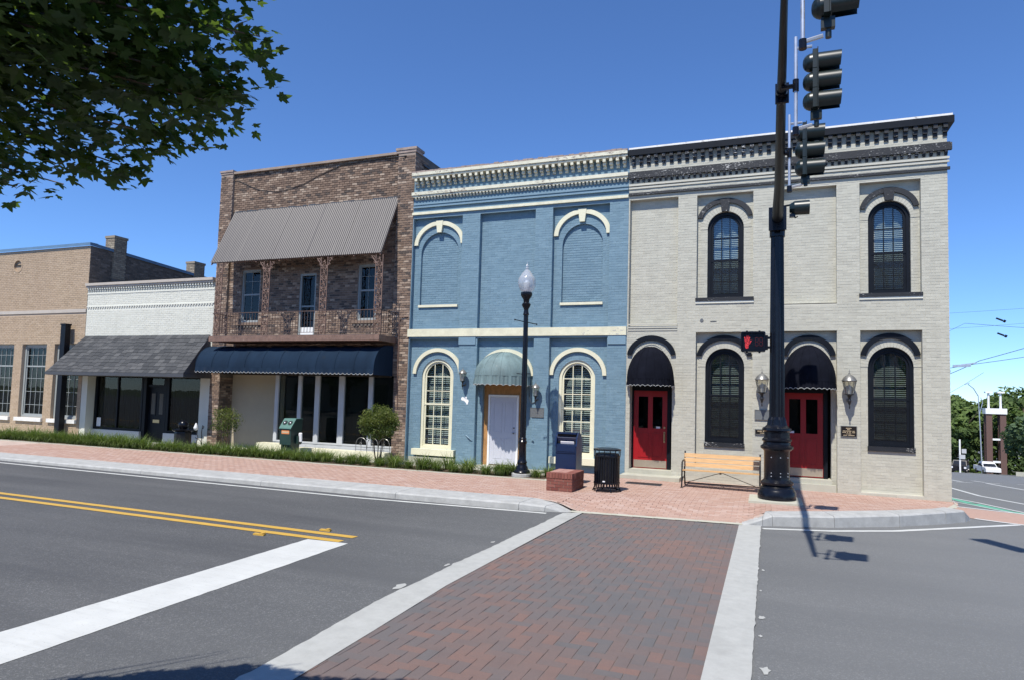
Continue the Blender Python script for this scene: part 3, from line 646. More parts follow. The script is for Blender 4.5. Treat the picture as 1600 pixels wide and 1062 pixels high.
kerb([(-0.42, 13.02, -0.42, 13.2, road_z(0, 13)+0.03), (-0.05, 13.2, -0.05, 13.55, -0.10), (0.12, 13.3, 0.0, 13.75, -0.045), (1.2, 13.8, 1.05, 14.35, -0.045), (2.42, 14.72, 2.25, 15.2, -0.05), (3.4, 15.7, 3.2, 16.0, -0.055), (3.86, 16.25, 3.55, 16.55, -0.07), (4.02, 16.55, 3.7, 16.75, -0.22)])
# flush ramp edging between pavers and crosswalk, and the border of the plant strip
mb = M(); xs = frange(-3.58, -0.4, 8)
for a, b in zip(xs, xs[1:]):
    mb.add([(a, swf(a)-0.14, road_z(a, 12.6)+0.018), (b, swf(b)-0.14, road_z(b, 12.8)+0.018), (b, swf(b)+0.01, road_z(b, 12.8)+0.024), (a, swf(a)+0.01, road_z(a, 12.6)+0.024)], [(0, 1, 2, 3)])
struct(mb, 'ramp_edging', 'palestone')
mb = M().box(-60, -5.15, 15.95, 16.06, -0.3, -0.045); struct(mb, 'planting_edging', 'palestone')
mb = M().box(-5.26, -5.15, 16.065, 17.1, -0.3, -0.046); struct(mb, 'planting_edging', 'palestone')
mb = sheet(frange(-27.2, -5.28, 60), frange(16.07, 17.0, 6), lambda x, y: -0.05+RNG.uniform(-0.012, 0.02)); struct(mb, 'planting_bed', 'soil')
mb = M().box(-60, -27.2, 16.07, 18.2, -0.3, -0.055).box(-27.2, -5.26, 17.0, 18.2, -0.3, -0.052); struct(mb, 'pavement_slab', 'palestone')
mb = M(); mb.add([(3.56, 16.62, sw_at(3.5, 16.6)+0.004), (3.78, 16.5, -0.06), (4.16, 18.6, -0.11), (3.98, 17.5, -0.09)], [(0, 1, 2, 3)]); struct(mb, 'corner_edging', 'palestone')
# ------------------------------------------------------------------ buildings
Y = 18.2
def window(parent, h, y, cols, hbars, zmeet, fmat, mmat, fw=0.07, sw=0.05, mw=0.022, blind='blind', glass='glass', screen=False, slat=0.05, label=None, blind_from=None, blind_gap=0.10):
    """sash window filling opening h, front of the frame at y"""
    hi = inset(h, fw); mb = M(); frame_ring(mb, h, hi, y, y+0.10)
    w = mb.build('window', fmat, parent)
    if label: w['label'] = label
    hs = inset(hi, sw); mb = M(); frame_ring(mb, hi, hs, y+0.035, y+0.085); mb.build('sash', mmat, w)
    if zmeet:
        M().box(hi[0], hi[1], y+0.022, y+0.085, zmeet-0.028, zmeet+0.028).build('meeting_rail', mmat, w)
    xs = [hs[0]+(hs[1]-hs[0])*i/cols for i in range(cols+1)]
    top = hs[3]+hs[4]; zs = [hs[2]]+list(hbars)+([zmeet] if zmeet else [])+[top]; zs = sorted(zs)
    for x in xs[1:-1]:
        M().box(x-mw/2, x+mw/2, y+0.04, y+0.075, hs[2], htop(hs, x)).build('muntin', mmat, w)
    for z in hbars:
        a, b = hint(hs, z); M().box(a, b, y+0.042, y+0.073, z-mw/2, z+mw/2).build('muntin', mmat, w)
    for xa, xb in zip(xs, xs[1:]):
        for za, zb in zip(zs, zs[1:]):
            pts = [(xa+mw/2, za+mw/2), (xb-mw/2, za+mw/2)]
            n = 6; tp = []
            for i in range(n+1):
                x = (xb-mw/2)+((xa+mw/2)-(xb-mw/2))*i/n; tp.append((x, min(zb-mw/2, htop(hs, x))))
            tp = [p for p in tp if p[1] > za+mw/2+0.005]
            if len(tp) < 2: continue
            if len(tp) < n+1: pts = [(min(p[0] for p in tp), za+mw/2), (max(p[0] for p in tp), za+mw/2)]
            M().prism(pts+tp, y+0.055, y+0.059).build('pane', glass, w)
    if blind:
        mb = M(); z = hs[2]+0.03; zt = (blind_from or top)
        while z < zt:
            q = hint((h[0], h[1], h[2], h[3], h[4]), z)
            if q: mb.box(h[0]+fw+0.012, h[1]-fw-0.012, y+0.10+blind_gap, y+0.10+blind_gap+slat*0.72, z, z+0.004) if False else mb.add(
                [(h[0]+fw+0.012, y+0.1+blind_gap, z), (h[1]-fw-0.012, y+0.1+blind_gap, z), (h[1]-fw-0.012, y+0.1+blind_gap+slat*0.62, z+slat*0.62), (h[0]+fw+0.012, y+0.1+blind_gap+slat*0.62, z+slat*0.62),
                 (h[0]+fw+0.012, y+0.1+blind_gap, z+0.003), (h[1]-fw-0.012, y+0.1+blind_gap, z+0.003), (h[1]-fw-0.012, y+0.1+blind_gap+slat*0.62, z+slat*0.62+0.003), (h[0]+fw+0.012, y+0.1+blind_gap+slat*0.62, z+slat*0.62+0.003)],
                [(0, 1, 2, 3), (4, 5, 6, 7), (0, 1, 5, 4), (2, 3, 7, 6)])
            z += slat
        mb.build('blind', blind, w)
    if screen:
        M().box(hs[0], hs[1], y+0.026, y+0.028, hs[2], zmeet-0.02).build('insect_screen', 'screen', w)
    return w
def backing(mb, h, y):
    """dark room niche behind an opening"""
    x0, x1, z0, z1 = h[0], h[1], h[2], h[3]+h[4]
    yb = y+0.7
    mb.quad((x0, yb, z0), (x1, yb, z0), (x1, yb, z1), (x0, yb, z1)); mb.quad((x0, y, z0), (x0, yb, z0), (x0, yb, z1), (x0, y, z1)); mb.quad((x1, y, z0), (x1, yb, z0), (x1, yb, z1), (x1, y, z1))
    mb.quad((x0, y, z0), (x1, y, z0), (x1, yb, z0), (x0, yb, z0)); mb.quad((x0, y, z1), (x1, y, z1), (x1, yb, z1), (x0, yb, z1))
def shell(parent, x0, x1, y0, y1, zt, side, zroof):
    mb = M(); zb = -6 if x1 > 3 else -0.8
    mb.quad((x0, y0, zb), (x0, y1, zb), (x0, y1, zt), (x0, y0, zt)); mb.quad((x1, y0, zb), (x1, y1, zb), (x1, y1, zt), (x1, y0, zt))
    mb.quad((x0, y1, zb), (x1, y1, zb), (x1, y1, zt), (x0, y1, zt)); mb.quad((x0+0.3, y1-0.3, zroof), (x1-0.3, y1-0.3, zroof), (x1-0.3, y1-0.3, zt), (x0+0.3, y1-0.3, zt))
    for a, s_ in ((x0, 1), (x1, -1)): mb.quad((a+0.3*s_, y0+0.3, zroof), (a+0.3*s_, y1-0.3, zroof), (a+0.3*s_, y1-0.3, zt), (a+0.3*s_, y0+0.3, zt))
    mb.quad((x0+0.3, y0+0.3, zroof), (x1-0.3, y0+0.3, zroof), (x1-0.3, y0+0.3, zt), (x0+0.3, y0+0.3, zt))
    mb.build('side_wall', side, parent)
    M().box(x0+0.3, x1-0.3, y0+0.3, y1-0.3, zroof-0.2, zroof).build('roof', 'roofing', parent)
def dome_awning(parent, xc, a, zc, h, p, y, mat, val=0.2, nr=9, label=None, drop=0.0, ribs=True):
    """quarter dome canopy with gores meeting at the crown, and a scalloped valance"""
    o = None; mb = M(); na = 40; nb = 12
    for i in range(na+1):
        lam = PI*i/na; gore = abs(math.sin(lam*nr)); bulge = 1+0.012*gore
        for j in range(nb+1):
            f = PI/2*j/nb; k = math.cos(f)*bulge
            mb.v.append((xc-a*math.cos(lam)*k, y-p*math.sin(lam)*k-0.012, zc+h*math.sin(f)))
    mb.f = [(i*(nb+1)+j, (i+1)*(nb+1)+j, (i+1)*(nb+1)+j+1, i*(nb+1)+j+1) for i in range(na) for j in range(nb)]; mb.t = [0.5]*len(mb.f)
    o = mb.build('awning', mat, parent, smooth=True)
    if label: o['label'] = label
    mb = M(); n = 90; hem = M()
    P = lambda lam, k=1.0: (xc-a*math.cos(lam)*k, y-p*math.sin(lam)*k-0.012)
    for i in range(n+1):
        lam = PI*i/n; x, yy = P(lam); w = 0.02*math.sin(i*1.7)+0.012*math.sin(i*0.63)
        dz = val-0.035*abs(math.cos(i*PI/6.0))
        x2, y2 = P(lam, 1.0+w+0.02)
        mb.v += [(x, yy, zc+0.015), (x2, y2, zc-dz)]
        hem.v += [(x2, y2-0.003, zc-dz), (x2, y2-0.003, zc-dz-0.013)]
    mb.f = [(2*i, 2*i+1, 2*i+3, 2*i+2) for i in range(n)]; mb.t = [0.5]*n; hem.f = list(mb.f); hem.t = list(mb.t)
    v = mb.build('valance', mat, o, smooth=True); hem.build('hem', 'palehem', o)
    if ribs:
        for i in range(1, nr):
            lam = PI*i/nr
            M().tube([(xc-a*math.cos(lam)*math.cos(PI/2*j/10), y-p*math.sin(lam)*math.cos(PI/2*j/10)-0.014, zc+h*math.sin(PI/2*j/10)+0.004) for j in range(0, 10)], 0.007, 5).build('seam', mat, o)
    return o
def corbels(parent, x0, x1, pitch, w, zt, zb, d1, d0, mat, y=Y, back=0.0, name='bracket'):
    """stepped brackets under a cornice: deep at the top, shallower below"""
    n = int((x1-x0)/pitch); me = None
    for i in range(n):
        x = x0+(i+0.5)*(x1-x0)/n
        if me is None:
            mb = M(); zm = zb+(zt-zb)*0.55
            z1, z2 = zt-(zt-zb)*0.36, zt-(zt-zb)*0.70; mb.box(-w/2, w/2, -d1, 0.02, z1, zt).box(-w/2, w/2, -(d0+d1)/2, 0.02, z2, z1-0.001).box(-w/2, w/2, -d0, 0.02, zb, z2-0.001)
            o = mb.build(name, mat, None); me = o.data
        else: o = bpy.data.objects.new(name, me); C.objects.link(o)
        o.location = (x, y, RNG.uniform(-0.004, 0.004)); attach(o, parent)
def hood(parent, xc, a, zs, rise, th, y, mat, name='arch_hood', key=None, ends=0.0, label=None):
    mb = M(); band_arch(mb, xc, a, zs, rise, th, y-0.06, y+0.01, n=30)
    o = mb.build(name, mat, parent)
    if key:
        zb, zt, wb, wt = key
        M().prism([(xc-wb/2, zb), (xc+wb/2, zb), (xc+wt/2, zt), (xc-wt/2, zt)], y-0.075, y+0.01).build('keystone', mat, parent)
    return o

# ---------------- grey corner building
GX0, GX1 = -3.635, 4.06
gb = thing('brick_building', 'warm grey painted two storey brick corner building with black arched trim and red doors', 'building', (0.2, 18.2, -0.1))
R10 = 0.16
gp = [(-3.60, -2.27, 4.06, 7.63, 0), (-1.77, -0.33, 4.71, 7.62, 0), (0.38, 1.65, 4.59, 7.60, 0), (2.17, 3.50, 4.71, 7.60, 0),
      (-1.77, -0.33, 0.30, 3.88, 0), (0.38, 1.65, -0.30, 3.89, 0), (2.17, 3.50, -0.06, 3.89, 0)]
gd0 = (-3.52, -2.38, -0.4, 2.35, 1.0)        # left door opening
mb = M(); wall(mb, GX0, GX1, -1.2, 9.0, Y, gp+[gd0])
for h in gp: reveal(mb, h, Y, Y+R10)
reveal(mb, gd0, Y, Y+0.42, False)
uw1 = (-1.50, -0.57, 4.80, 6.70, 0.465); uw3 = (2.375, 3.305, 4.79, 6.68, 0.465)
lw1 = (-1.53, -0.54, 0.97, 2.98, 0.49); lw3 = (2.35, 3.345, 1.06, 3.01, 0.49)
gd2 = (0.37, 1.53, -0.4, 2.30, 1.0)
inner = [(gp[0], []), (gp[1], [uw1]), (gp[2], []), (gp[3], [uw3]), (gp[4], [lw1]), (gp[5], [gd2]), (gp[6], [lw3])]
for h, hs in inner:
    wall(mb, h[0], h[1], h[2], h[3], Y+R10, hs)
    for q in hs:
        reveal(mb, q, Y+R10, Y+R10+(0.26 if q is gd2 else 0.10), q is not gd2)
mb.build('wall', 'greywall', gb)
bricks_skip = [(-9, 9, 7.745, 7.825, 0), (-9, 9, 8.22, 8.41, 0), (-9, 9, 8.86, 9.2, 0)]
lay_bricks([(GX0, GX1, -0.2, 8.85, Y, gp+[gd0]+bricks_skip)]+[(h[0], h[1], h[2], h[3], Y+R10, hs) for h, hs in inner], 0.21, 0.072, 0.0045, 0.0032, 'greybrick', gb, 300, 'g', 0.0022)
shell(gb, GX0, GX1, Y, 32, 9.0, 'greywall', 8.4)
# corner bricks on the side wall facing the side street
mb = M(); 
for r in range(-3, 125):
    mb.box(GX1, GX1+0.006, Y+0.012+(0.1 if r % 2 else 0.0), Y+0.2+(0.1 if r % 2 else 0), r*0.072+0.004, r*0.072+0.068, RNG.random())
tag(mb.build('quoin_brickwork', 'greybrick', gb), kind='stuff')
M().box(GX0, GX1+0.10, Y-0.135, Y+0.35, 9.045, 9.095).build('coping', 'whitecoping', gb)
M().box(GX0, GX1+0.13, Y-0.15, Y+0.02, 8.87, 9.04).box(GX1+0.002, GX1+0.13, Y+0.022, Y+3, 8.87, 9.04).build('cornice', 'blacktrim', gb)
M().box(GX0, GX1+0.09, Y-0.085, Y, 8.225, 8.40).box(GX0, GX1+0.06, Y-0.05, Y, 8.402, 8.43).build('cornice_band', 'blackchip', gb)
M().box(GX0, GX1+0.05, Y-0.055, Y, 7.75, 7.82).build('string_course', 'blackchip', gb)
for z in (7.94, 8.02): M().box(GX0, GX1+0.04, Y-(0.03 if z < 8 else 0.05), Y, z, z+0.055).build('moulding', 'greywall', gb)
corbels(gb, GX0+0.02, GX1+0.06, 0.205, 0.095, 8.868, 8.585, 0.125, 0.035, 'blackchip')
corbels(gb, GX0+0.02, GX1+0.05, 0.153, 0.065, 8.222, 8.11, 0.075, 0.03, 'blackchip', name='dentil')
for q, z, kz in ((uw1, 7.05, 7.16), (uw3, 7.0, 7.14)):
    xc = (q[0]+q[1])/2; pn = gp[1] if q is uw1 else gp[3]; a = (pn[1]-pn[0])/2-0.005; xc2 = (pn[0]+pn[1])/2
    mb = M(); band_arch(mb, xc2, a, z-0.12, 0.59, 0.125, Y+R10-0.065, Y+R10, t0=0.16, t1=PI-0.16)
    mb.build('arch_hood', 'blackchip', gb)
    M().prism([(xc2-0.085, kz), (xc2+0.085, kz), (xc2+0.13, z+0.45), (xc2-0.13, z+0.45)], Y+R10-0.08, Y+R10).build('keystone', 'blackchip', gb)
    M().box(pn[0]-0.02, pn[1]+0.02, Y-0.05, Y+R10+0.1, pn[2]+0.0, pn[2]+0.09).build('sill', 'blackchip', gb)
    M().box(pn[0]-0.02, pn[1]+0.02, Y-0.03, Y+R10, pn[2]-0.065, pn[2]-0.002).build('sill_ledge', 'whitewall', gb)
    mb = M(); band_arch(mb, xc, 0.465+0.2, q[3], 0.465+0.2, 0.198, Y+R10-0.012, Y+R10, n=22, segs=True); mb.build('arch_bricks', 'greybrick', gb)
for q, pn, z in ((lw1, gp[4], 3.30), (lw3, gp[6], 3.32)):
    a = (pn[1]-pn[0])/2-0.005; xc2 = (pn[0]+pn[1])/2; xc = (q[0]+q[1])/2
    mb = M(); band_arch(mb, xc2, a, z-0.12, 0.63, 0.13, Y+R10-0.065, Y+R10, t0=0.16, t1=PI-0.16); mb.build('arch_hood', 'blacktrim', gb)
    M().box(q[0]-0.015, q[1]+0.015, Y+R10-0.05, Y+R10+0.10, q[2]-0.115, q[2]+0.0).build('sill', 'blackchip', gb)
    mb = M(); band_arch(mb, xc, 0.49+0.2, q[3], 0.49+0.2, 0.198, Y+R10-0.012, Y+R10, n=24, segs=True); mb.build('arch_bricks', 'greybrick', gb)
for (xc, a, z) in ((-2.95, 0.665, 3.30), (1.01, 0.63, 3.30)):
    yy = Y if xc < 0 else Y+R10
    mb = M(); band_arch(mb, xc, a, z-0.08, 0.58, 0.125, yy-0.065, yy, t0=0.12, t1=PI-0.12); mb.build('arch_hood', 'blacktrim', gb)
    mb = M(); band_arch(mb, xc, a-0.13, z-0.30, 0.66, 0.10, yy-0.015, yy, n=22, segs=True); mb.build('arch_bricks', 'greybrick', gb)
for z in (4.085, 4.0, 3.93): M().box(-3.60, -2.26, Y-0.035+(4.1-z)*0.1, Y+0.02, z, z+0.035).build('corbel_course', 'greywall', gb)
M().box(0.38, 1.65, Y-0.0, Y+R10, 4.57, 4.588).build('panel_ledge', 'whitewall', gb)
bk = M()
for q, y in ((uw1, 0.22), (uw3, 0.22), (lw1, 0.22), (lw3, 0.22)): backing(bk, (q[0]-0.02, q[1]+0.02, q[2], q[3], q[4]), Y+R10+y)
bk.build('interior', 'dark', gb)
yw = Y+R10+0.06
window(gb, uw1, yw, 3, [5.27, 6.45], 5.84, 'blacktrim', 'blacktrim', 0.085, 0.06, 0.022, 'blind', screen=True, label='upper arched black window left of the mast, pale blinds')
window(gb, uw3, yw, 3, [5.27, 6.45], 5.84, 'blacktrim', 'blacktrim', 0.085, 0.06, 0.022, 'blind', screen=True, label='upper arched black window near the street corner')
window(gb, lw1, yw, 3, [1.60, 2.75], 2.22, 'blacktrim', 'blacktrim', 0.085, 0.06, 0.022, 'greyblind', screen=True, label='lower arched black window above the wooden bench')
window(gb, lw3, yw, 3, [1.65, 2.75], 2.22, 'blacktrim', 'blacktrim', 0.085, 0.06, 0.022, 'greyblind', screen=True, label='lower arched black window near the street corner')
def red_door(x0, x1, z0, z1, y, handle_right, kick_lit):
    mb = M(); W_ = x1-x0; st = 0.13; mid = (x0+x1)/2; zg0 = z0+(z1-z0)*0.515; zg1 = z1-0.16
    d = M().box(x0, x1, y, y+0.05, z0, zg0)
    d.box(x0, x0+st, y, y+0.05, zg0, z1).box(x1-st, x1, y, y+0.05, zg0, z1).box(x0+st, x1-st, y, y+0.05, zg1, z1).box(mid-0.065, mid+0.065, y, y+0.05, zg0, zg1)
    for a, b in ((x0+st, mid-0.05), (mid+0.05, x1-st)):
        d.box(a, b, y-0.012, y, z0+0.30, z0+0.325).box(a, b, y-0.012, y, zg0-0.16, zg0-0.135).box(a, a+0.025, y-0.012, y, z0+0.325, zg0-0.16).box(b-0.025, b, y-0.012, y, z0+0.325, zg0-0.16)
    door = d.build('door', 'reddoor', gb)
    for a, b in ((x0+st, mid-0.065), (mid+0.065, x1-st)): M().box(a, b, y+0.02, y+0.026, zg0, zg1).build('pane', 'darkglass', door)
    M().box(x0+0.01, x1-0.01, y-0.006, y, z0+0.02, z0+0.22).build('kick_plate', 'kick', door)
    hx = x1-0.07 if handle_right else x0+0.07
    mb = M().tube([(hx, y, z0+0.98), (hx, y-0.05, z0+0.96), (hx, y-0.055, z0+0.80), (hx, y, z0+0.76)], 0.012).box(hx-0.022, hx+0.022, y-0.01, y, z0+0.72, z0+1.02).cyl((hx, y, z0+1.13), (hx, y-0.03, z0+1.13), 0.028)
    mb.build('handle', 'brass', door)
    sx = (mid+0.16) if handle_right else (x0+st+0.01)
    M().box(sx, sx+0.11, y+0.012, y+0.016, zg0+0.0, zg0+0.055).build('notice', 'sticker', door)
    fr = M().box(x0-0.10, x0-0.005, y-0.04, y+0.08, z0-0.02, z1+0.08).box(x1+0.005, x1+0.10, y-0.04, y+0.08, z0-0.02, z1+0.08).box(x0-0.005, x1+0.005, y-0.04, y+0.08, z1+0.005, z1+0.08).box(x0-0.1, x1+0.1, y-0.05, y+0.08, z1+0.081, z1+1.35)
    fr.build('door_frame', 'blacktrim', gb); M().box(x0-0.6, x1+0.6, y+0.35, y+0.4, z0, z1+1).build('interior', 'dark', gb)
red_door(-3.47, -2.55, 0.16, 2.30, Y+0.36, True, True)
red_door(0.43, 1.36, 0.19, 2.33, Y+0.36, False, False)
M().box(-3.52, -2.38, Y+0.003, Y+0.6, -0.4, 0.15).build('threshold', 'palestone', gb)
M().box(0.37, 1.53, Y+0.04, Y+0.6, -0.4, 0.17).box(0.40, 1.62, Y-0.05, Y+0.10, -0.4, 0.06).build('threshold', 'palestone', gb)
M().box(-3.66, -2.10, Y-0.52, Y-0.002, -0.4, 0.03).build('door_step', 'palestone', gb)
dome_awning(gb, -2.955, 0.625, 2.60, 0.90, 0.84, Y-0.02, 'blackcanvas', 0.19, 8, label='black dome awning over the red door left of the bench')
dome_awning(gb, 0.99, 0.63, 2.60, 0.92, 0.84, Y-0.02, 'blackcanvas', 0.19, 8, label='black dome awning over the red door behind the mast')
# little scars and vent on the grey wall
M().cyl((-1.62, Y-0.02, 4.20), (-1.62, Y+0.05, 4.20), 0.045, n=10).build('pipe_stub', 'pewter', gb)
M().box(-1.40, -1.24, Y-0.012, Y, 4.155, 4.17).build('scar', 'charcoal', gb)

# ---------------- blue building
BX0, BX1 = -10.57, -3.637
bb = thing('brick_building', 'blue painted two storey brick building with cream cornice and arched hoods', 'building', (-7.1, 18.2, -0.06))
bp = [(-10.55, -8.82, 4.06, 7.60, 0), (-8.22, -6.42, 4.06, 7.60, 0), (-5.88, -4.18, 4.06, 7.61, 0), (-10.55, -8.80, -0.3, 3.76, 0), (-8.20, -6.38, -0.3, 3.76, 0), (-5.90, -4.19, -0.3, 3.76, 0)]
nu1 = (-10.31, -8.98, 4.83, 6.47, 0.67); nu3 = (-5.61, -4.39, 4.79, 6.47, 0.63)
bw1 = (-10.13, -9.03, 0.35, 2.60, 0.55); bw3 = (-5.63, -4.55, 0.35, 2.60, 0.54)
bd = (-8.02, -6.64, -0.3, 2.62, 0.5)
mb = M(); wall(mb, BX0, BX1, -0.9, 8.95, Y, bp)
for h in bp: reveal(mb, h, Y, Y+0.14)
inner = [(bp[0], [nu1]), (bp[1], []), (bp[2], [nu3]), (bp[3], [bw1]), (bp[4], [bd]), (bp[5], [bw3])]
for h, hs in inner:
    wall(mb, h[0], h[1], h[2], h[3], Y+0.14, hs)
    for q in hs:
        dep = 0.08 if q in (nu1, nu3) else 0.16
        reveal(mb, q, Y+0.14, Y+0.14+dep, q is not bd)
        if q in (nu1, nu3): wall(mb, q[0], q[1], q[2], q[3]+q[4], Y+0.22, [])
mb.build('wall', 'bluewall', bb)
skip = [(-20, 0, 7.70, 7.80, 0), (-20, 0, 8.28, 8.45, 0), (-20, 0, 8.88, 9.2, 0), (-20, 0, 3.80, 4.06, 0)]
lay_bricks([(BX0, BX1, -0.15, 8.9, Y, bp+skip)]+[(h[0], h[1], h[2], h[3], Y+0.14, hs) for h, hs in inner]+[(q[0], q[1], q[2], q[3]+q[4], Y+0.22, [(q[0]-1, q[0], 0, 9, 0)]) for q in ()], 0.21, 0.072, 0.0045, 0.0032, 'bluebrick', bb, 300, 'b', 0.0022)
for q in (nu1, nu3):   # bricks inside the blind niches
    mb = M()
    for r in range(int(q[2]/0.072)+1, int((q[3]+q[4])/0.072)):
        z = r*0.072; t = hint(q, z+0.036)
        if not t: continue
        x = t[0]+(0.0 if r % 2 else -0.1)
        while x < t[1]:
            a, b = max(x, t[0])+0.003, min(x+0.21, t[1])-0.003
            if b-a > 0.03: mb.brick5(a, b, Y+0.22, Y+0.214, z+0.004, z+0.068, RNG.random(), 0.002)
            x += 0.21
    tag(mb.build('niche_brickwork', 'bluebrick', bb), kind='stuff')
shell(bb, BX0, BX1, Y, 32, 9.0, 'bluewall', 8.5)
mb = M(); xs = frange(BX0+0.02, BX1-0.02, 44)
for a, b in zip(xs, xs[1:]): mb.box(a+0.003, b-0.003, Y-0.225+RNG.uniform(-0.01, 0.01), Y+0.3, 9.02, 9.06+RNG.uniform(0, 0.03), RNG.random())
tag(mb.build('coping', 'coping', bb), kind='stuff')
M().box(BX0+0.02, BX1-0.02, Y-0.235, Y, 8.925, 9.018).box(BX0+0.02, BX1-0.02, Y-0.20, Y, 8.86, 8.923).build('cornice', 'creamchip', bb)
M().box(BX0-0.03, BX1-0.02, Y-0.12, Y, 8.33, 8.43).box(BX0-0.01, BX1-0.02, Y-0.09, Y, 8.275, 8.328).build('cornice_band', 'creamchip', bb)
corbels(bb, BX0+0.05, BX1-0.03, 0.186, 0.085, 8.858, 8.60, 0.19, 0.055, 'creamchip')
corbels(bb, BX0+0.05, BX1-0.03, 0.112, 0.058, 8.273, 8.185, 0.085, 0.05, 'creamchip', name='dentil')
for z, d in ((8.03, 0.035), (7.93, 0.055)): M().box(BX0+0.01, BX1-0.01, Y-d, Y, z, z+0.05).build('moulding', 'bluewall', bb)
M().box(BX0-0.02, BX1-0.01, Y-0.055, Y, 7.71, 7.79).build('string_course', 'creamband', bb)
M().box(BX0-0.04, BX1-0.01, Y-0.045, Y+0.08, 3.815, 4.055).build('belt_course', 'creamband', bb)
for xa, xb in ((-8.815, -8.25), (-4.17, -3.66)): M().box(xa, xb, Y-0.03, Y, 3.58, 3.812).build('pier_cap', 'bluewall', bb)
for xc, a, zs, rise in ((-9.66, 0.88, 6.80, 0.70), (-5.01, 0.85, 6.82, 0.70)):
    mb = M(); band_arch(mb, xc, a, zs-0.05, rise+0.05, 0.13, Y+0.075, Y+0.14, n=30); mb.build('arch_hood', 'cream', bb)
    M().prism([(xc-0.075, zs+0.33), (xc+0.075, zs+0.33), (xc+0.125, zs+0.71), (xc-0.125, zs+0.71)], Y+0.06, Y+0.14).build('keystone', 'cream', bb)
for q in (nu1, nu3): M().box(q[0]-0.03, q[1]+0.02, Y+0.09, Y+0.215, q[2]-0.075, q[2]).build('sill', 'cream', bb)
for xc, a, zs, rise in ((-9.58, 0.855, 2.68, 0.80), (-7.30, 0.90, 2.66, 0.80), (-5.06, 0.845, 2.70, 0.79)):
    mb = M(); band_arch(mb, xc, a, zs, rise, 0.115, Y+0.075, Y+0.14, n=30); mb.build('arch_hood', 'cream', bb)
bk = M()
for q in (bw1, bw3): backing(bk, q, Y+0.33)
bk.build('interior', 'dark', bb)
for q, lb in ((bw1, 'left cream arched window with blinds'), (bw3, 'right cream arched window behind the blue mailbox')):
    window(bb, q, Y+0.175, 3, [0.97, 1.36, 2.15, 2.60], 1.74, 'cream', 'cream', 0.085, 0.055, 0.024, 'blind', label=lb, blind_from=2.95, slat=0.06)
    M().box(q[0]-0.2, q[1]+0.16, Y-0.03, Y+0.14, q[2]-0.19, q[2]).build('sill', 'cream', bb)
M().box(-8.02, -6.64, Y+0.26, Y+0.32, -0.3, 3.15).build('door_infill', 'plywood', bb)
M().box(-7.86, -7.80, Y+0.215, Y+0.258, -0.05, 2.08).box(-6.94, -6.88, Y+0.215, Y+0.258, -0.05, 2.08).box(-7.80, -6.94, Y+0.215, Y+0.258, 2.02, 2.08).build('door_frame', 'white', bb)
d = M().box(-7.795, -6.945, Y+0.232, Y+0.257, 0.0, 2.015)
for za, zb in ((0.18, 0.78), (0.95, 1.85)):
    for xa, xb in ((-7.68, -7.41), (-7.33, -7.06)): frame_ring(d, (xa, xb, za, zb, 0), (xa+0.02, xb-0.02, za+0.02, zb-0.02, 0), Y+0.226, Y+0.234)
d = d.build('door', 'palelilac', bb)
M().cyl((-7.02, Y+0.23, 0.95), (-7.02, Y+0.17, 0.95), 0.022).cyl((-7.02, Y+0.23, 1.1), (-7.02, Y+0.215, 1.1), 0.024).build('handle', 'pewter', d)
dome_awning(bb, -7.32, 0.86, 2.62, 0.74, 1.05, Y+0.13, 'tealcanvas', 0.27, 10, label='grey green dome awning over the boarded doorway')
M().box(-8.10, -6.56, Y-0.2, Y+0.25, -0.4, -0.03).build('threshold', 'palestone', bb)
mb = M()
for i, (px, pz, s_) in enumerate(((-8.62, 1.93, .055), (-8.55, 1.90, .05), (-8.48, 1.86, .06), (-8.52, 1.96, .04), (-8.47, 1.79, .03))):
    mb.cyl((px, Y+0.001, pz), (px, Y-0.008-0.0007*i, pz), s_, n=9)
mb.build('filler_patch', 'patchwhite', bb)
M().tube([(-6.62, Y-0.01, 2.75), (-6.50, Y-0.02, 2.5), (-6.47, Y-0.02, 2.05), (-6.40, Y-0.02, 1.85), (-6.28, Y-0.02, 1.9)], 0.012).build('conduit', 'charcoal', bb)
M().tube([(-6.36, Y-0.02, 0.78), (-6.30, Y-0.05, 0.80)], 0.02).tube([(-8.47, Y-0.01, 0.83), (-8.36, Y-0.04, 0.76), (-8.27, Y-0.01, 0.68)], 0.018).build('wall_hook', 'bluewall', bb)
M().box(-10.4, -8.83, Y-0.06, Y-0.001, -0.3, 0.10).build('plinth', 'palestone', bb)

# ---------------- brown brick building
RX0, RX1 = -18.66, -10.575
rb = thing('brick_building', 'brown brick two storey shop with lace iron balcony and navy awning', 'building', (-14.6, 18.2, -0.06))
PY = Y+0.10
top = 9.88
pan = (-18.10, -11.20, 2.55, 9.80, 0)
mb = M(); wall(mb, RX0, RX1, -0.6, top, Y, [pan, (-18.22, -11.06, -0.7, 2.60, 0)])
reveal(mb, pan, Y, PY)
rw = [(-17.53, -16.70, 4.38, 6.26, 0), (-14.99, -14.30, 3.82, 6.03, 0), (-12.63, -11.90, 4.38, 6.24, 0)]
wall(mb, pan[0], pan[1], pan[2], 8.38, PY, rw)
for h in rw: reveal(mb, h, PY, PY+0.14)
mb.build('wall', 'mortar', rb); mb = M(); wall(mb, pan[0], pan[1], 8.38, pan[3], PY, []); mb.build('wall', 'mortar2', rb)
lay_bricks([(RX0, RX1, -0.08, top-0.1, Y, [pan, (-18.22, -11.06, -0.7, 2.60, 0)]), (pan[0], pan[1], pan[2], pan[3], PY, rw)], 0.196, 0.0765, 0.014, 0.012, 'brownbrick', rb, 300, 'r', 0.004)
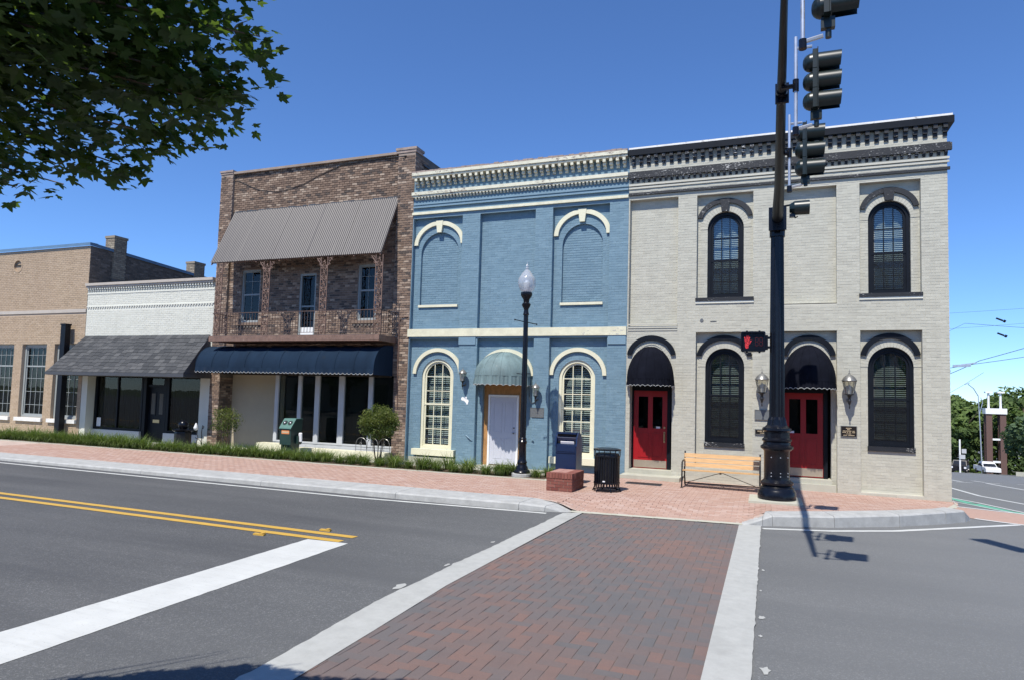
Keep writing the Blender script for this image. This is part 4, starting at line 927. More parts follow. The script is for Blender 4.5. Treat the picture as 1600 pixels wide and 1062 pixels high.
# pier cheeks and capping
mb = M()
for r in range(int(2.4/0.0765), -1, -1):
    for k in range(5):
        off = 0.106 if r % 2 else 0
        a = Y+0.005+k*0.212-off; b = a+0.2
        a = max(a, Y+0.012)
        if b < Y+0.9 and b-a > 0.03:
            mb.box(-18.22, -18.212, a, b, r*0.0765+0.006, r*0.0765+0.07, RNG.random()); mb.box(-11.068, -11.06, a, b, r*0.0765+0.006, r*0.0765+0.07, RNG.random())
for r in range(int(9.7/0.0765)+1):
    a = Y+0.012; z = r*0.0765
    for k in range(4):
        mb.box(RX1, RX1+0.008, a+k*0.212+(0.1 if r % 2 else 0), a+k*0.212+0.2+(0.1 if r % 2 else 0), z+0.006, z+0.07, RNG.random())
tag(mb.build('pier_brickwork', 'brownbrick', rb), kind='stuff')
mb = M().quad((-18.22, Y, -0.6), (-18.22, Y+1.2, -0.6), (-18.22, Y+1.2, 2.6), (-18.22, Y, 2.6)).quad((-11.06, Y, -0.6), (-11.06, Y+1.2, -0.6), (-11.06, Y+1.2, 2.6), (-11.06, Y, 2.6)).quad((-18.22, Y, 2.58), (-11.06, Y, 2.58), (-11.06, Y+1.3, 2.58), (-18.22, Y+1.3, 2.58))
mb.build('pier_side', 'darkmortar', rb)
shell(rb, RX0, RX1, Y, 32, top-0.02, 'darkmortar', 9.1)
mb = M(); n = 105
for i in range(n):
    a = RX0+0.58+(RX1-RX0-0.58-0.72)*i/n; b = RX0+0.58+(RX1-RX0-0.58-0.72)*(i+1)/n
    mb.box(a+0.004, b-0.004, PY-0.045+RNG.uniform(-0.004, 0.004), PY+0.3, top-0.09, top+0.01+RNG.uniform(-0.006, 0.006), min(1, 0.55+RNG.random()*0.5))
tag(mb.build('coping', 'brownbrick', rb), kind='stuff')
M().box(RX0-0.04, RX0+0.57, Y-0.04, Y+0.5, top+0.0, top+0.07).box(RX1-0.72, RX1+0.05, Y-0.04, Y+0.5, top+0.02, top+0.10).box(RX0-0.02, RX0+0.56, Y-0.02, Y+0.45, top-0.07, top-0.002).box(RX1-0.70, RX1+0.03, Y-0.02, Y+0.45, top-0.07, top+0.018).build('pier_capping', 'coping', rb)
M().box(RX1+0.0, RX1+0.06, Y+0.5, Y+13, 9.5, 9.56).build('side_coping', 'charcoal', rb)
bk = M()
for h in rw: backing(bk, h, PY+0.2)
bk.build('interior', 'dark', rb)
for i, h in enumerate(rw):
    if i == 1:
        fr = M(); frame_ring(fr, h, (h[0]+0.07, h[1]-0.07, h[2]+0.02, h[3]-0.07, 0), PY+0.02, PY+0.12); w = fr.build('door', 'palewin', rb)
        w['label'] = 'pale framed glazed balcony door'
        M().box(h[0]+0.075, h[1]-0.075, PY+0.05, PY+0.09, h[2]+0.03, h[2]+0.36).build('kick_panel', 'white', w)
        M().box(h[0]+0.07, h[1]-0.07, PY+0.05, PY+0.09, 4.88, 4.93).build('rail', 'palewin', w)
        M().box(h[0]+0.075, h[1]-0.075, PY+0.07, PY+0.076, h[2]+0.36, 4.88).build('pane', 'darkglass', w); M().box(h[0]+0.075, h[1]-0.075, PY+0.07, PY+0.076, 4.93, h[3]-0.07).build('pane', 'darkglass', w)
    else:
        window(rb, h, PY+0.03, 2, [5.85], 5.38, 'palewin', 'palewin', 0.055, 0.03, 0.012, 'curtain' if i == 0 else None, 'darkglass', blind_gap=0.12, slat=0.09)
        M().box(h[0]-0.16, h[1]+0.16, PY-0.05, PY+0.12, h[2]-0.10, h[2]-0.003, 0.6).build('sill', 'brownbrick', rb)
        mb = M()
        for k in range(7): mb.box(h[0]-0.1+k*0.145, h[0]-0.02+k*0.145, PY-0.035, PY-0.003, h[2]-0.19, h[2]-0.125)
        mb.build('sill_corbels', 'darkmortar', rb)
# corrugated awning in five lapped sheets
AX0, AX1 = -18.02, -11.16
za, zb, oa, ob = 8.40, 6.36, -0.09, 0.90
edges = [AX0, -16.9, -15.4, -14.0, -12.6, AX1]
def aw(x, t): return (x, Y+0.10-0.02-(ob+0.08)*t, za+(zb-za)*t)
for i, (a, b) in enumerate(zip(edges, edges[1:])):
    mb = M(); n = int((b-a)/0.0125); lift = 0.006*(i % 2)
    for j in range(n+1):
        x = a+(b-a)*j/n; c = 0.007*math.sin(2*PI*(x-AX0)/0.075)+lift
        for t in (0, 0.35, 0.7, 1):
            p = aw(x, t); mb.v.append((p[0], p[1]-c*0.87, p[2]-c*0.49*-1+RNG.uniform(-0.0015, 0.0015)))
    mb.f = [(j*4+k, (j+1)*4+k, (j+1)*4+k+1, j*4+k+1) for j in range(n) for k in range(3)]; mb.t = [0.5]*len(mb.f)
    mb.build('roof_sheet', 'corrug', rb, smooth=True)
mb = M()
for t in (0.03, 0.5, 0.97):
    p = aw(AX0, t); q = aw(AX1, t); mb.obox(((p[0]+q[0])/2, p[1]+0.04, p[2]-0.05), ((q[0]-p[0])/2-0.01, 0, 0), (0, 0.03, 0), (0, 0, 0.03))
for i in range(8):
    x = AX0+0.03+(AX1-AX0-0.06)*i/7; mb.tube([(x, aw(x, 0)[1]+0.03, aw(x, 0)[2]-0.1), (x, aw(x, 1)[1]+0.03, aw(x, 1)[2]-0.07)], 0.025)
mb.build('awning_frame', 'brown metal', rb)
mb = M(); x = AX0
while x < AX1:
    w_ = RNG.uniform(0.08, 0.3); mb.box(x, min(AX1, x+w_), PY-0.02-RNG.uniform(0, 0.015), PY-0.001, 8.375, 8.41+RNG.uniform(0, 0.035)); x += w_+RNG.choice([0.002, 0.002, 0.06])
mb.build('flashing', 'charcoal', rb)
# balcony
M().box(-17.78, -11.02, Y-1.02, Y-0.001, 3.63, 3.80).build('balcony_slab', 'brown metal', rb)
M().box(-17.70, -11.10, Y-0.95, Y-0.002, 3.801, 3.815).build('balcony_deck', 'charcoal', rb)
rail = M().box(-17.70, -11.06, Y-0.985, Y-0.96, 4.56, 4.585).box(-17.70, -11.06, Y-0.982, Y-0.963, 3.88, 3.895).box(-11.075, -11.05, Y-0.958, Y-0.01, 4.56, 4.585).box(-11.075, -11.05, Y-0.958, Y-0.01, 3.88, 3.895).box(-17.71, -17.69, Y-0.958, Y-0.01, 4.56, 4.585)
rail = rail.build('railing', 'rail iron', rb)
x = -17.4; me = None
while x < -11.2:
    if not any(abs(x-c) < 0.16 for c in (-15.55, -13.25)):
        if me is None: o = M().box(-0.006, 0.006, -0.006, 0.006, 3.896, 4.559).build('baluster', 'rail iron', rail); me = o.data
        else: o = bpy.data.objects.new('baluster', me); C.objects.link(o); attach(o, rail)
        o.location = (x, Y-0.972, 0)
    x += 0.118
for k in range(7):
    o = bpy.data.objects.new('baluster', me); C.objects.link(o); attach(o, rail); o.location = (-11.062, Y-0.85+k*0.125, 0)
def spiral(mb, cx, cz, r, y, turns=1.4, flip=1, n=14, t=0.011, ph=0.0):
    mb.tube([(cx+flip*r*(1-i/n*0.82)*math.cos(ph+turns*2*PI*i/n), y, cz+r*(1-i/n*0.82)*math.sin(ph+turns*2*PI*i/n)) for i in range(n+1)], t, 5)
def lace_column(xc, w, z0, z1, y, left_b, right_b, mat='brown metal'):
    mb = M(); t = 0.012
    for s_ in (-1, 1): mb.box(xc+s_*w/2-t, xc+s_*w/2+t, y-t, y+t, z0, z1)
    z = z0+0.14; k = 0
    while z < z1-0.08:
        f = 1 if k % 2 else -1; r = w*0.33
        spiral(mb, xc+f*w*0.08, z, r, y, 1.35, f, ph=0.6)
        mb.tube([(xc-f*w*0.46, y, z-0.13), (xc-f*w*0.2, y, z-0.05), (xc+f*w*0.12, y, z-0.12), (xc+f*w*0.44, y, z-0.02)], 0.012, 5)
        for q in range(3):   # leaves cast along the scroll
            a = q*2.1+k; px, pz = xc+r*0.75*math.cos(a), z+r*0.75*math.sin(a)
            mb.prism([(px, pz), (px+0.05*math.cos(a+0.5), pz+0.05*math.sin(a+0.5)), (px+0.075*math.cos(a), pz+0.075*math.sin(a)), (px+0.045*math.cos(a-0.7), pz+0.045*math.sin(a-0.7))], y-0.008, y+0.008)
        z += w*0.72; k += 1
    for s_, on in ((-1, left_b), (1, right_b)):
        if on:
            spiral(mb, xc+s_*(w/2+0.09), z1-0.10, 0.075, y, 1.2, s_); spiral(mb, xc+s_*(w/2+0.04), z1-0.24, 0.05, y, 1.1, s_)
            mb.tube([(xc+s_*w/2, y, z1-0.30), (xc+s_*(w/2+0.06), y, z1-0.16), (xc+s_*(w/2+0.17), y, z1-0.02)], 0.012, 5)
    return mb.build('lace_column', mat, rb)
yc = Y-0.88
lace_column(-17.58, 0.22, 3.80, 6.36, yc, False, True); lace_column(-15.55, 0.25, 3.80, 6.30, yc, True, True); lace_column(-13.25, 0.25, 3.80, 6.32, yc, True, True); lace_column(-11.20, 0.25, 3.80, 6.30, yc, True, False)
mb = M(); spiral(mb, -17.25, 4.22, 0.10, yc, 1.4, 1); spiral(mb, -17.25, 4.38, 0.07, yc, 1.2, -1); spiral(mb, -17.25, 4.05, 0.07, yc, 1.2, -1); mb.box(-17.36, -17.345, yc-0.01, yc+0.01, 3.9, 4.56).box(-17.155, -17.14, yc-0.01, yc+0.01, 3.9, 4.56)
mb.build('scroll_panel', 'brown metal', rb)
mb = M()
for k in range(5): spiral(mb, 0, 4.0+k*0.14, 0.055, 0, 1.3, 1 if k % 2 else -1)
mb.v = [(-11.06, Y-0.42+v[0], v[2]) for v in mb.v]; mb.build('scroll_panel', 'brown metal', rb)
# cables and conduit
cab = [(-18.55, 9.75), (-17.9, 9.55), (-17.0, 9.15), (-16.2, 9.0), (-15.8, 9.03), (-15.0, 9.18), (-14.3, 9.45), (-13.5, 9.68), (-12.6, 9.72), (-11.3, 9.74)]
M().tube([(a, (PY if -18.05 < a < -11.25 else Y)-0.025, z) for a, z in cab[:4]], 0.008).tube([(a, PY-0.03, z) for a, z in cab[3:]], 0.010).build('cable', 'cable', rb)
M().tube([(-11.02, Y-0.03, 9.6), (-10.9, Y-0.03, 9.7), (-11.9, PY-0.03, 9.74)], 0.014).build('cable', 'cable', rb)
M().tube([(-10.62, Y-0.03, 4.45), (-10.85, Y-0.04, 4.45), (-10.92, Y-0.035, 4.36), (-10.92, Y-0.03, 2.3), (-10.88, Y-0.03, 1.6)], 0.016).tube([(-10.93, Y-0.03, 2.42), (-10.98, Y-0.03, 2.3), (-10.95, Y-0.03, 2.15)], 0.02).build('conduit', 'brown metal', rb)
# navy barrel awning
NX0, NX1 = -18.22, -11.12; NZ0, NZ1, NP = 2.74, 3.52, 1.10
mb = M(); nx = 140; nb = 10
def nprof(t): f = PI/2*t; return (NP*0.18+NP*0.82*math.cos(f)**0.8 if t < 1 else NP*0.18, NZ0+(NZ1-NZ0)*math.sin(f))
for i in range(nx+1):
    x = NX0+(NX1-NX0)*i/nx; g = (i % 14)/14; sag = 0.02*math.sin(PI*g)
    for j in range(nb+1):
        p, z = nprof(j/nb); mb.v.append((x, Y-p+sag*0.8*(1-j/nb), z-sag))
mb.f = [(i*(nb+1)+j, (i+1)*(nb+1)+j, (i+1)*(nb+1)+j+1, i*(nb+1)+j+1) for i in range(nx) for j in range(nb)]; mb.t = [0.5]*len(mb.f)
na = mb.build('awning', 'navy', rb, smooth=True); na['label'] = 'long faded navy barrel awning with rust stains'
M().quad((NX0, Y-NP*0.18, NZ1), (NX1, Y-NP*0.18, NZ1), (NX1, Y-0.001, NZ1+0.04), (NX0, Y-0.001, NZ1+0.04)).build('awning_top', 'navy', na)
for xe in (NX0, NX1):
    pts = [(Y-nprof(j/nb)[0], nprof(j/nb)[1]) for j in range(nb+1)]+[(Y-0.002, NZ1+0.02), (Y-0.002, NZ0-0.16), (Y-NP, NZ0-0.16)]
    M().prism(pts, xe-0.004, xe+0.004, plane='yz').build('end_panel', 'navy', na)
for i in range(11):
    x = NX0+(NX1-NX0)*i/10
    M().tube([(x, Y-nprof(j/nb)[0]-0.003, nprof(j/nb)[1]+0.003) for j in range(nb+1)], 0.009, 5).build('seam', 'navy', na)
mb = M(); hem = M(); n = 420
for i in range(n+1):
    x = NX0+(NX1-NX0)*i/n; sc = abs(math.sin(PI*i/n*46)); w_ = 0.012*math.sin(i*0.31)+0.01*math.sin(i*0.11)
    mb.v += [(x, Y-NP-0.004, NZ0+0.02), (x, Y-NP-0.02-w_, NZ0-0.11-0.05*sc)]; hem.v += [(x, Y-NP-0.024-w_, NZ0-0.108-0.05*sc), (x, Y-NP-0.024-w_, NZ0-0.122-0.05*sc)]
mb.f = [(2*i, 2*i+1, 2*i+3, 2*i+2) for i in range(n)]; mb.t = [0.5]*n; hem.f = list(mb.f); hem.t = mb.t
mb.build('valance', 'navy', na, smooth=True); hem.build('hem', 'palehem', na)
# shopfront
M().box(-15.80, -11.065, Y+0.95, Y+1.0, -0.3, 2.6).box(-18.2, -15.80, Y+1.15, Y+1.2, -0.3, 2.6).build('interior', 'dark', rb)
M().box(-18.21, -15.84, Y+0.62, Y+0.70, -0.3, 2.575).build('recess_wall', 'beige', rb)
M().box(-18.21, -11.065, Y+0.02, Y+1.1, -0.5, -0.03).build('shop_floor', 'palestone', rb)
M().box(-15.80, -11.065, Y+0.10, Y+0.22, -0.1, 0.29).build('stall_riser', 'winwhite', rb)
mul = [(-15.80, -15.66), (-14.84, -14.70), (-14.14, -13.96), (-13.19, -12.98), (-12.04, -11.88)]
for a, b in mul: M().box(a, b, Y+0.08, Y+0.2, 0.292, 2.575).build('mullion', 'winwhite', rb)
M().box(-15.66, -11.065, Y+0.085, Y+0.2, 0.292, 0.345).build('shop_sill', 'winwhite', rb)
me_ = mul+[(-11.065, -11.0)]
for (a, b), (c, d_) in zip(me_, me_[1:]): M().box(b, c, Y+0.14, Y+0.146, 0.346, 2.574).build('shop_pane', 'darkglass', rb)
M().quad((-15.7, Y+0.55, 0.3), (-11.1, Y+0.55, 0.3), (-11.1, Y+0.55, 2.5), (-15.7, Y+0.55, 2.5)).build('curtain', 'curtain', rb)
M().box(-16.10, -14.98, Y-0.36, Y+0.02, -0.1, 0.26).box(-14.55, -11.08, Y-0.36, Y+0.02, -0.1, 0.17).build('window_box', 'cream', rb)
M().box(-14.96, -14.56, Y-0.30, Y+0.05, -0.1, 0.10).build('window_box_gap', 'greystone', rb)

# ---------------- white single storey shop
WX0, WX1 = -25.22, -18.665
wb = thing('shop_building', 'single storey white painted brick shop with charcoal shingled canopy', 'building', (-22, 18.2, -0.06))
wh = [(-25.06, -18.80, -0.7, 3.60, 0)]
mb = M(); wall(mb, WX0, WX1, -0.6, 5.92, Y, wh); mb.build('wall', 'whitewall', wb)
lay_bricks([(WX0, WX1, 3.62, 5.70, Y, [(-30, 0, 4.99, 5.12, 0)])], 0.21, 0.072, 0.007, 0.005, 'whitebrick', wb, 300, 'w', 0.002)
shell(wb, WX0, WX1, Y, 30, 5.9, 'whitewall', 5.4)
M().box(WX0-0.02, WX1, Y-0.14, Y+0.35, 5.93, 6.03).box(WX0, WX1, Y-0.10, Y, 5.86, 5.928).build('coping', 'greystone', wb)
corbels(wb, WX0+0.03, WX1-0.02, 0.128, 0.062, 5.855, 5.66, 0.075, 0.02, 'whitewall', name='dentil')
M().box(WX0, WX1, Y-0.02, Y, 5.6, 5.66).box(WX0, WX1, Y-0.03, Y, 5.09, 5.12).build('moulding', 'whitewall', wb)
corbels(wb, WX0+0.03, WX1-0.02, 0.128, 0.07, 5.088, 5.03, 0.03, 0.025, 'whitewall', name='dentil')
# hipped shingle canopy
T0, T1, B0, B1 = (-25.20, 3.96), (-18.75, 3.96), (-25.52, 2.52), (-18.60, 2.52); CP = 1.22
def can(u, t): x0 = T0[0]+(B0[0]-T0[0])*t; x1 = T1[0]+(B1[0]-T1[0])*t; return (x0+(x1-x0)*u, Y-0.01-CP*t, 3.95+(2.52-3.95)*t)
mb = M().add([can(0, 0), can(1, 0), can(1, 1), can(0, 1), (-25.52, Y-0.01, 2.52), (-18.60, Y-0.01, 2.52)], [(0, 1, 2, 3), (0, 3, 4), (1, 5, 2), (3, 2, 5, 4)]); mb.build('canopy_deck', 'charcoal', wb)
nrw = 11; cnt = 0
for r in range(nrw):
    t0, t1 = r/nrw, (r+1.12)/nrw; n = 25; off = RNG.random()
    for k in range(n+1):
        ua, ub = max(0, (k-off)/n), min(1, (k+1-off)/n)
        if ub-ua < 0.012: continue
        t1_ = min(1.005, t1+RNG.choice([0, 0, 0.018])); g = 0.0006
        a, b, c, d_ = can(ua+g, t0), can(ub-g, t0), can(ub-g, t1_), can(ua+g, t1_)
        L_ = lambda p, h: (p[0], p[1]-h*0.76, p[2]+h*0.65)
        v = [L_(a, 0.002), L_(b, 0.002), L_(c, 0.016), L_(d_, 0.016), L_(c, 0.003), L_(d_, 0.003)]
        s_ = M().add(v, [(0, 1, 2, 3), (3, 2, 4, 5), (1, 4, 2), (0, 3, 5)], min(1, max(0, RNG.gauss(0.5, 0.3))))
        s_.build('shingle', 'shingle', wb)
M().box(-25.54, -18.58, Y-CP-0.03, Y-CP-0.001, 2.40, 2.515).box(-25.54, -25.51, Y-CP-0.0, Y, 2.40, 2.515).box(-18.61, -18.58, Y-CP-0.0, Y, 2.40, 2.515).build('fascia', 'charcoal', wb)
M().box(-25.5, -18.62, Y-CP, Y, 2.395, 2.41).build('soffit', 'charcoal', wb)
yb = Y+0.35
M().box(-25.06, -24.88, Y-0.02, yb+0.1, -0.1, 2.7).box(-19.16, -18.80, Y+0.05, yb+0.1, -0.1, 2.7).build('pilaster', 'whitewall', wb)
M().box(-24.86, -22.28, yb-0.12, yb+0.06, -0.1, 0.33).box(-21.05, -19.18, yb-0.12, yb+0.06, -0.1, 0.33).build('stall_riser', 'winwhite', wb)
for a, b, mm in ((-24.86, -22.28, -23.62), (-21.05, -19.18, None)):
    f = M(); frame_ring(f, (a, b, 0.335, 2.55, 0), (a+0.12, b-0.08, 0.42, 2.42, 0), yb-0.05, yb+0.05)
    if mm: f.box(mm-0.03, mm+0.03, yb-0.045, yb+0.045, 0.42, 2.42)
    f = f.build('shop_window', 'blacktrim', wb)
    for xa, xb in (((a+0.12, mm-0.03), (mm+0.03, b-0.08)) if mm else ((a+0.12, b-0.08),)): M().box(xa, xb, yb, yb+0.006, 0.421, 2.419).build('pane', 'darkglass', f)
    mb = M(); x = a+0.14
    while x < b-0.12:
        mb.box(x, x+0.075, yb+0.12+RNG.uniform(0, 0.02), yb+0.125+RNG.uniform(0, 0.02)+0.02, 0.45, 2.38); x += 0.095
    mb.build('vertical_blind', 'curtain', f)
M().box(-24.72, -24.50, yb-0.012, yb-0.004, 0.44, 0.78).build('window_notice', 'sticker', wb)
dr = M().box(-22.10, -21.22, yb+0.10, yb+0.15, 0.0, 2.02)
frame_ring(dr, (-22.0, -21.72, 0.95, 1.85, 0), (-21.96, -21.76, 0.99, 1.8, 0), yb+0.085, yb+0.101); frame_ring(dr, (-21.6, -21.32, 0.95, 1.85, 0), (-21.56, -21.36, 0.99, 1.8, 0), yb+0.085, yb+0.101)
dr = dr.build('door', MT['blacktrim'], wb)
M().box(-21.96, -21.76, yb+0.09, yb+0.098, 1.0, 1.79).box(-21.56, -21.36, yb+0.09, yb+0.098, 1.0, 1.79).build('pane', 'curtain', dr)
M().box(-21.83, -21.50, yb+0.08, yb+0.099, 0.68, 0.80).build('mail_slot', 'brass', dr)
M().box(-22.26, -22.11, yb-0.04, yb+0.16, -0.05, 2.6).box(-21.21, -21.07, yb-0.04, yb+0.16, -0.05, 2.6).box(-22.11, -21.21, yb+0.02, yb+0.16, 2.03, 2.12).box(-22.11, -21.21, yb+0.02, yb+0.16, 2.50, 2.6).build('door_frame', 'blacktrim', wb)
M().box(-22.11, -21.21, yb+0.09, yb+0.096, 2.121, 2.499).build('transom_pane', 'darkglass', wb)
M().box(-25.0, -18.8, yb+0.9, yb+0.95, -0.2, 3).box(-25.05, -18.81, Y+0.01, yb+0.9, 2.56, 2.62).build('interior', 'dark', wb)
M().box(-25.05, -18.81, Y-0.05, yb+0.9, -0.5, -0.035).build('shop_floor', 'palestone', wb)
M().box(-19.75, -18.9, Y-0.5, Y-0.2, -0.08, 0.10).build('shop_step', 'palestone', wb)

pb_ = thing('black_post', 'tall slim black square post standing between the tan building and the white shop', 'post', (-26.0, Y-0.25, -0.05))
M().box(-26.13, -25.87, Y-0.36, Y-0.14, -0.1, 4.36).build('shaft', 'blacktrim', pb_); M().box(-26.15, -25.85, Y-0.38, Y-0.12, 4.361, 4.42).build('cap', 'blacktrim', pb_)
# ---------------- tan building
TX0, TX1 = -46.0, -25.24
tb = thing('brick_building', 'tan brick building with tall pale framed windows at the far left', 'building', (-35, 18.2, -0.06))
tw = []
x = -26.93
for i in range(7): tw.append((x, x+1.49, 0.66, 3.66, 0)); x -= 1.965
tw = [(-26.93, -25.44, 0.66, 3.66, 0), (-28.90, -27.41, 0.66, 3.66, 0), (-30.90, -29.41, 0.66, 3.66, 0), (-32.9, -31.41, 0.66, 3.66, 0), (-36, -34.5, 0.66, 3.66, 0), (-39, -37.5, 0.66, 3.66, 0)]
med = (-29.80, -29.33, 6.72, 6.95, 0.235)
mb = M(); wall(mb, TX0, TX1, -0.6, 7.58, Y, tw+[med])
for h in tw: reveal(mb, h, Y, Y+0.2)
mb.build('wall', 'tanwall', tb)
lay_bricks([(-33.5, TX1, -0.1, 7.55, Y, tw+[med, (-50, 0, 4.89, 5.03, 0)])], 0.215, 0.0765, 0.009, 0.006, 'tanbrick', tb, 300, 't', 0.002)
M().box(TX0, TX1, Y-0.035, Y, 4.895, 5.025).build('belt_course', 'greystone', tb)
mb = M(); mb.cyl((-29.565, Y+0.06, 6.955), (-29.565, Y+0.10, 6.955), 0.24, n=24); 
for i in range(24):
    a, b = 2*PI*i/24, 2*PI*(i+0.92)/24; mb.prism([(-29.565+0.235*math.cos(a), 6.955+0.235*math.sin(a)), (-29.565+0.235*math.cos(b), 6.955+0.235*math.sin(b)), (-29.565+0.30*math.cos(b), 6.955+0.30*math.sin(b)), (-29.565+0.30*math.cos(a), 6.955+0.30*math.sin(a))], Y-0.015, Y+0.06)
mb.build('medallion', 'tanbrick', tb)
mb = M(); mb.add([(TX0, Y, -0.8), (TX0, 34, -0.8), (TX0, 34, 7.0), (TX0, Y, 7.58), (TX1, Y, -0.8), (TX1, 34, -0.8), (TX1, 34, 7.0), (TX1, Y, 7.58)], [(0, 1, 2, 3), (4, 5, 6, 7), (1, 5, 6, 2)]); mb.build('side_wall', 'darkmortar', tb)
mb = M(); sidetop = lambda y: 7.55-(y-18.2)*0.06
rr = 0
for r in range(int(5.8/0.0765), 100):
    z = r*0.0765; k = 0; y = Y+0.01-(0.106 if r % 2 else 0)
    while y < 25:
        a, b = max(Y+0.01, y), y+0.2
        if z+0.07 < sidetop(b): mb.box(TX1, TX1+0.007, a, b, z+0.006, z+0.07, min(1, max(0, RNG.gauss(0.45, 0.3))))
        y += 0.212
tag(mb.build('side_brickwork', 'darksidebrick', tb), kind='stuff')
mb = M(); mb.add([(TX0, Y-0.08, 7.58), (TX1+0.06, Y-0.08, 7.58), (TX1+0.06, Y-0.08, 7.70), (TX0, Y-0.08, 7.70), (TX0, Y+0.3, 7.70), (TX1+0.06, Y+0.3, 7.70)], [(0, 1, 2, 3), (3, 2, 5, 4)])
mb.add([(TX1+0.06, Y-0.08, 7.58), (TX1+0.06, 34, 6.66), (TX1+0.06, 34, 6.80), (TX1+0.06, Y-0.08, 7.70), (TX1-0.3, 34, 6.80), (TX1-0.3, Y+0.3, 7.70)], [(0, 1, 2, 3), (3, 2, 4, 5)]); mb.build('coping', 'steelblue', tb)
M().add([(TX0, Y, 7.0), (TX1-0.3, Y, 7.0), (TX1-0.3, 34, 6.5), (TX0, 34, 6.5)], [(0, 1, 2, 3)]).build('roof', 'roofing', tb)
for ya, yb2, zt in ((19.15, 19.72, 8.22), (23.25, 23.85, 7.98)):
    c_ = M().box(TX1-0.45, TX1+0.06, ya, yb2, 6.3, zt-0.1); mb = M()
    for r in range(int(6.5/0.0765), int((zt-0.08)/0.0765)):
        z = r*0.0765; o2 = 0.1 if r % 2 else 0
        for k in range(3):
            mb.box(TX1+0.06, TX1+0.067, max(ya, ya+k*0.212-o2)+0.005, min(yb2, ya+k*0.212-o2+0.2), z+0.006, z+0.07, RNG.random()); mb.box(max(TX1-0.45, TX1-0.45+k*0.212-o2), min(TX1+0.06, TX1-0.45+k*0.212-o2+0.2), ya-0.007, ya, z+0.006, z+0.07, RNG.random())
    ch = c_.build('chimney', 'darkmortar', tb); tag(mb.build('brickwork', 'chimneybrick', ch), kind='stuff')
    M().box(TX1-0.48, TX1+0.09, ya-0.03, yb2+0.03, zt-0.1, zt).build('cap', 'chimneybrick', ch)
bk = M()
for h in tw: backing(bk, h, Y+0.3)
bk.build('interior', 'dark', tb)
for h in tw[:5]:
    w = window(tb, h, Y+0.12, 4, [1.18, 1.72, 2.26, 3.22], 2.76, 'palewin', 'palewin', 0.10, 0.05, 0.016, None, 'darkglass')
    M().box(h[0]+0.05, h[1]-0.05, Y+0.42, Y+0.425, h[2], h[3]).build('curtain', 'curtain', w)
    M().box(h[0]-0.10, h[1]+0.05, Y-0.09, Y+0.12, h[2]-0.15, h[2]-0.003).build('sill', 'whitecoping', tb)
# ------------------------------------------------------------------ plaques and wall lanterns
def plaque(x0, x1, z0, z1, y, bm, lines, label, lm='gold', rim='pewter'):
    t = thing('wall_plaque', label, 'plaque', ((x0+x1)/2, y, z0))
    M().box(x0, x1, y-0.02, y, z0, z1).build('plate', bm, t)
    r = M(); frame_ring(r, (x0-0.008, x1+0.008, z0-0.008, z1+0.008, 0), (x0+0.006, x1-0.006, z0+0.006, z1-0.006, 0), y-0.026, y-0.001); r.build('rim', rim, t)
    if lines:
        mb = M(); R = random.Random(int(x0*100)); n = len(lines); hgt = (z1-z0)*0.8/n
        for i, fr in enumerate(lines):
            z = z1-(z1-z0)*0.12-hgt*(i+0.5); w = (x1-x0)*fr; x = (x0+x1)/2-w/2; e = (x0+x1)/2+w/2
            while x < e-0.006:
                l = R.uniform(0.008, 0.022)
                if R.random() < 0.86: mb.box(x, min(e, x+l), y-0.0215, y-0.019, z-hgt*0.26, z+hgt*0.26)
                x += l+0.006
        mb.build('lettering', lm, t)
plaque(1.73, 2.08, 1.27, 1.53, Y, 'plaque', [0.35, 0.2, 0.75, 0.8, 0.3, 0.7], 'small black bronze plaque with pale lettering, right of the masted red door')
plaque(-0.27, 0.12, 1.62, 1.86, Y-0.01, 'greyplaque', [], 'grey blank glass plaque under the wall lantern left of the mast')
plaque(-0.26, 0.13, 1.24, 1.36, Y-0.01, 'plaque', [0.7, 0.4], 'narrow dark name plate low on the wall left of the mast')
plaque(-6.42, -6.02, 1.46, 1.72, Y, 'greyplaque', [0.6, 0.7, 0.5], 'grey lettered plaque on the blue wall beside the boarded doorway', 'pewter')

def lantern_proto():
    t = thing('wall_lantern', 'x', 'lantern', (0, 0, 0), 'lanterns on the painted walls')
    # origin on the wall at the arm; body hangs out in -y
    yb = -0.24
    M().lathe([(0.05, 0), (0.055, 0.012), (0.05, 0.025), (0.02, 0.03)], (0, 0, 0), 12).build('back_plate', 'pewter', t).rotation_euler = (PI/2, 0, 0)
    M().tube([(0, -0.02, 0.0), (0, -0.10, -0.06), (0, -0.20, -0.02), (0, yb, 0.10)], 0.016).lathe([(0.004, -0.22), (0.018, -0.18), (0.010, -0.13), (0.030, -0.08), (0.045, -0.02), (0.028, 0.04), (0.05, 0.11), (0.105, 0.135), (0.105, 0.15)], (0, yb, 0), 12).build('arm', 'blackiron', t)
    M().lathe([(0.095, 0.151), (0.150, 0.46)], (0, yb, 0), 8).build('lantern_glass', 'lampglass', t)
    M().lathe([(0.035, 0.151), (0.04, 0.2), (0.035, 0.34), (0.01, 0.38)], (0, yb, 0), 10).build('candle_bulb', 'frost', t)
    mb = M()
    for i in range(8):
        a = 2*PI*i/8; mb.tube([(0.098*math.cos(a), yb+0.098*math.sin(a), 0.15), (0.153*math.cos(a), yb+0.153*math.sin(a), 0.46)], 0.007, 4)
    mb.build('cage', 'pewter', t)
    M().lathe([(0.165, 0.455), (0.175, 0.47), (0.165, 0.49), (0.13, 0.55), (0.08, 0.60), (0.04, 0.62), (0.02, 0.64), (0.022, 0.655), (0.008, 0.67), (0.004, 0.75)], (0, yb, 0), 16).build('cap', 'pewter', t, smooth=True)
    return t
ln = lantern_proto(); ln.location = (1.90, Y, 2.17); ln['label'] = 'pewter wall lantern right of the masted red door, above the black plaque'
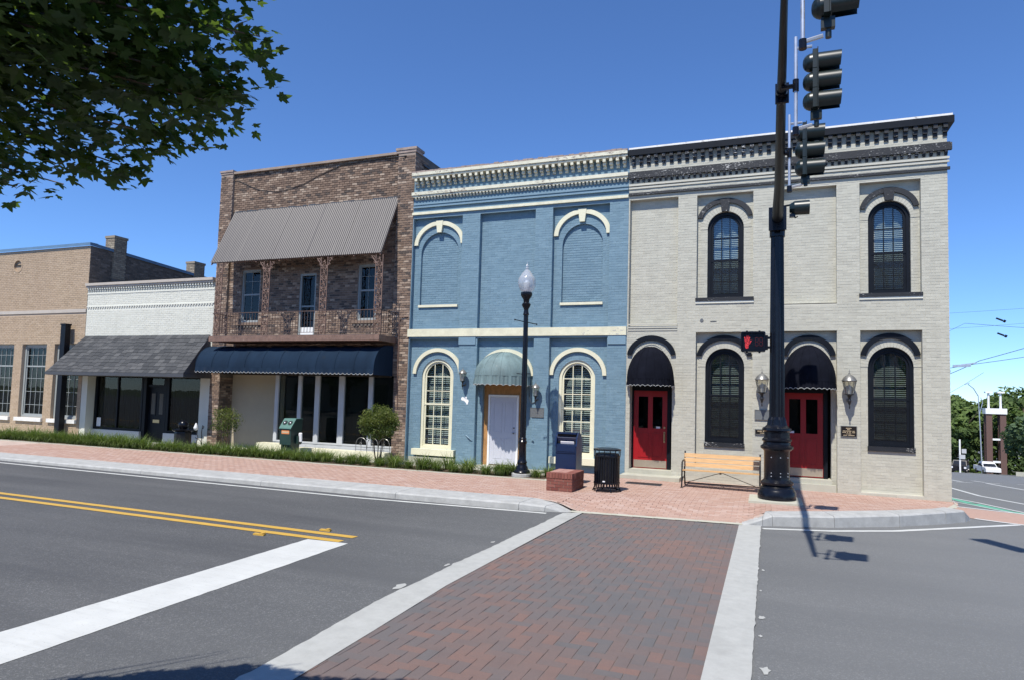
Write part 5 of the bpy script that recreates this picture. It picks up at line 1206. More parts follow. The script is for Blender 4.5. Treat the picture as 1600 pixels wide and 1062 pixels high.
copy_tree(ln, (-0.10, Y, 2.17), label='pewter wall lantern on grey wall between the bench window and the mast')
copy_tree(ln, (-8.56, Y, 2.36), label='small dark lantern on blue wall between left window and boarded door', scale=(0.70, 0.75, 0.72))
copy_tree(ln, (-6.22, Y, 1.97), label='small dark lantern on blue wall right of the grey green awning', scale=(0.70, 0.75, 0.72))

# ------------------------------------------------------------------ street lamp
def street_lamp(x, y):
    z0 = sw_at(x, y)-0.01
    t = thing('street_lamp', 'black cast street lamp with clear acorn globe in front of the blue building', 'street lamp', (x, y, z0))
    c = (x, y, z0)
    M().lathe([(0.27, 0), (0.27, 0.10), (0.26, 0.11)], c, 24).build('footing', 'concrete', t)
    M().lathe([(0.215, 0.11), (0.225, 0.15), (0.20, 0.19), (0.165, 0.21), (0.155, 0.27), (0.125, 0.31), (0.12, 0.36), (0.135, 0.39), (0.12, 0.42), (0.105, 0.46), (0.098, 0.86), (0.115, 0.89), (0.12, 0.93), (0.095, 0.97), (0.105, 1.0), (0.085, 1.04)], c, 24).build('base', 'blackmetal', t, smooth=True)
    M().lathe([(0.084, 1.04), (0.062, 4.25)], c, 24, flute=0.07).build('shaft', 'blackmetal', t)
    M().lathe([(0.062, 4.25), (0.085, 4.27), (0.07, 4.32), (0.06, 4.38), (0.065, 4.42), (0.11, 4.50), (0.12, 4.55), (0.075, 4.60), (0.085, 4.68), (0.14, 4.76), (0.155, 4.80), (0.15, 4.86)], c, 24).build('capital', 'blackmetal', t, smooth=True)
    mb = M().tube([(x-0.28, y-0.10, z0+4.13), (x+0.28, y+0.10, z0+4.02)], 0.012).cyl((x-0.29, y-0.103, z0+4.13), (x-0.26, y-0.093, z0+4.13), 0.022).cyl((x+0.26, y+0.093, z0+4.02), (x+0.29, y+0.103, z0+4.02), 0.022)
    mb.tube([(x-0.2, y-0.07, z0+2.72), (x, y, z0+2.70)], 0.010).tube([(x, y, z0+2.72), (x+0.14, y+0.05, z0+2.72)], 0.010); mb.build('crossbar', 'blackmetal', t)
    g = M().lathe([(0.13, 4.865), (0.19, 4.93), (0.232, 5.04), (0.24, 5.14), (0.225, 5.24), (0.19, 5.30), (0.175, 5.31), (0.14, 5.38), (0.085, 5.44), (0.05, 5.47), (0.045, 5.50)], c, 40, flute=0.018); g.build('globe', 'acrylic', t, smooth=True)
    M().lathe([(0.05, 4.865), (0.085, 4.90), (0.085, 5.12), (0.05, 5.16), (0.045, 5.2)], c, 16).build('lamp_core', 'frost', t, smooth=True)
    M().lathe([(0.05, 5.50), (0.055, 5.52), (0.03, 5.54), (0.04, 5.57), (0.03, 5.60), (0.012, 5.63), (0.004, 5.70)], c, 12).build('finial', 'acrylic', t, smooth=True)
street_lamp(-5.98, 16.38)

# ------------------------------------------------------------------ traffic mast and signals
MX, MY = 0.22, 15.45
mz = sw_at(MX, MY)
tm = thing('traffic_mast', 'tall black fluted traffic mast with its arm reaching over the road', 'traffic mast', (MX, MY, mz))
M().box(MX-0.56, MX+0.50, MY-0.60, MY+0.5, mz-0.1, mz+0.05).build('footing', 'palestone', tm)
c = (MX, MY, mz+0.05)
M().lathe([(0.385, 0), (0.39, 0.03), (0.385, 0.17), (0.36, 0.20), (0.35, 0.24), (0.31, 0.27), (0.30, 0.29), (0.335, 0.32), (0.34, 0.36), (0.30, 0.39), (0.268, 0.42), (0.262, 0.46), (0.262, 1.02), (0.285, 1.05), (0.33, 1.08), (0.335, 1.13), (0.28, 1.17), (0.275, 1.22), (0.30, 1.25), (0.30, 1.28), (0.265, 1.31), (0.262, 1.44), (0.30, 1.47), (0.295, 1.52), (0.24, 1.55), (0.215, 1.58)], c, 32).build('base', 'blackmetal', tm, smooth=True)
mb = M()
for a in (-2.0, -1.3, -0.6):
    for z in (0.55, 0.62, 0.95): mb.cyl((MX+0.26*math.cos(a), MY+0.26*math.sin(a), mz+z), (MX+0.272*math.cos(a), MY+0.272*math.sin(a), mz+z), 0.012, n=6)
mb.build('bolt', 'steel', tm)
M().lathe([(0.205, 1.58), (0.185, 1.70), (0.158, 1.76), (0.134, 5.75)], c, 32, flute=0.10).build('shaft', 'blackmetal', tm)
AZ = 6.05
M().lathe([(0.16, 5.70), (0.16, 6.26), (0.12, 6.32)], c, 16).box(MX-0.16, MX+0.16, MY-0.26, MY-0.02, AZ-0.25, AZ+0.20).box(MX-0.18, MX+0.18, MY-0.30, MY-0.262, AZ-0.28, AZ+0.23).build('arm_clamp', 'blackmetal', tm)
MYT = 6.95
M().tube([(MX, MY-0.25, AZ), (MX-0.0, 13.0, AZ+0.0), (MX-0.04, 9.6, AZ+0.06), (MX-0.06, MYT, AZ+0.10)], 0.118, 14, r1=0.036).build('mast_arm', 'blacktrim', tm, smooth=True)
M().cyl((MX-0.04, 9.35, AZ+0.06), (MX-0.04, 9.05, AZ+0.065), 0.078, 0.075, n=12).box(MX-0.12, MX+0.05, 9.15, 9.2, AZ-0.06, AZ+0.2).build('arm_sleeve', 'blackmetal', tm)
SG = 'traffic signals on the mast arm'
def signal(y, label, zc, h=0.285):
    xa = MX-0.05
    t = thing('traffic_signal', label, 'traffic signal', (xa+0.26, y, zc), SG)
    x0 = xa+0.36
    M().tube([(xa+0.17, y, zc-0.60), (xa+0.17, y, zc+0.62)], 0.022, 10).build('mounting_pipe', 'steel', t, smooth=True)
    M().tube([(xa, y, zc-0.02), (xa+0.17, y, zc-0.02)], 0.03).cyl((xa+0.17, y, zc-0.09), (xa+0.17, y, zc+0.06), 0.038).build('clamp', 'blackmetal', t)
    M().tube([(xa+0.17, y, zc-0.585), (x0, y, zc-0.55)], 0.022).tube([(xa+0.17, y, zc+0.47), (x0, y, zc+0.47)], 0.018).build('bracket', 'steel', t); M().cyl((xa+0.17, y, zc-0.66), (xa+0.17, y, zc-0.56), 0.04).build('elbow_fitting', 'blackmetal', t)
    hb = M()
    for k in range(3):
        z = zc+(k-1)*h
        hb.box(x0, x0+0.05, y-0.125, y+0.125, z-h/2+0.004, z+h/2-0.004)
        for j in range(5):   # domed rear of each section
            f0, f1 = j/5, (j+1)/5; r0, r1 = h*0.46*math.cos(f0*PI/2*0.92), h*0.46*math.cos(f1*PI/2*0.92)
            hb.cyl((x0-0.11*math.sin(f0*PI/2), y, z), (x0-0.11*math.sin(f1*PI/2), y, z), r0, r1, n=16, cap=(j == 4))
    hb.box(x0-0.02, x0+0.11, y-0.035, y+0.035, zc-h*1.5-0.11, zc-h*1.5+0.002).cyl((x0+0.05, y, zc-0.50), (x0+0.05, y, zc-0.58), 0.03)
    ho = hb.build('housing', 'signalgreen', t, smooth=True)
    M().box(x0+0.052, x0+0.062, y-0.15, y+0.15, zc-1.5*h-0.006, zc+1.5*h+0.006).build('backplate', 'signalgreen', t)
    for k in range(3):
        z = zc+(k-1)*h; mb = M(); n = 20; L = 0.245
        for i in range(n+1):
            a = math.radians(-62+304*i/n); ln_ = L*(1-0.07*(1-math.sin(a))/2) 
            for (xx, rr) in ((x0+0.063, h*0.46), (x0+0.09+ln_, h*0.45), (x0+0.09+ln_, h*0.435), (x0+0.063, h*0.445)): mb.v.append((xx, y+rr*math.cos(a), z+rr*math.sin(a)))
        mb.f = [(i*4+j, (i+1)*4+j, (i+1)*4+(j+1) % 4, i*4+(j+1) % 4) for i in range(n) for j in range(4)]; mb.t = [0.5]*len(mb.f)
        mb.build('visor', 'signalgreen', t, smooth=True)
        M().cyl((x0+0.064, y, z), (x0+0.08, y, z), 0.11, 0.10, n=18).build('lens', 'carblack', t)
    return t
signal(11.3, 'smallest looking three light signal, lowest of those on the mast arm', AZ+0.03)
signal(8.85, 'middle three light traffic signal against the sky on the mast arm', AZ+0.02, 0.25)
signal(7.15, 'nearest traffic signal, cut off by the top of the photo', AZ+0.26, 0.25)
# single detector with round hood beside the mast head
t = thing('signal_detector', 'small round hooded detector on the mast side just under the arm', 'detector', (MX+0.3, MY-0.15, 6.25))
x0 = MX+0.34; yy = MY-0.18; z = 6.26
mb = M(); n = 18
for i in range(n+1):
    a = math.radians(-90+360*i/n)
    for (xx, rr) in ((x0, 0.15), (x0+0.30, 0.155), (x0+0.30, 0.148), (x0, 0.14)): mb.v.append((xx, yy+rr*math.cos(a), z+rr*math.sin(a)))
mb.f = [(i*4+j, (i+1)*4+j, (i+1)*4+(j+1) % 4, i*4+(j+1) % 4) for i in range(n) for j in range(4)]; mb.t = [0.5]*len(mb.f); mb.build('hood', 'signalgreen', t, smooth=True)
M().cyl((x0-0.10, yy, z), (x0, yy, z), 0.09, 0.15, n=14).cyl((x0+0.005, yy, z), (x0+0.02, yy, z), 0.14, n=14).build('housing', 'signalgreen', t)
M().tube([(MX+0.12, MY-0.1, z+0.08), (x0-0.05, yy, z+0.08)], 0.02).tube([(x0-0.04, yy, z-0.1), (x0+0.02, yy-0.02, z-0.22), (x0+0.06, yy, z-0.19)], 0.018).box(x0-0.10, x0+0.02, yy-0.05, yy+0.05, z-0.2, z-0.13).build('bracket', 'blackmetal', t)
# pedestrian signal
px, py, pz = -0.27, MY-0.02, 3.37
t = thing('pedestrian_signal', 'pedestrian signal box with lit red hand on the left of the mast', 'pedestrian signal', (px, py, pz-0.2))
W2, H2 = 0.255, 0.215
def rrect(w, h, r, n=4):
    pts = []
    for cx, cz, a0 in ((w-r, -h+r, -90), (w-r, h-r, 0), (-w+r, h-r, 90), (-w+r, -h+r, 180)):
        for i in range(n+1): a = math.radians(a0+90*i/n); pts.append((cx+r*math.cos(a), cz+r*math.sin(a)))
    return pts
M().prism([(px+a, pz+b) for a, b in rrect(W2, H2, 0.035)], py-0.06, py+0.09).build('housing', 'blackmetal', t)
mb = M(); o = rrect(W2, H2, 0.035); i_ = rrect(W2-0.03, H2-0.03, 0.02); k = len(o)
v = [(px+a, py-0.12, pz+b) for a, b in o]+[(px+a, py-0.12, pz+b) for a, b in i_]+[(px+a, py-0.061, pz+b) for a, b in o]+[(px+a, py-0.061, pz+b) for a, b in i_]
fs = []
for a in range(k): b = (a+1) % k; fs += [(a, b, k+b, k+a), (k+a, k+b, 3*k+b, 3*k+a), (a, 2*k+a, 2*k+b, b)]
mb.add(v, fs).build('hood', 'blackmetal', t)
mb = M()
for sx in (-0.13, 0.13):
    for sz in (-1, 1): mb.box(px+sx-0.02, px+sx+0.02, py-0.07, py+0.02, pz+sz*(H2+0.012)-0.012, pz+sz*(H2+0.012)+0.012)
mb.build('latch', 'blackmetal', t)
M().box(px+W2+0.001, MX-0.12, py-0.03, py+0.05, pz+0.06, pz+0.11).box(px+W2+0.001, MX-0.12, py-0.03, py+0.05, pz-0.14, pz-0.09).box(px+W2, px+W2+0.05, py-0.05, py+0.07, pz-0.17, pz+0.14).build('bracket', 'blackmetal', t)
def in_hand(u, v):
    # u right, v up, unit: palm about 0.1 wide
    def cap(x0, z0, x1, z1, r):
        dx, dz = x1-x0, z1-z0; q = max(0, min(1, ((u-x0)*dx+(v-z0)*dz)/(dx*dx+dz*dz))); return math.hypot(u-x0-q*dx, v-z0-q*dz) < r
    return cap(-0.005, -0.05, -0.005, 0.0, 0.043) or cap(-0.04, 0.0, -0.055, 0.085, 0.010) or cap(-0.016, 0.02, -0.020, 0.115, 0.011) or cap(0.008, 0.02, 0.012, 0.11, 0.011) or cap(0.030, 0.0, 0.042, 0.08, 0.010) or cap(0.03, -0.06, 0.075, 0.01, 0.012) or cap(-0.01, -0.09, -0.01, -0.12, 0.035)
mb = M(); st = 0.0125
for i in range(-12, 13):
    for j in range(-13, 13):
        u, v_ = i*st+(st/2 if j % 2 else 0), j*st
        if in_hand(u, v_):
            edge = not (in_hand(u-st, v_) and in_hand(u+st, v_) and in_hand(u, v_+st) and in_hand(u, v_-st))
            if edge or RNG.random() < 0.8: mb.cyl((px-0.12+u, py-0.062, pz+v_+0.01), (px-0.12+u, py-0.070, pz+v_+0.01), 0.0056, n=6)
mb.build('hand_symbol', 'redled', t)
SEG = {'a': (0, 1, 1, 1), 'b': (1, 0.5, 1, 1), 'c': (1, 0, 1, 0.5), 'd': (0, 0, 1, 0), 'e': (0, 0, 0, 0.5), 'f': (0, 0.5, 0, 1), 'g': (0, 0.5, 1, 0.5)}
mb = M()
for dx in (0.045, 0.135):
    for s_ in 'abcdefg':
        a = SEG[s_]
        for q in range(7):
            u, v_ = a[0]+(a[2]-a[0])*q/6, a[1]+(a[3]-a[1])*q/6; mb.cyl((px+dx+u*0.058, py-0.062, pz-0.085+v_*0.17), (px+dx+u*0.058, py-0.069, pz-0.085+v_*0.17), 0.0045, n=6)
mb.build('countdown_digits', 'dimled', t)

# ------------------------------------------------------------------ bench
bx0, bx1 = -1.95, -0.10; by = 17.0; bz = sw_at(-1, 17)
t = thing('park_bench', 'wooden slatted bench with black iron ends under the arched window', 'bench', (-1.02, by, bz))
def slat(p, q, w, th, nrm):
    """bench slat from p to q, width along w"""
    mb = M(); c_ = (Vector(p)+Vector(q))/2; ax = (Vector(q)-Vector(p))/2; wv = Vector(w); nv = Vector(nrm)
    e = 0.15; mb.obox(c_, ax, wv, nv*th); return mb.build('slat', 'wood', t)
for k in range(5):
    yy = by-0.27+k*0.098; zz = bz+0.435-k*0.006
    slat((bx0+0.02, yy, zz), (bx1-0.02, yy, zz), (0, 0.042, -0.003), 0.014, (0, 0, 1))
for k in range(3):
    z = bz+0.53+k*0.115; yy = by+0.245+k*0.028
    slat((bx0+0.02, yy, z), (bx1-0.02, yy, z), (0, 0.010, 0.048), 0.014, (0, 1, -0.2))
for x in (bx0+0.03, bx1-0.03):
    mb = M(); r = 0.020
    mb.tube([(x, by-0.34, bz), (x, by-0.31, bz+0.2), (x, by-0.30, bz+0.42), (x, by-0.28, bz+0.62), (x, by-0.05, bz+0.655), (x, by+0.24, bz+0.64)], r, 6)
    mb.tube([(x, by+0.40, bz), (x, by+0.27, bz+0.22), (x, by+0.24, bz+0.42), (x, by+0.36, bz+0.86)], r, 6)
    mb.tube([(x, by-0.31, bz+0.405), (x, by+0.24, bz+0.385)], r, 6).tube([(x, by-0.31, bz+0.12), (x, by-0.1, bz+0.24), (x, by+0.12, bz+0.24), (x, by+0.33, bz+0.12)], 0.014, 6)
    spiral(mb, 0, 0, 0.001, 0) if False else None
    mb.box(x-0.03, x+0.03, by-0.39, by-0.30, bz-0.002, bz+0.02).box(x-0.03, x+0.03, by+0.36, by+0.44, bz-0.002, bz+0.02).build('end_frame', 'blackiron', t)
M().box(bx0+0.05, bx1-0.05, by-0.06, by-0.03, bz+0.10, bz+0.125).tube([(bx0+0.1, by-0.03, bz+0.11), (-1.02, by+0.15, bz+0.38)], 0.008).tube([(bx1-0.1, by-0.03, bz+0.11), (-1.02, by+0.15, bz+0.38)], 0.008).box(-1.04, -1.0, by-0.3, by+0.24, bz+0.385, bz+0.41).build('brace', 'blackiron', t)

# ------------------------------------------------------------------ litter bins
def slat_bin(x, y, z0, label):
    t = thing('litter_bin', label, 'litter bin', (x, y, z0)); n = 28; R0 = 0.285
    me = None
    for i in range(n):
        a = 2*PI*i/n
        if me is None: o = M().box(R0-0.004, R0+0.004, -0.019, 0.019, 0.10, 0.80).build('slat', 'blackmetal', None); me = o.data
        else: o = bpy.data.objects.new('slat', me); C.objects.link(o)
        o.location = (x, y, z0); o.rotation_euler = (0, 0, a); attach(o, t)
    def ring(r, z, hh, th=0.012):
        m_ = M(); k = 32
        for i in range(k):
            a, b = 2*PI*i/k, 2*PI*(i+1)/k
            for rr, zz in ((r, z), (r, z+hh), (r-th, z+hh), (r-th, z)): m_.v.append((x+rr*math.cos(a), y+rr*math.sin(a), z0+zz))
        m_.f = [(i*4+j, ((i+1) % k)*4+j, ((i+1) % k)*4+(j+1) % 4, i*4+(j+1) % 4) for i in range(k) for j in range(4)]; m_.t = [0.5]*len(m_.f)
        return m_.build('ring', 'blackmetal', t, smooth=True)
    ring(0.30, 0.18, 0.035); ring(0.30, 0.78, 0.03); ring(0.315, 0.925, 0.03, 0.04); ring(0.30, 0.02, 0.03)
    M().lathe([(0.262, 0.19), (0.265, 0.78), (0.25, 0.86)], (x, y, z0), 28).build('liner', 'blackiron', t)
    M().lathe([(0.31, 0.93), (0.305, 0.955), (0.24, 0.975), (0.18, 0.965)], (x, y, z0), 28).build('lid', 'blackmetal', t, smooth=True)
    mb = M()
    for i in range(14): a = 2*PI*(i+0.5)/14; mb.tube([(x+0.292*math.cos(a), y+0.292*math.sin(a), z0+0.80), (x+0.30*math.cos(a), y+0.30*math.sin(a), z0+0.93)], 0.009, 4)
    for i in range(6): a = 2*PI*i/6; mb.tube([(x+0.28*math.cos(a), y+0.28*math.sin(a), z0+0.1), (x+0.33*math.cos(a), y+0.33*math.sin(a), z0)], 0.014, 5)
    mb.build('foot', 'blackmetal', t)
    M().box(x-0.025, x+0.03, y-0.318, y-0.302, z0+0.235, z0+0.26).build('badge', 'sticker', t)
slat_bin(-3.39, 14.95, sw_at(-3.39, 14.95), 'black slatted metal litter bin beside the red brick pier')
bx, by_ = -18.98, 17.45; z0 = -0.05
t = thing('litter_bin', 'black round bin with wide disc lid and ball top by the white shop', 'litter bin', (bx, by_, z0))
M().lathe([(0.26, 0), (0.28, 0.05), (0.28, 0.52), (0.27, 0.56)], (bx, by_, z0), 24, flute=0.04).build('body', 'blackiron', t)
M().lathe([(0.27, 0.561), (0.345, 0.60), (0.35, 0.625), (0.25, 0.65)], (bx, by_, z0), 28).build('disc_lid', 'blackmetal', t, smooth=True)
M().lathe([(0.10, 0.651)]+[(0.17*math.cos(a), 0.79+0.17*math.sin(a)) for a in [math.radians(d) for d in range(-50, 90, 14)]]+[(0.004, 0.96)], (bx, by_, z0), 24).build('ball', 'blackmetal', t, smooth=True)
t = thing('garden_ornament', 'small pale bird ornament on a black wire stand behind the ball topped bin', 'ornament', (-18.75, 17.75, -0.05))
M().lathe([(0.02, 0.60), (0.07, 0.64), (0.085, 0.70), (0.05, 0.78), (0.02, 0.86)], (-18.72, 17.75, -0.05), 10).build('bird_body', 'frost', t, smooth=True)
mb = M(); mb.tube([(-18.72, 17.75, 0.55), (-18.6, 17.75, 0.3), (-18.72, 17.75, 0.0)], 0.012).tube([(-18.72, 17.75, 0.3), (-18.5, 17.75, 0.22), (-18.35, 17.75, -0.04)], 0.012).tube([(-18.4, 17.75, 0.62), (-18.36, 17.75, 0.7), (-18.42, 17.75, 0.74), (-18.45, 17.75, 0.5), (-18.4, 17.75, 0.0)], 0.014); mb.build('wire_stand', 'blackiron', t)

# ------------------------------------------------------------------ mailbox and brick pier
ux, uy = -4.53, 15.75; uz = sw_at(ux, uy)
t = thing('mailbox', 'dark blue street mailbox with rounded top behind the low brick pier', 'mailbox', (ux, uy, uz))
hw, hd = 0.26, 0.27; prof = [(-hd, 0.16), (hd, 0.16), (hd, 0.98)]+[(hd-0.27*(1-math.cos(a)), 0.98+0.27*math.sin(a)) for a in [PI/2*i/8 for i in range(1, 9)]]
prof += [(-0.03, 1.25), (-0.19, 1.18), (-0.215, 1.13), (-0.16, 0.98), (-hd, 0.955)]
M().prism([(uy+a, uz+b) for a, b in prof], ux-hw, ux+hw, plane='yz').build('body', 'mailblue', t)
M().box(ux-hw+0.03, ux+hw-0.03, uy-hd-0.012, uy-hd-0.001, uz+0.80, uz+0.945).box(ux-hw+0.02, ux+hw-0.02, uy-hd-0.015, uy-hd, uz+0.765, uz+0.785).build('chute_flap', 'mailblue', t)
for s_ in (-1, 1): M().prism([(uy-hd-0.02, uz+0.93), (uy-0.12, uz+0.96), (uy-0.05, uz+1.26), (uy-0.13, uz+1.255), (uy-0.245, uz+1.15)], ux+s_*hw-0.018+(-0.0 if s_ < 0 else 0.0), ux+s_*hw+0.018, plane='yz').build('chute_cheek', 'mailblue', t)
M().box(ux-hw+0.02, ux+hw-0.02, uy-0.26, uy-0.10, uz+1.22, uz+1.262).build('hood', 'mailblue', t)
M().add([(ux-hw+0.03, uy-0.212, uz+1.21), (ux+hw-0.03, uy-0.212, uz+1.21), (ux+hw-0.03, uy-0.172, uz+0.99), (ux-hw+0.03, uy-0.172, uz+0.99)], [(0, 1, 2, 3)]).build('chute_opening', 'dark', t)
M().obox((ux+0.02, uy-0.225, uz+1.01), (0.17, 0, 0), (0, -0.012, 0.028), (0, 0.008, 0.004)).build('schedule_label', 'sticker', t)
M().box(ux-hw+0.02, ux+hw-0.02, uy-hd-0.008, uy-hd-0.001, uz+0.20, uz+0.74).build('door_panel', 'mailblue', t)
for sx in (-1, 1):
    for sy in (-1, 1): M().box(ux+sx*0.22-0.03, ux+sx*0.22+0.03, uy+sy*0.23-0.02, uy+sy*0.23+0.02, uz, uz+0.16).build('leg', 'mailblue', t)
for i in range(8):   # side seam
    pass
qx0, qx1, qy0, qy1 = -4.62, -4.02, 14.28, 15.28; qz = 0.345
t = thing('brick_pier', 'low red brick pier with paved top in front of the mailbox', 'brick pier', ((qx0+qx1)/2, (qy0+qy1)/2, -0.06))
M().box(qx0+0.008, qx1-0.008, qy0+0.008, qy1-0.008, -0.3, qz-0.01).build('core', 'mortar', t)
def pbrick(x0, x1, y0, y1, z0, z1, m_='planterbrick'): M().box(x0, x1, y0, y1, z0, z1, RNG.random()).build('brick', m_, t)
H_ = 0.068; z = qz-0.12; r = 0
while z > -0.25:
    off = 0.1 if r % 2 else 0.0
    x = qx0-off
    while x < qx1:
        a, b = max(qx0, x), min(qx1, x+0.19)
        if b-a > 0.03: pbrick(a+0.0, b, qy0+RNG.uniform(-0.002, 0.002), qy0+0.0079, z-H_+0.008, z)
        x += 0.2
    y = qy0-(0.0 if r % 2 else 0.1)
    while y < qy1:
        a, b = max(qy0+0.009, y), min(qy1, y+0.19)
        if b-a > 0.03: pbrick(qx1-0.0079, qx1+RNG.uniform(-0.002, 0.002), a, b, z-H_+0.008, z)
        y += 0.2
    z -= H_; r += 1
x = qx0
while x < qx1-0.03: pbrick(x, min(qx1, x+0.062), qy0-0.012, qy0+0.19, qz-0.115, qz, 'planterbrick'); x += 0.0705
y = qy0+0.20
while y < qy1-0.04: pbrick(qx1-0.2, qx1+0.012, y, y+0.062, qz-0.115, qz, 'planterbrick'); y += 0.0705
y = qy0+0.20; k = 0
while y < qy1-0.05:
    x = qx0+0.0
    while x < qx1-0.22: pbrick(x, min(qx1-0.21, x+0.19), y, y+0.09, qz-0.05, qz-0.004, 'planttop'); x += 0.2
    y += 0.098

# ------------------------------------------------------------------ green collection box, wire hoops, grate
gx, gy = -14.13, 17.15; gz = -0.05
t = thing('collection_box', 'dark green metal drop box with sloped top and two round openings', 'collection box', (gx, gy, gz))
gw = 0.215
M().box(gx-0.2, gx+0.2, gy-0.18, gy+0.2, gz, gz+0.38).build('plinth', 'boxgreen', t)
M().prism([(gy-0.24, gz+0.38), (gy+0.28, gz+0.38), (gy+0.28, gz+1.18), (gy-0.02, gz+1.18), (gy-0.24, gz+0.90)], gx-gw, gx+gw, plane='yz').build('body', 'boxgreen', t)
M().prism([(gy-0.28, gz+0.885), (gy-0.27, gz+0.915), (gy-0.04, gz+1.20), (gy+0.30, gz+1.20), (gy+0.30, gz+1.182), (gy-0.02, gz+1.182), (gy-0.25, gz+0.895)], gx-gw-0.015, gx+gw+0.015, plane='yz').build('top', basic('faded green enamel', (0.07, 0.16, 0.13), 0.5, 0.1), t)
for s_ in (-1, 1):
    c_ = Vector((gx+s_*0.1, gy-0.148, gz+1.062)); n_ = Vector((0, -0.786, 0.618))
    M().cyl(c_, c_+n_*0.02, 0.088, 0.08, n=18).build('opening_rim', 'boxgreen', t); M().cyl(c_+n_*0.0201, c_+n_*0.0215, 0.062, n=16).build('opening', 'dark', t)
    M().cyl(c_+n_*0.0216+Vector((0.01*s_, 0, 0)), c_+n_*0.024+Vector((0.01*s_, 0, 0)), 0.022, n=10).build('bolt', 'frost', t)
M().box(gx-0.15, gx+0.15, gy-0.247, gy-0.2405, gz+0.72, gz+0.84).build('label_plate', 'orange', t)
M().box(gx-0.13, gx+0.13, gy-0.2495, gy-0.2472, gz+0.755, gz+0.80).build('label_print', 'gold', t)
M().box(gx+gw, gx+gw+0.10, gy-0.02, gy+0.18, gz+0.42, gz+0.66).build('pocket', 'boxgreen', t)
M().obox((gx+gw+0.14, gy+0.05, gz+0.62), (0.055, 0, 0), (0, 0.02, 0.01), (0, -0.01, 0.13)).build('paper', 'sticker', t)
t = thing('wire_hoops', 'row of grey wire garden hoops on the pale planter box by the pier', 'garden hoops', (-11.55, 17.95, 0.17))
mb = M()
for k in range(3):
    cx = -12.0+k*0.42; mb.tube([(cx-0.21, 17.93, 0.17)]+[(cx-0.2*math.cos(a), 17.93, 0.36+0.25*math.sin(a)**0.8) for a in [PI*i/10 for i in range(1, 10)]]+[(cx+0.21, 17.93, 0.17)], 0.009, 5)
    spiral(mb, cx-0.03, 0.40, 0.06, 17.93, 1.2, 1, t=0.007); mb.tube([(cx, 17.93, 0.17), (cx, 17.93, 0.55)], 0.007, 5)
mb.tube([(-12.2, 17.93, 0.24), (-11.0, 17.93, 0.24)], 0.008, 5); mb.build('hoop', 'pewter', t)
gb_z = sw_at(-2.85, 16.6)+0.006
t = thing('floor_grate', 'dark rectangular mat on the paving by the left red door step', 'grate', (-2.87, 16.75, gb_z))
M().box(-3.30, -2.42, 16.58, 16.92, gb_z-0.01, gb_z+0.008).build('frame', 'charcoal', t)
mb = M()
for k in range(20): mb.box(-3.27+k*0.042, -3.245+k*0.042, 16.60, 16.90, gb_z+0.0085, gb_z+0.014)
mb.build('bar', 'blackiron', t)

# ------------------------------------------------------------------ plants
def blade(mb, base, az, lean, L, w, tone, R):
    d = Vector((math.cos(az), math.sin(az), 0)); s_ = Vector((-d.y, d.x, 0)); p = Vector(base); n = 4; ang = math.radians(82)-lean*0.2
    prev = None
    for i in range(n+1):
        ww = w*(1-(i/n)**1.6); a, b = p+s_*ww, p-s_*ww
        if prev: mb.add([tuple(prev[0]), tuple(prev[1]), tuple(b), tuple(a)], [(0, 1, 2, 3)], tone)
        prev = (a, b); p = p+(d*math.cos(ang)+Vector((0, 0, 1))*math.sin(ang))*(L/n); ang -= lean
def clump_mesh(seed, n, Lm, dry=0.1):
    R = random.Random(seed); mb = M()
    for i in range(n):
        az = R.uniform(0, 2*PI); r = abs(R.gauss(0, 0.10)); tone = R.uniform(0, 0.6)+(0.4 if R.random() < dry else 0)
        blade(mb, (r*math.cos(az), r*math.sin(az), -0.01), az+R.gauss(0, 0.4), R.uniform(0.2, 0.8), Lm*R.uniform(0.65, 1.15), R.uniform(0.006, 0.011), min(1, tone), R)
    return mb
CL = []
for i in range(7):
    o = clump_mesh(40+i, 190, 0.50, 0.12 if i < 5 else 0.6).build('lily_turf', 'grassleaf', None); CL.append(o)
kx = -26.9; used = set(); idx = 0; R = random.Random(3)
LBL = 'green strap leaved clump in the long planting row before the shops'
while kx < -5.5:
    for row in range(2):
        if R.random() < (0.12 if row else 0.03): continue
        if abs(kx+6.04) < 0.22 and not row: x = kx
        i = R.randrange(5) if (kx < -14 or R.random() < 0.75) else R.choice([5, 6])
        if i in used: o = CL[i].copy(); C.objects.link(o)
        else: o = CL[i]; used.add(i)
        x = kx+R.uniform(-0.06, 0.06)+row*0.2; y = (16.33 if row == 0 else 16.68)+R.uniform(-0.05, 0.05)
        if math.hypot(x+5.98, y-16.38) < 0.36: x = -6.55
        o.location = (x, y, -0.045); s_ = R.uniform(0.75, 1.1)*(1.12 if kx < -19 else 0.98); o.scale = (s_, s_, s_*R.uniform(0.9, 1.1)); o.rotation_euler = (0, 0, R.uniform(0, 6.28))
        wh_ = 'tan building' if x < -25.2 else 'white shop' if x < -18.66 else 'brown shop' if x < -10.57 else 'blue building'
        kd = ('green' if i < 5 else 'straw tinged')+(' front row' if row == 0 else ' back row')
        tag(o, kd+' strap leaved clump in the planting strip before the '+wh_, 'plant', kd+' clumps before the '+wh_)
    kx += 0.40 if kx < -12 else 0.47
for i in range(7):
    if i not in used: bpy.data.objects.remove(CL[i])
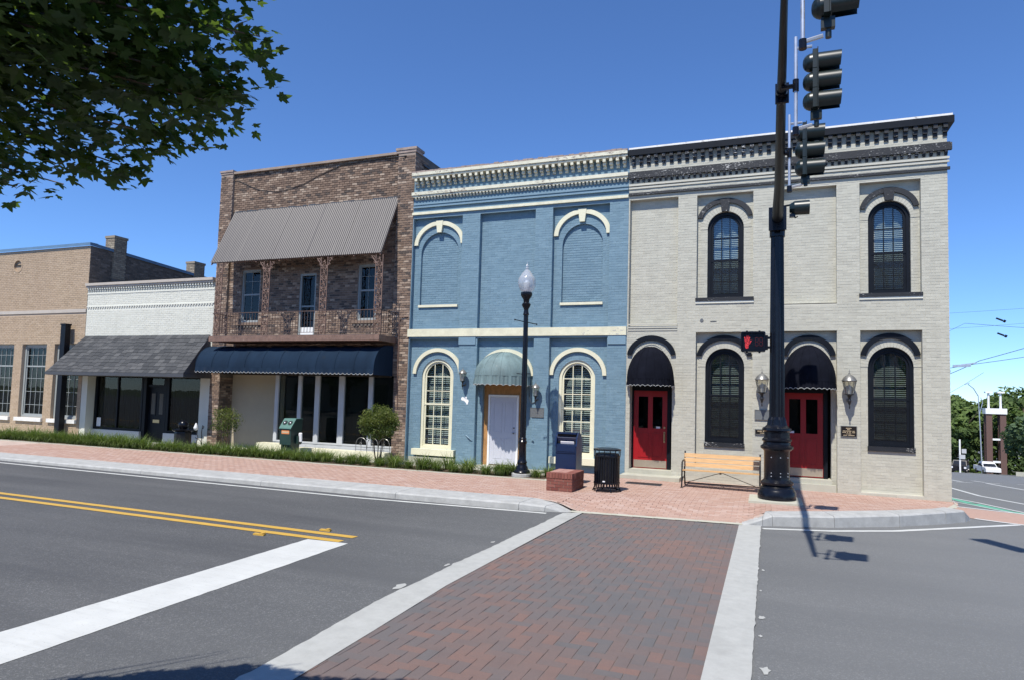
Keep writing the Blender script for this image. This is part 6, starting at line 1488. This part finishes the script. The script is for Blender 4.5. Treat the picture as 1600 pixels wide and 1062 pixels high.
def leafy(mb, c_, n, spread, size, R, tone=(0, 1)):
    for i in range(n):
        p = Vector(c_)+Vector((R.gauss(0, spread), R.gauss(0, spread), R.gauss(0, spread*0.8)))
        a = Vector((R.gauss(0, 1), R.gauss(0, 1), R.gauss(0.4, 0.8))).normalized(); b = a.orthogonal().normalized(); b.rotate(Matrix.Rotation(R.uniform(0, 6.28), 3, a)); c2 = a.cross(b); s_ = size*R.uniform(0.6, 1.3)
        mb.add([tuple(p-b*s_), tuple(p+c2*s_*0.42), tuple(p+b*s_), tuple(p-c2*s_*0.42)], [(0, 1, 2, 3)], R.uniform(*tone))
def shrub(x, y, h, label, loose, seed, crown0, wd):
    R = random.Random(seed); t = thing('shrub', label, 'shrub', (x, y, -0.05))
    st = M(); lf = M(); tips = []
    for i in range(6):
        a = 2*PI*i/6+R.uniform(-0.3, 0.3); p0 = (x+0.05*math.cos(a), y+0.05*math.sin(a), -0.06); p1 = (x+wd*0.35*math.cos(a)*R.uniform(0.5, 1), y+wd*0.3*math.sin(a), crown0+0.1); p2 = (x+wd*math.cos(a)*R.uniform(0.4, 0.75), y+wd*0.8*math.sin(a)*R.uniform(0.4, 0.8), h*R.uniform(0.72, 0.92))
        st.tube([p0, ((p0[0]+p1[0])/2+R.uniform(-.03, .03), (p0[1]+p1[1])/2, (p0[2]+p1[2])/2), p1, p2], 0.017, 5, r1=0.005); tips += [p1, p2]
        for q in range(3):
            b = Vector(p1).lerp(Vector(p2), R.uniform(0.1, 0.8)); e = b+Vector((R.gauss(0, wd*0.4), R.gauss(0, wd*0.3), R.uniform(0.05, 0.3))); st.tube([tuple(b), tuple(e)], 0.006, 4, r1=0.003); tips.append(tuple(e))
    nc = 60 if loose else 170
    for i in range(nc):
        a = R.uniform(0, 2*PI); f = math.acos(R.uniform(-0.75, 1)); rr = R.uniform(0.45, 1)**0.6; zc = (h+crown0)/2; c_ = (x+wd*rr*math.sin(f)*math.cos(a), y+wd*0.85*rr*math.sin(f)*math.sin(a), zc+(h-crown0)/2*rr*math.cos(f)+R.uniform(-0.05, 0.08))
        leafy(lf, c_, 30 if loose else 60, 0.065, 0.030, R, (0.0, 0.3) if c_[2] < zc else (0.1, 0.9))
    for c_ in tips: leafy(lf, c_, 16, 0.05, 0.026, R)
    st.build('stem', 'bark', t); lf.build('foliage', 'shrubleaf', t)
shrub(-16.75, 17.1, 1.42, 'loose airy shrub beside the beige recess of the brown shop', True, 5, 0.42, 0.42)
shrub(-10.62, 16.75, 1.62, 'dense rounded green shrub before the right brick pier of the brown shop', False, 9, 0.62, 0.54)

# maple overhead: trunk stands out of frame to the left, limbs reach into the picture
R = random.Random(21)
def maple_leaf(mb, p, nrm, dr, s_, tone):
    """five lobed leaf with a slight fold"""
    nrm = nrm.normalized(); dr = (dr-nrm*dr.dot(nrm)).normalized(); sd = nrm.cross(dr)
    pts = [(0, 0), (-0.16, -0.10), (-0.40, -0.02), (-0.30, 0.14), (-0.62, 0.34), (-0.52, 0.42), (-0.56, 0.58), (-0.26, 0.50), (-0.22, 0.60), (-0.13, 0.86), (0, 1.08), (0.13, 0.86), (0.22, 0.60), (0.26, 0.50), (0.56, 0.58), (0.52, 0.42), (0.62, 0.34), (0.30, 0.14), (0.40, -0.02), (0.16, -0.10)]
    v = [tuple(p+dr*0.35*s_)]+[tuple(p+sd*(a*s_)+dr*(b*s_)-nrm*(abs(a)*0.22*s_+b*b*0.12*s_)) for a, b in pts]
    n = len(pts); mb.add(v, [(0, 1+i, 1+(i+1) % n) for i in range(n)], tone)
mt_ = thing('maple_tree', 'dark maple branches and leaves hanging in at the top left of the photo', 'tree', (-6.4, -0.9, 0.0))
tr = M(); tr.tube([(-6.4, -0.9, -0.1), (-6.42, -0.9, 1.2), (-6.35, -0.85, 2.6), (-6.2, -0.75, 3.6), (-6.1, -0.9, 5.2), (-6.2, -1.1, 7.0)], 0.19, 12, r1=0.05)
tr.build('trunk', 'bark', mt_, smooth=True)
br = M(); anchors = []
tips = [(-1.92, 2.03, 3.43), (-2.22, 2.05, 3.27), (-2.55, 2.1, 3.12), (-2.06, 2.0, 3.22), (-2.12, 1.95, 3.16), (-2.2, 2.0, 3.35), (-2.9, 2.2, 3.06), (-3.35, 2.25, 3.02), (-3.8, 2.3, 3.06), (-4.2, 2.3, 3.1), (-2.05, 1.9, 3.75), (-2.5, 1.9, 3.65), (-3.0, 1.95, 3.55), (-3.5, 2.0, 3.5), (-4.0, 2.1, 3.5), (-2.3, 1.7, 4.1), (-2.9, 1.7, 4.05), (-3.6, 1.8, 4.0), (-2.1, 1.75, 3.95), (-4.3, 1.9, 3.8)]
for tp in tips:
    s0 = Vector((-6.15, -0.8, 3.0+R.uniform(0, 0.8))); e = Vector(tp); m1 = s0.lerp(e, 0.35)+Vector((0, 0, 0.25+R.uniform(-.1, .1))); m2 = s0.lerp(e, 0.7)+Vector((R.uniform(-.1, .1), R.uniform(-.1, .1), 0.2))
    path = [s0, m1, m2, e]; br.tube([tuple(p) for p in path], 0.022, 6, r1=0.003)
    for k in range(12):
        f = 0.45+0.55*k/11; a = (m1.lerp(m2, (f-0.35)/0.35) if f < 0.7 else m2.lerp(e, (f-0.7)/0.3)); anchors.append((a, 0.16 if k < 10 else 0.07))
LV = []
def zlow(x, y):
    """underside of the leaf mass: rises from left to right"""
    return interp(x, [(-4.6, 3.0), (-3.8, 2.96), (-3.3, 2.97), (-2.9, 2.99), (-2.5, 3.04), (-2.25, 3.08), (-2.0, 3.17), (-1.88, 3.33), (-1.75, 3.42)])
def ok(p): return p.z > zlow(p.x, p.y)-0.02+(2.3-p.y)*0.25*0 and p.x < -1.92-(0.14 if p.z > 3.7 else 0) and p.y+0.58*p.z < interp(p.x, [(-3.3, 4.0), (-2.7, 4.25)])-R.random()*0.12-max(0, -3.9-p.x)*0.9
for a, sp in anchors:
    for q in range(44):
        p = a+Vector((R.gauss(0, sp), R.gauss(0, sp*0.7), R.gauss(-0.02, sp*0.7)))
        if ok(p): LV.append(p)
for q in range(12500):   # interior mass
    x = R.uniform(-4.9, -1.85); y = R.uniform(1.0, 2.35); zl = zlow(x, y)+0.06; z = zl+abs(R.gauss(0, 0.55))
    p = Vector((x, y, z))
    edge = -1.95-0.35*max(0, 1-abs(z-3.5)*1.2)*0
    if z < 4.7 and ok(p) and not (x > -2.3 and z < 3.5 and R.random() < 0.7): LV.append(p)
gaps = [Vector((R.uniform(-4.6, -2.1), R.uniform(1.2, 2.2), R.uniform(3.0, 4.3))) for _ in range(16)]
LV = [p for p in LV if all((p-g).length > 0.09 for g in gaps)]
for q in range(6500):   # the rest of the crown, above and left of the frame
    a = R.uniform(0, 2*PI); f = math.acos(R.uniform(-0.9, 1)); rr = R.uniform(0.3, 1)**0.5
    p = Vector((-6.3+2.7*rr*math.sin(f)*math.cos(a), -1.3+2.4*rr*math.sin(f)*math.sin(a), 5.4+2.3*rr*math.cos(f)))
    if p.y+0.58*p.z < 2.6 and not (p.y > 0.7 and p.x > -1.72*p.y-0.3): LV.append(p)
LV.sort(key=lambda p: (p-Vector((-2.9, 2.1, 3.3))).length)
def leaf_dir(): return Vector((R.gauss(0.3, 0.6), R.gauss(0.25, 0.5), R.gauss(-0.55, 0.35))), Vector((R.gauss(0, 0.5), R.gauss(0, 0.5), 1))
rest = M(); LM = []
for i in range(8):
    mb = M(); maple_leaf(mb, Vector((0, 0, 0)), Vector((0, R.uniform(-.2, .2), 1)), Vector((0, 1, 0)), 0.078, i/7)
    me = bpy.data.meshes.new('leaf'); me.from_pydata(mb.v, [], mb.f); me.materials.append(MT['maple']); at = me.attributes.new('tone', 'FLOAT', 'FACE'); at.data.foreach_set('value', mb.t); LM.append(me)
for i, p in enumerate(LV):
    d_, n_ = leaf_dir(); s_ = 0.078*R.uniform(0.42, 0.92)
    if i < 300:
        n1 = n_.normalized(); d1 = (d_-n1*d_.dot(n1)).normalized(); s1 = n1.cross(d1)*-1
        o = bpy.data.objects.new('leaf', LM[R.randrange(8)]); C.objects.link(o)
        k = s_/0.078; o.matrix_world = Matrix(((s1.x*k, d1.x*k, n1.x*k, p.x), (s1.y*k, d1.y*k, n1.y*k, p.y), (s1.z*k, d1.z*k, n1.z*k, p.z), (0, 0, 0, 1))); attach(o, mt_)
    else: maple_leaf(rest, p, n_, d_, s_ if i < 9000 else s_*1.6, R.random())
tag(rest.build('foliage', 'maple', mt_), kind='stuff'); br.build('branches', 'bark', mt_)

# ------------------------------------------------------------------ distant things down the side street
def tree(x, y, h, w, label, mat='farleaf', seed=0, cat='tree', group=None, leaf=0.32, layered=False, z=None, n=1500, shape=1.0):
    R = random.Random(seed); zb = road_z(x, y)+0.2 if z is None else z
    t = thing('broadleaf_tree', label, cat, (x, y, zb), group)
    tk = M().tube([(x, y, zb-0.3), (x+0.1, y, zb+h*0.3), (x, y+0.1, zb+h*0.75)], 0.035*h, 8, r1=0.01*h)
    for i in range(6):
        a = 2*PI*i/6; tk.tube([(x, y, zb+h*(0.25+0.06*i)), (x+w*0.6*math.cos(a), y+w*0.6*math.sin(a), zb+h*(0.5+0.06*i))], 0.012*h, 5, r1=0.004*h)
    tk.build('trunk', 'bark', t)
    lumps = []
    for i in range(26):
        a = R.uniform(0, 2*PI); f = math.acos(R.uniform(-0.8, 1)); rr = R.uniform(0.45, 0.82)
        lumps.append((Vector((w*rr*math.sin(f)*math.cos(a), w*rr*math.sin(f)*math.sin(a), h*0.40*rr*math.cos(f)*shape)), R.uniform(0.22, 0.40)*w, R.uniform(-0.25, 0.25)))
    mb = M(); c0 = Vector((x, y, zb+h*0.58))
    for i in range(n):
        l, r, tn = R.choice(lumps); d_ = Vector((R.gauss(0, 1), R.gauss(0, 1), R.gauss(0, 1))).normalized(); k = R.uniform(0.75, 1.05)
        p = c0+l+Vector((d_.x*r*k, d_.y*r*k, d_.z*r*k*(0.45 if layered else 0.8)))
        nn = (d_+Vector((R.gauss(0, .5), R.gauss(0, .5), R.gauss(0.3, .5)))).normalized(); b = nn.orthogonal().normalized(); b.rotate(Matrix.Rotation(R.uniform(0, 6.28), 3, nn)); c2 = nn.cross(b); s_ = leaf*R.uniform(0.6, 1.4)
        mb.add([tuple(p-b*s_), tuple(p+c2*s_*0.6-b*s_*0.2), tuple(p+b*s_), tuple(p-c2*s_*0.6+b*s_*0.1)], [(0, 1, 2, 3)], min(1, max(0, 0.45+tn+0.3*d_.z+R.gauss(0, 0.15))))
    tag(mb.build('crown', mat, t), kind='stuff')
TG = 'distant trees down the side street'
back = [(31, 131, 12.5, 5.0), (35.5, 133, 13.0, 5.2), (38.5, 140, 15.5, 5.5), (41.5, 138, 17.5, 5.5), (46, 139, 17.5, 5.5), (50, 134, 17.5, 5.2), (56, 138, 17, 6), (26, 136, 13, 5.5), (62, 140, 17, 6), (44.5, 128, 14, 4.5), (29, 128, 10, 4), (33.5, 137, 14, 5), (36.5, 129.5, 12.5, 4.6), (39.5, 131, 14.5, 4.6), (27.5, 132, 11.5, 4.5), (31.5, 142, 15, 5), (48, 128, 14, 4.8), (24, 131, 12, 5)]
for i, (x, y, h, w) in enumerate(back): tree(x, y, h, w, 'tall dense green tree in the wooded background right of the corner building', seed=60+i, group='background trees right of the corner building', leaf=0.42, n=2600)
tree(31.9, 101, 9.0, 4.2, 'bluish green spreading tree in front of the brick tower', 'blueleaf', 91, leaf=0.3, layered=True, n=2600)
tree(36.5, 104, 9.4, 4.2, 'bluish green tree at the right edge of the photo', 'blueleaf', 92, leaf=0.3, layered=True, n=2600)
mb = M(); R = random.Random(8)
for i in range(7500):
    a = R.uniform(24, 66); leafy(mb, (a, 127.5+R.uniform(-1, 2.5)+(a-30)*-0.1, -8.2+R.uniform(0, 1)**1.3*5.0), 1, 0.2, 0.5, R, (0, 0.7))
tag(mb.build('hedge', 'farleaf', None), 'dark undergrowth along the foot of the distant trees', 'undergrowth', kind='stuff')
# brick tower
tx, ty = 33.7, 124.5; tz = road_z(tx, ty)-0.2
t = thing('brick_tower', 'narrow open brick tower with white cap and two white posts on top', 'tower', (tx, ty, tz))
for sx in (-0.92, 0.92):
    for sy in (-0.45, 0.45): M().box(tx+sx-0.40, tx+sx+0.40, ty+sy-0.25, ty+sy+0.25, tz, tz+9.6).build('brick_leg', 'towerbrick', t)
M().box(tx-1.42, tx+1.42, ty-0.85, ty+0.85, tz+9.61, tz+10.5).build('cap', 'white', t)
for z in (2.0, 5.5): M().box(tx-0.50, tx+0.50, ty-0.68, ty-0.22, tz+z, tz+z+0.28).build('white_beam', 'white', t)
for sx in (-0.8, 0.8): M().cyl((tx+sx, ty, tz+10.5), (tx+sx, ty, tz+12.9), 0.16, n=10).box(tx+sx-0.48, tx+sx+0.48, ty-0.4, ty+0.4, tz+12.9, tz+13.15).build('post', 'white', t)
# street light pole with arm and other poles
qx, qy = 29.9, 117.2; qz = road_z(qx, qy)
t = thing('light_pole', 'slender grey metal light pole rising left of the brick tower', 'light pole', (qx, qy, qz))
M().tube([(qx+0.15, qy, qz), (qx, qy, qz+6), (qx-0.2, qy, qz+11.6)], 0.09, 8, r1=0.06).build('pole', 'steel', t)
M().tube([(qx-0.2, qy, qz+11.5), (qx-0.9, qy-0.5, qz+12.6), (qx-1.7, qy-1, qz+13.2)], 0.06, 6).tube([(qx-0.1, qy, qz+8.6), (qx+0.35, qy, qz+10.6), (qx+0.1, qy, qz+11.3)], 0.05, 6).build('arm', 'steel', t)
M().obox((qx-1.85, qy-1.05, qz+13.28), (0.35, 0.1, 0.12), (0, 0.12, 0), (0, 0, 0.05)).build('lamp_head', 'steel', t)
qx, qy = 25.35, 109; qz = road_z(qx, qy)
t = thing('sign_post', 'white post with small pale sign boards beyond the dark vehicle', 'sign post', (qx, qy, qz))
M().box(qx-0.09, qx+0.09, qy-0.06, qy+0.06, qz, qz+4.6).build('post', 'white', t)
M().box(qx+0.2, qx+0.75, qy-0.1, qy-0.07, qz+2.7, qz+3.3).build('sign_board', 'winwhite', t); M().box(qx-0.12, qx+0.6, qy-0.14, qy-0.11, qz+1.9, qz+2.5).build('sign_board', 'winwhite', t)
# vehicles
def vehicle(name, label, cat, loc, head, L, Wd, prof, cab, paint, pickup):
    t = thing(name, label, cat, loc); t.rotation_euler = (0, 0, head)
    o_ = WL[t.name]; WL[t.name] = Vector((0, 0, 0))
    def P(mb, nm, mt__, par=None): ob = mb.build(nm, mt__, None); ob.parent = par or t; return ob
    h = Wd/2
    b = M().prism(prof, -h, h, plane='xz'); body = P(b, 'body', paint)
    c = M(); n = len(cab)
    c.v = [(p[0], -h*p[2], p[1]) for p in cab]+[(p[0], h*p[2], p[1]) for p in cab]; c.f = [tuple(range(n)), tuple(reversed(range(n, 2*n)))]+[(i, i+n, (i+1) % n+n, (i+1) % n) for i in range(n)]; c.t = [0.5]*len(c.f); P(c, 'cab', paint)
    (xr, zr, kr), (xr2, zr2, kr2), (xf2, zf2, kf2), (xf, zf, kf) = cab[0], cab[1], cab[2], cab[3]
    w_ = M().add([(xf+0.02, -h*kf*0.9, zf+0.06), (xf+0.02, h*kf*0.9, zf+0.06), (xf2+0.05, h*kf2*0.9, zf2-0.08), (xf2+0.05, -h*kf2*0.9, zf2-0.08)], [(0, 1, 2, 3)]); P(w_, 'windshield', 'carglass')
    for s_ in (-1, 1):
        sw_ = M().add([(xr+0.15, s_*(h*kr+0.012), zr+0.06), (xf-0.15, s_*(h*kf+0.012), zf+0.06), (xf2-0.05, s_*(h*kf2+0.012), zf2-0.1), (xr2+0.08, s_*(h*kr2+0.012), zr2-0.1)], [(0, 1, 2, 3)]); P(sw_, 'side_window', 'carglass')
    fx = L/2
    g = M().box(fx-0.02, fx+0.03, -h*0.72, h*0.72, 0.62, 1.02); P(g, 'grille', 'carblack')
    P(M().box(fx-0.05, fx+0.06, -h, h, 0.38, 0.58), 'bumper', 'carblack')
    for s_ in (-1, 1):
        P(M().box(fx-0.06, fx+0.035, s_*h*0.86-0.13, s_*h*0.86+0.13, 0.74, 1.0), 'headlight', 'frost')
        P(M().box(cab[3][0]-0.2, cab[3][0]+0.05, s_*(h+0.12)-0.1, s_*(h+0.12)+0.1, 1.2, 1.38), 'mirror', 'carblack')
    for x in (-L*0.30, L*0.31):
        for s_ in (-1, 1):
            ty_ = P(M().cyl((x, s_*(h-0.22), 0.37), (x, s_*(h+0.02), 0.37), 0.38, n=20), 'tyre', 'rubber')
            P(M().cyl((x, s_*(h-0.0), 0.37), (x, s_*(h+0.035), 0.37), 0.21, n=14), 'rim', 'chrome', ty_)
    return t
pz_ = road_z(30.8, 119.5)
vehicle('pickup_truck', 'white pickup truck with dark grille near the foot of the brick tower', 'pickup truck', (30.9, 118.2, road_z(30.9, 118.2)), math.atan2(-0.998, 0.03), 5.2, 1.9,
        [(-2.8, 0.5), (-2.8, 1.12), (-0.9, 1.12), (-0.85, 1.15), (1.3, 1.15), (2.6, 1.08), (2.78, 0.95), (2.8, 0.5), (2.2, 0.42), (-2.2, 0.42)],
        [(-0.95, 1.14, 0.98), (-0.8, 1.82, 0.80), (0.55, 1.84, 0.80), (1.35, 1.15, 0.96)], 'carwhite', True)
vehicle('parked_car', 'dark off road vehicle seen beside the corner building edge', 'car', (26.4, 113.5, road_z(26.4, 113.5)), math.atan2(-0.9, -0.3), 4.4, 1.85,
        [(-2.1, 0.5), (-2.1, 1.1), (1.0, 1.12), (2.1, 1.05), (2.15, 0.5), (1.6, 0.42), (-1.6, 0.42)],
        [(-2.0, 1.1, 0.98), (-1.9, 1.78, 0.88), (0.35, 1.8, 0.86), (0.8, 1.12, 0.96)], 'carblack', False)
# overhead wires across the side street
def wire(label, pts, r=0.018, hang=()):
    t = thing('overhead_wire', label, 'wire', pts[0])
    P = []
    for a, b in zip(pts, pts[1:]):
        for i in range(8): f = i/8; P.append((a[0]+(b[0]-a[0])*f, a[1]+(b[1]-a[1])*f, a[2]+(b[2]-a[2])*f-0.35*math.sin(PI*f)*0.5))
    P.append(pts[-1]); M().tube(P, r, 4).build('cable', 'cable', t)
    return t
wire('overhead wire highest over the side street', [(6, 46, 7.6), (22, 48, 8.9)], 0.008)
wire('second overhead wire down over the side street', [(6, 46, 6.6), (22, 48, 8.1)], 0.008)
wire('thick overhead span cable sloping up to the right', [(7, 46, 2.9), (12, 47, 5.0), (22, 49, 8.8)], 0.022)
wire('thick lower overhead cable with a pale fitting', [(7, 46, 4.35), (11.5, 46.5, 4.75), (22, 49, 7.1)], 0.02)
wire('thin wire from the building corner rising right', [(7, 46, 5.4), (11.2, 46.6, 7.2), (22, 49, 6.9)], 0.012)
wire('faint wire falling to the left near the trees', [(8, 46, 1.8), (12.2, 47, 4.3)], 0.010)
for px_, pz__ in ((13.05, 7.45), (13.1, 6.55)):
    M().obox((px_, 47, pz__), (0.17, 0, -0.08), (0, 0.04, 0), (0.02, 0, 0.04)).cyl((px_+0.2, 47, pz__-0.08), (px_+0.3, 47, pz__-0.14), 0.08, n=8).build('insulator', 'blackmetal', None, origin=(px_, 47, pz__))
    o = bpy.context.scene.collection.objects[-1]; tag(o, ('upper' if pz__ > 7 else 'lower')+' black insulator clamp on the thin wires right of the corner building', 'insulator')
o = M().obox((10.95, 46.4, 4.66), (0.45, 0, 0.02), (0, 0.08, 0), (0, 0, 0.07)).obox((11.3, 46.4, 4.78), (0.4, 0, 0.06), (0, 0.03, 0), (0, 0, 0.03)).build('cable_fitting', 'steel', None, origin=(10.95, 46.4, 4.66)); tag(o, 'pale grey fitting hanging on the thick lower cable', 'cable fitting')
o = M().box(10.1, 10.2, 46.3, 46.4, 4.3, 4.95).box(10.0, 10.35, 46.3, 46.4, 4.25, 4.40).build('cable_hanger', 'charcoal', None, origin=(10.15, 46.35, 4.3)); tag(o, 'dark cable hanger right at the corner building edge', 'cable hanger')

# ------------------------------------------------------------------ street light out of frame whose arm throws a shadow on the road
t = thing('street_light', 'tall cobra head street light on the near corner, outside the frame', 'street light', (4.9, 4.6, -0.1))
M().tube([(4.9, 4.6, -0.1), (4.9, 4.6, 5), (4.88, 4.65, 7.6)], 0.11, 10, r1=0.07).build('pole', 'blackmetal', t, smooth=True)
M().tube([(4.88, 4.65, 7.5), (4.5, 5.4, 7.95), (3.35, 7.9, 8.1)], 0.05, 8).build('arm', 'blackmetal', t)
M().obox((3.05, 8.5, 8.1), (-0.22, 0.48, 0), (0.15, 0.07, 0), (0, 0, 0.07)).obox((3.05, 8.5, 8.02), (-0.14, 0.3, 0), (0.1, 0.045, 0), (0, 0, 0.05)).build('lamp_head', 'blackmetal', t)
# the other side of the street, behind the camera (seen in the shop glass)
for i, (x, y, h, w) in enumerate([(-24, -10, 7.5, 3.4), (-17, -9.5, 8, 3.4), (3, -11, 8, 3.5), (10, -10, 7.5, 3.3), (-33, -10, 8, 3.4)]):
    tree(x, y, h, w, 'street tree on the opposite pavement behind the viewer', seed=120+i, group='street trees behind the viewer', leaf=0.22, z=0.1, n=1500)
ob = thing('brick_building', 'plain brick shop row across the street behind the viewer', 'building', (-8, -18, 0))
mb = M(); hs = [(-44+i*4.2, -41.6+i*4.2, 0.6, 2.8, 0) for i in range(16)]+[(-44+i*4.2, -42.6+i*4.2, 4.4, 6.2, 0) for i in range(16)]
wall(mb, -46, 24, 0, 7.4, -17, hs); mb.quad((-46, -17, 7.4), (24, -17, 7.4), (24, -30, 7.4), (-46, -30, 7.4)).quad((-46, -30, 0), (24, -30, 0), (24, -30, 7.4), (-46, -30, 7.4)).quad((24, -17, 0), (24, -30, 0), (24, -30, 7.4), (24, -17, 7.4)).quad((-46, -17, 0), (-46, -30, 0), (-46, -30, 7.4), (-46, -17, 7.4))
mb.build('wall', 'tanwall', ob)
mb = M()
for h in hs: mb.box(h[0], h[1], -17.3, -17.25, h[2], h[3])
mb.build('window', 'carglass', ob)
struct(M().box(-60, 60, -17, -1.5, -0.3, 0.11), 'opposite_pavement', 'pinksand')

# ------------------------------------------------------------------ labels that single out each clump and each tree by its place in its row
ORD = 'first second third fourth fifth sixth seventh eighth ninth tenth eleventh twelfth thirteenth fourteenth fifteenth sixteenth seventeenth eighteenth nineteenth twentieth'.split()
rows = {}
for o in SC.objects:
    l = o.get('label', '')
    if 'strap leaved clump' in l or l.startswith('tall dense green tree') or l.startswith('street tree on'): rows.setdefault(l, []).append(o)
for l, os_ in rows.items():
    far_ = l.startswith('tall dense'); os_.sort(key=lambda o: o.location.x/(o.location.y if far_ else 1))
    for i, o in enumerate(os_):
        n = ORD[i] if i < len(ORD) else 'rightmost'
        if 'strap' in l:
            kd, wh_ = l.split(' strap leaved clump in the planting strip before the ')
            o['label'] = kd.replace(' front row', '').replace(' back row', '')+' strap leaved clump, '+n+' from left in '+('front' if 'front' in kd else 'back')+' row before '+wh_
        elif far_: o['label'] = 'tall dense green tree, '+n+' from the left in the woods beyond the side street'
        else: o['label'] = 'street tree behind the viewer, '+n+' from the left on the opposite pavement'
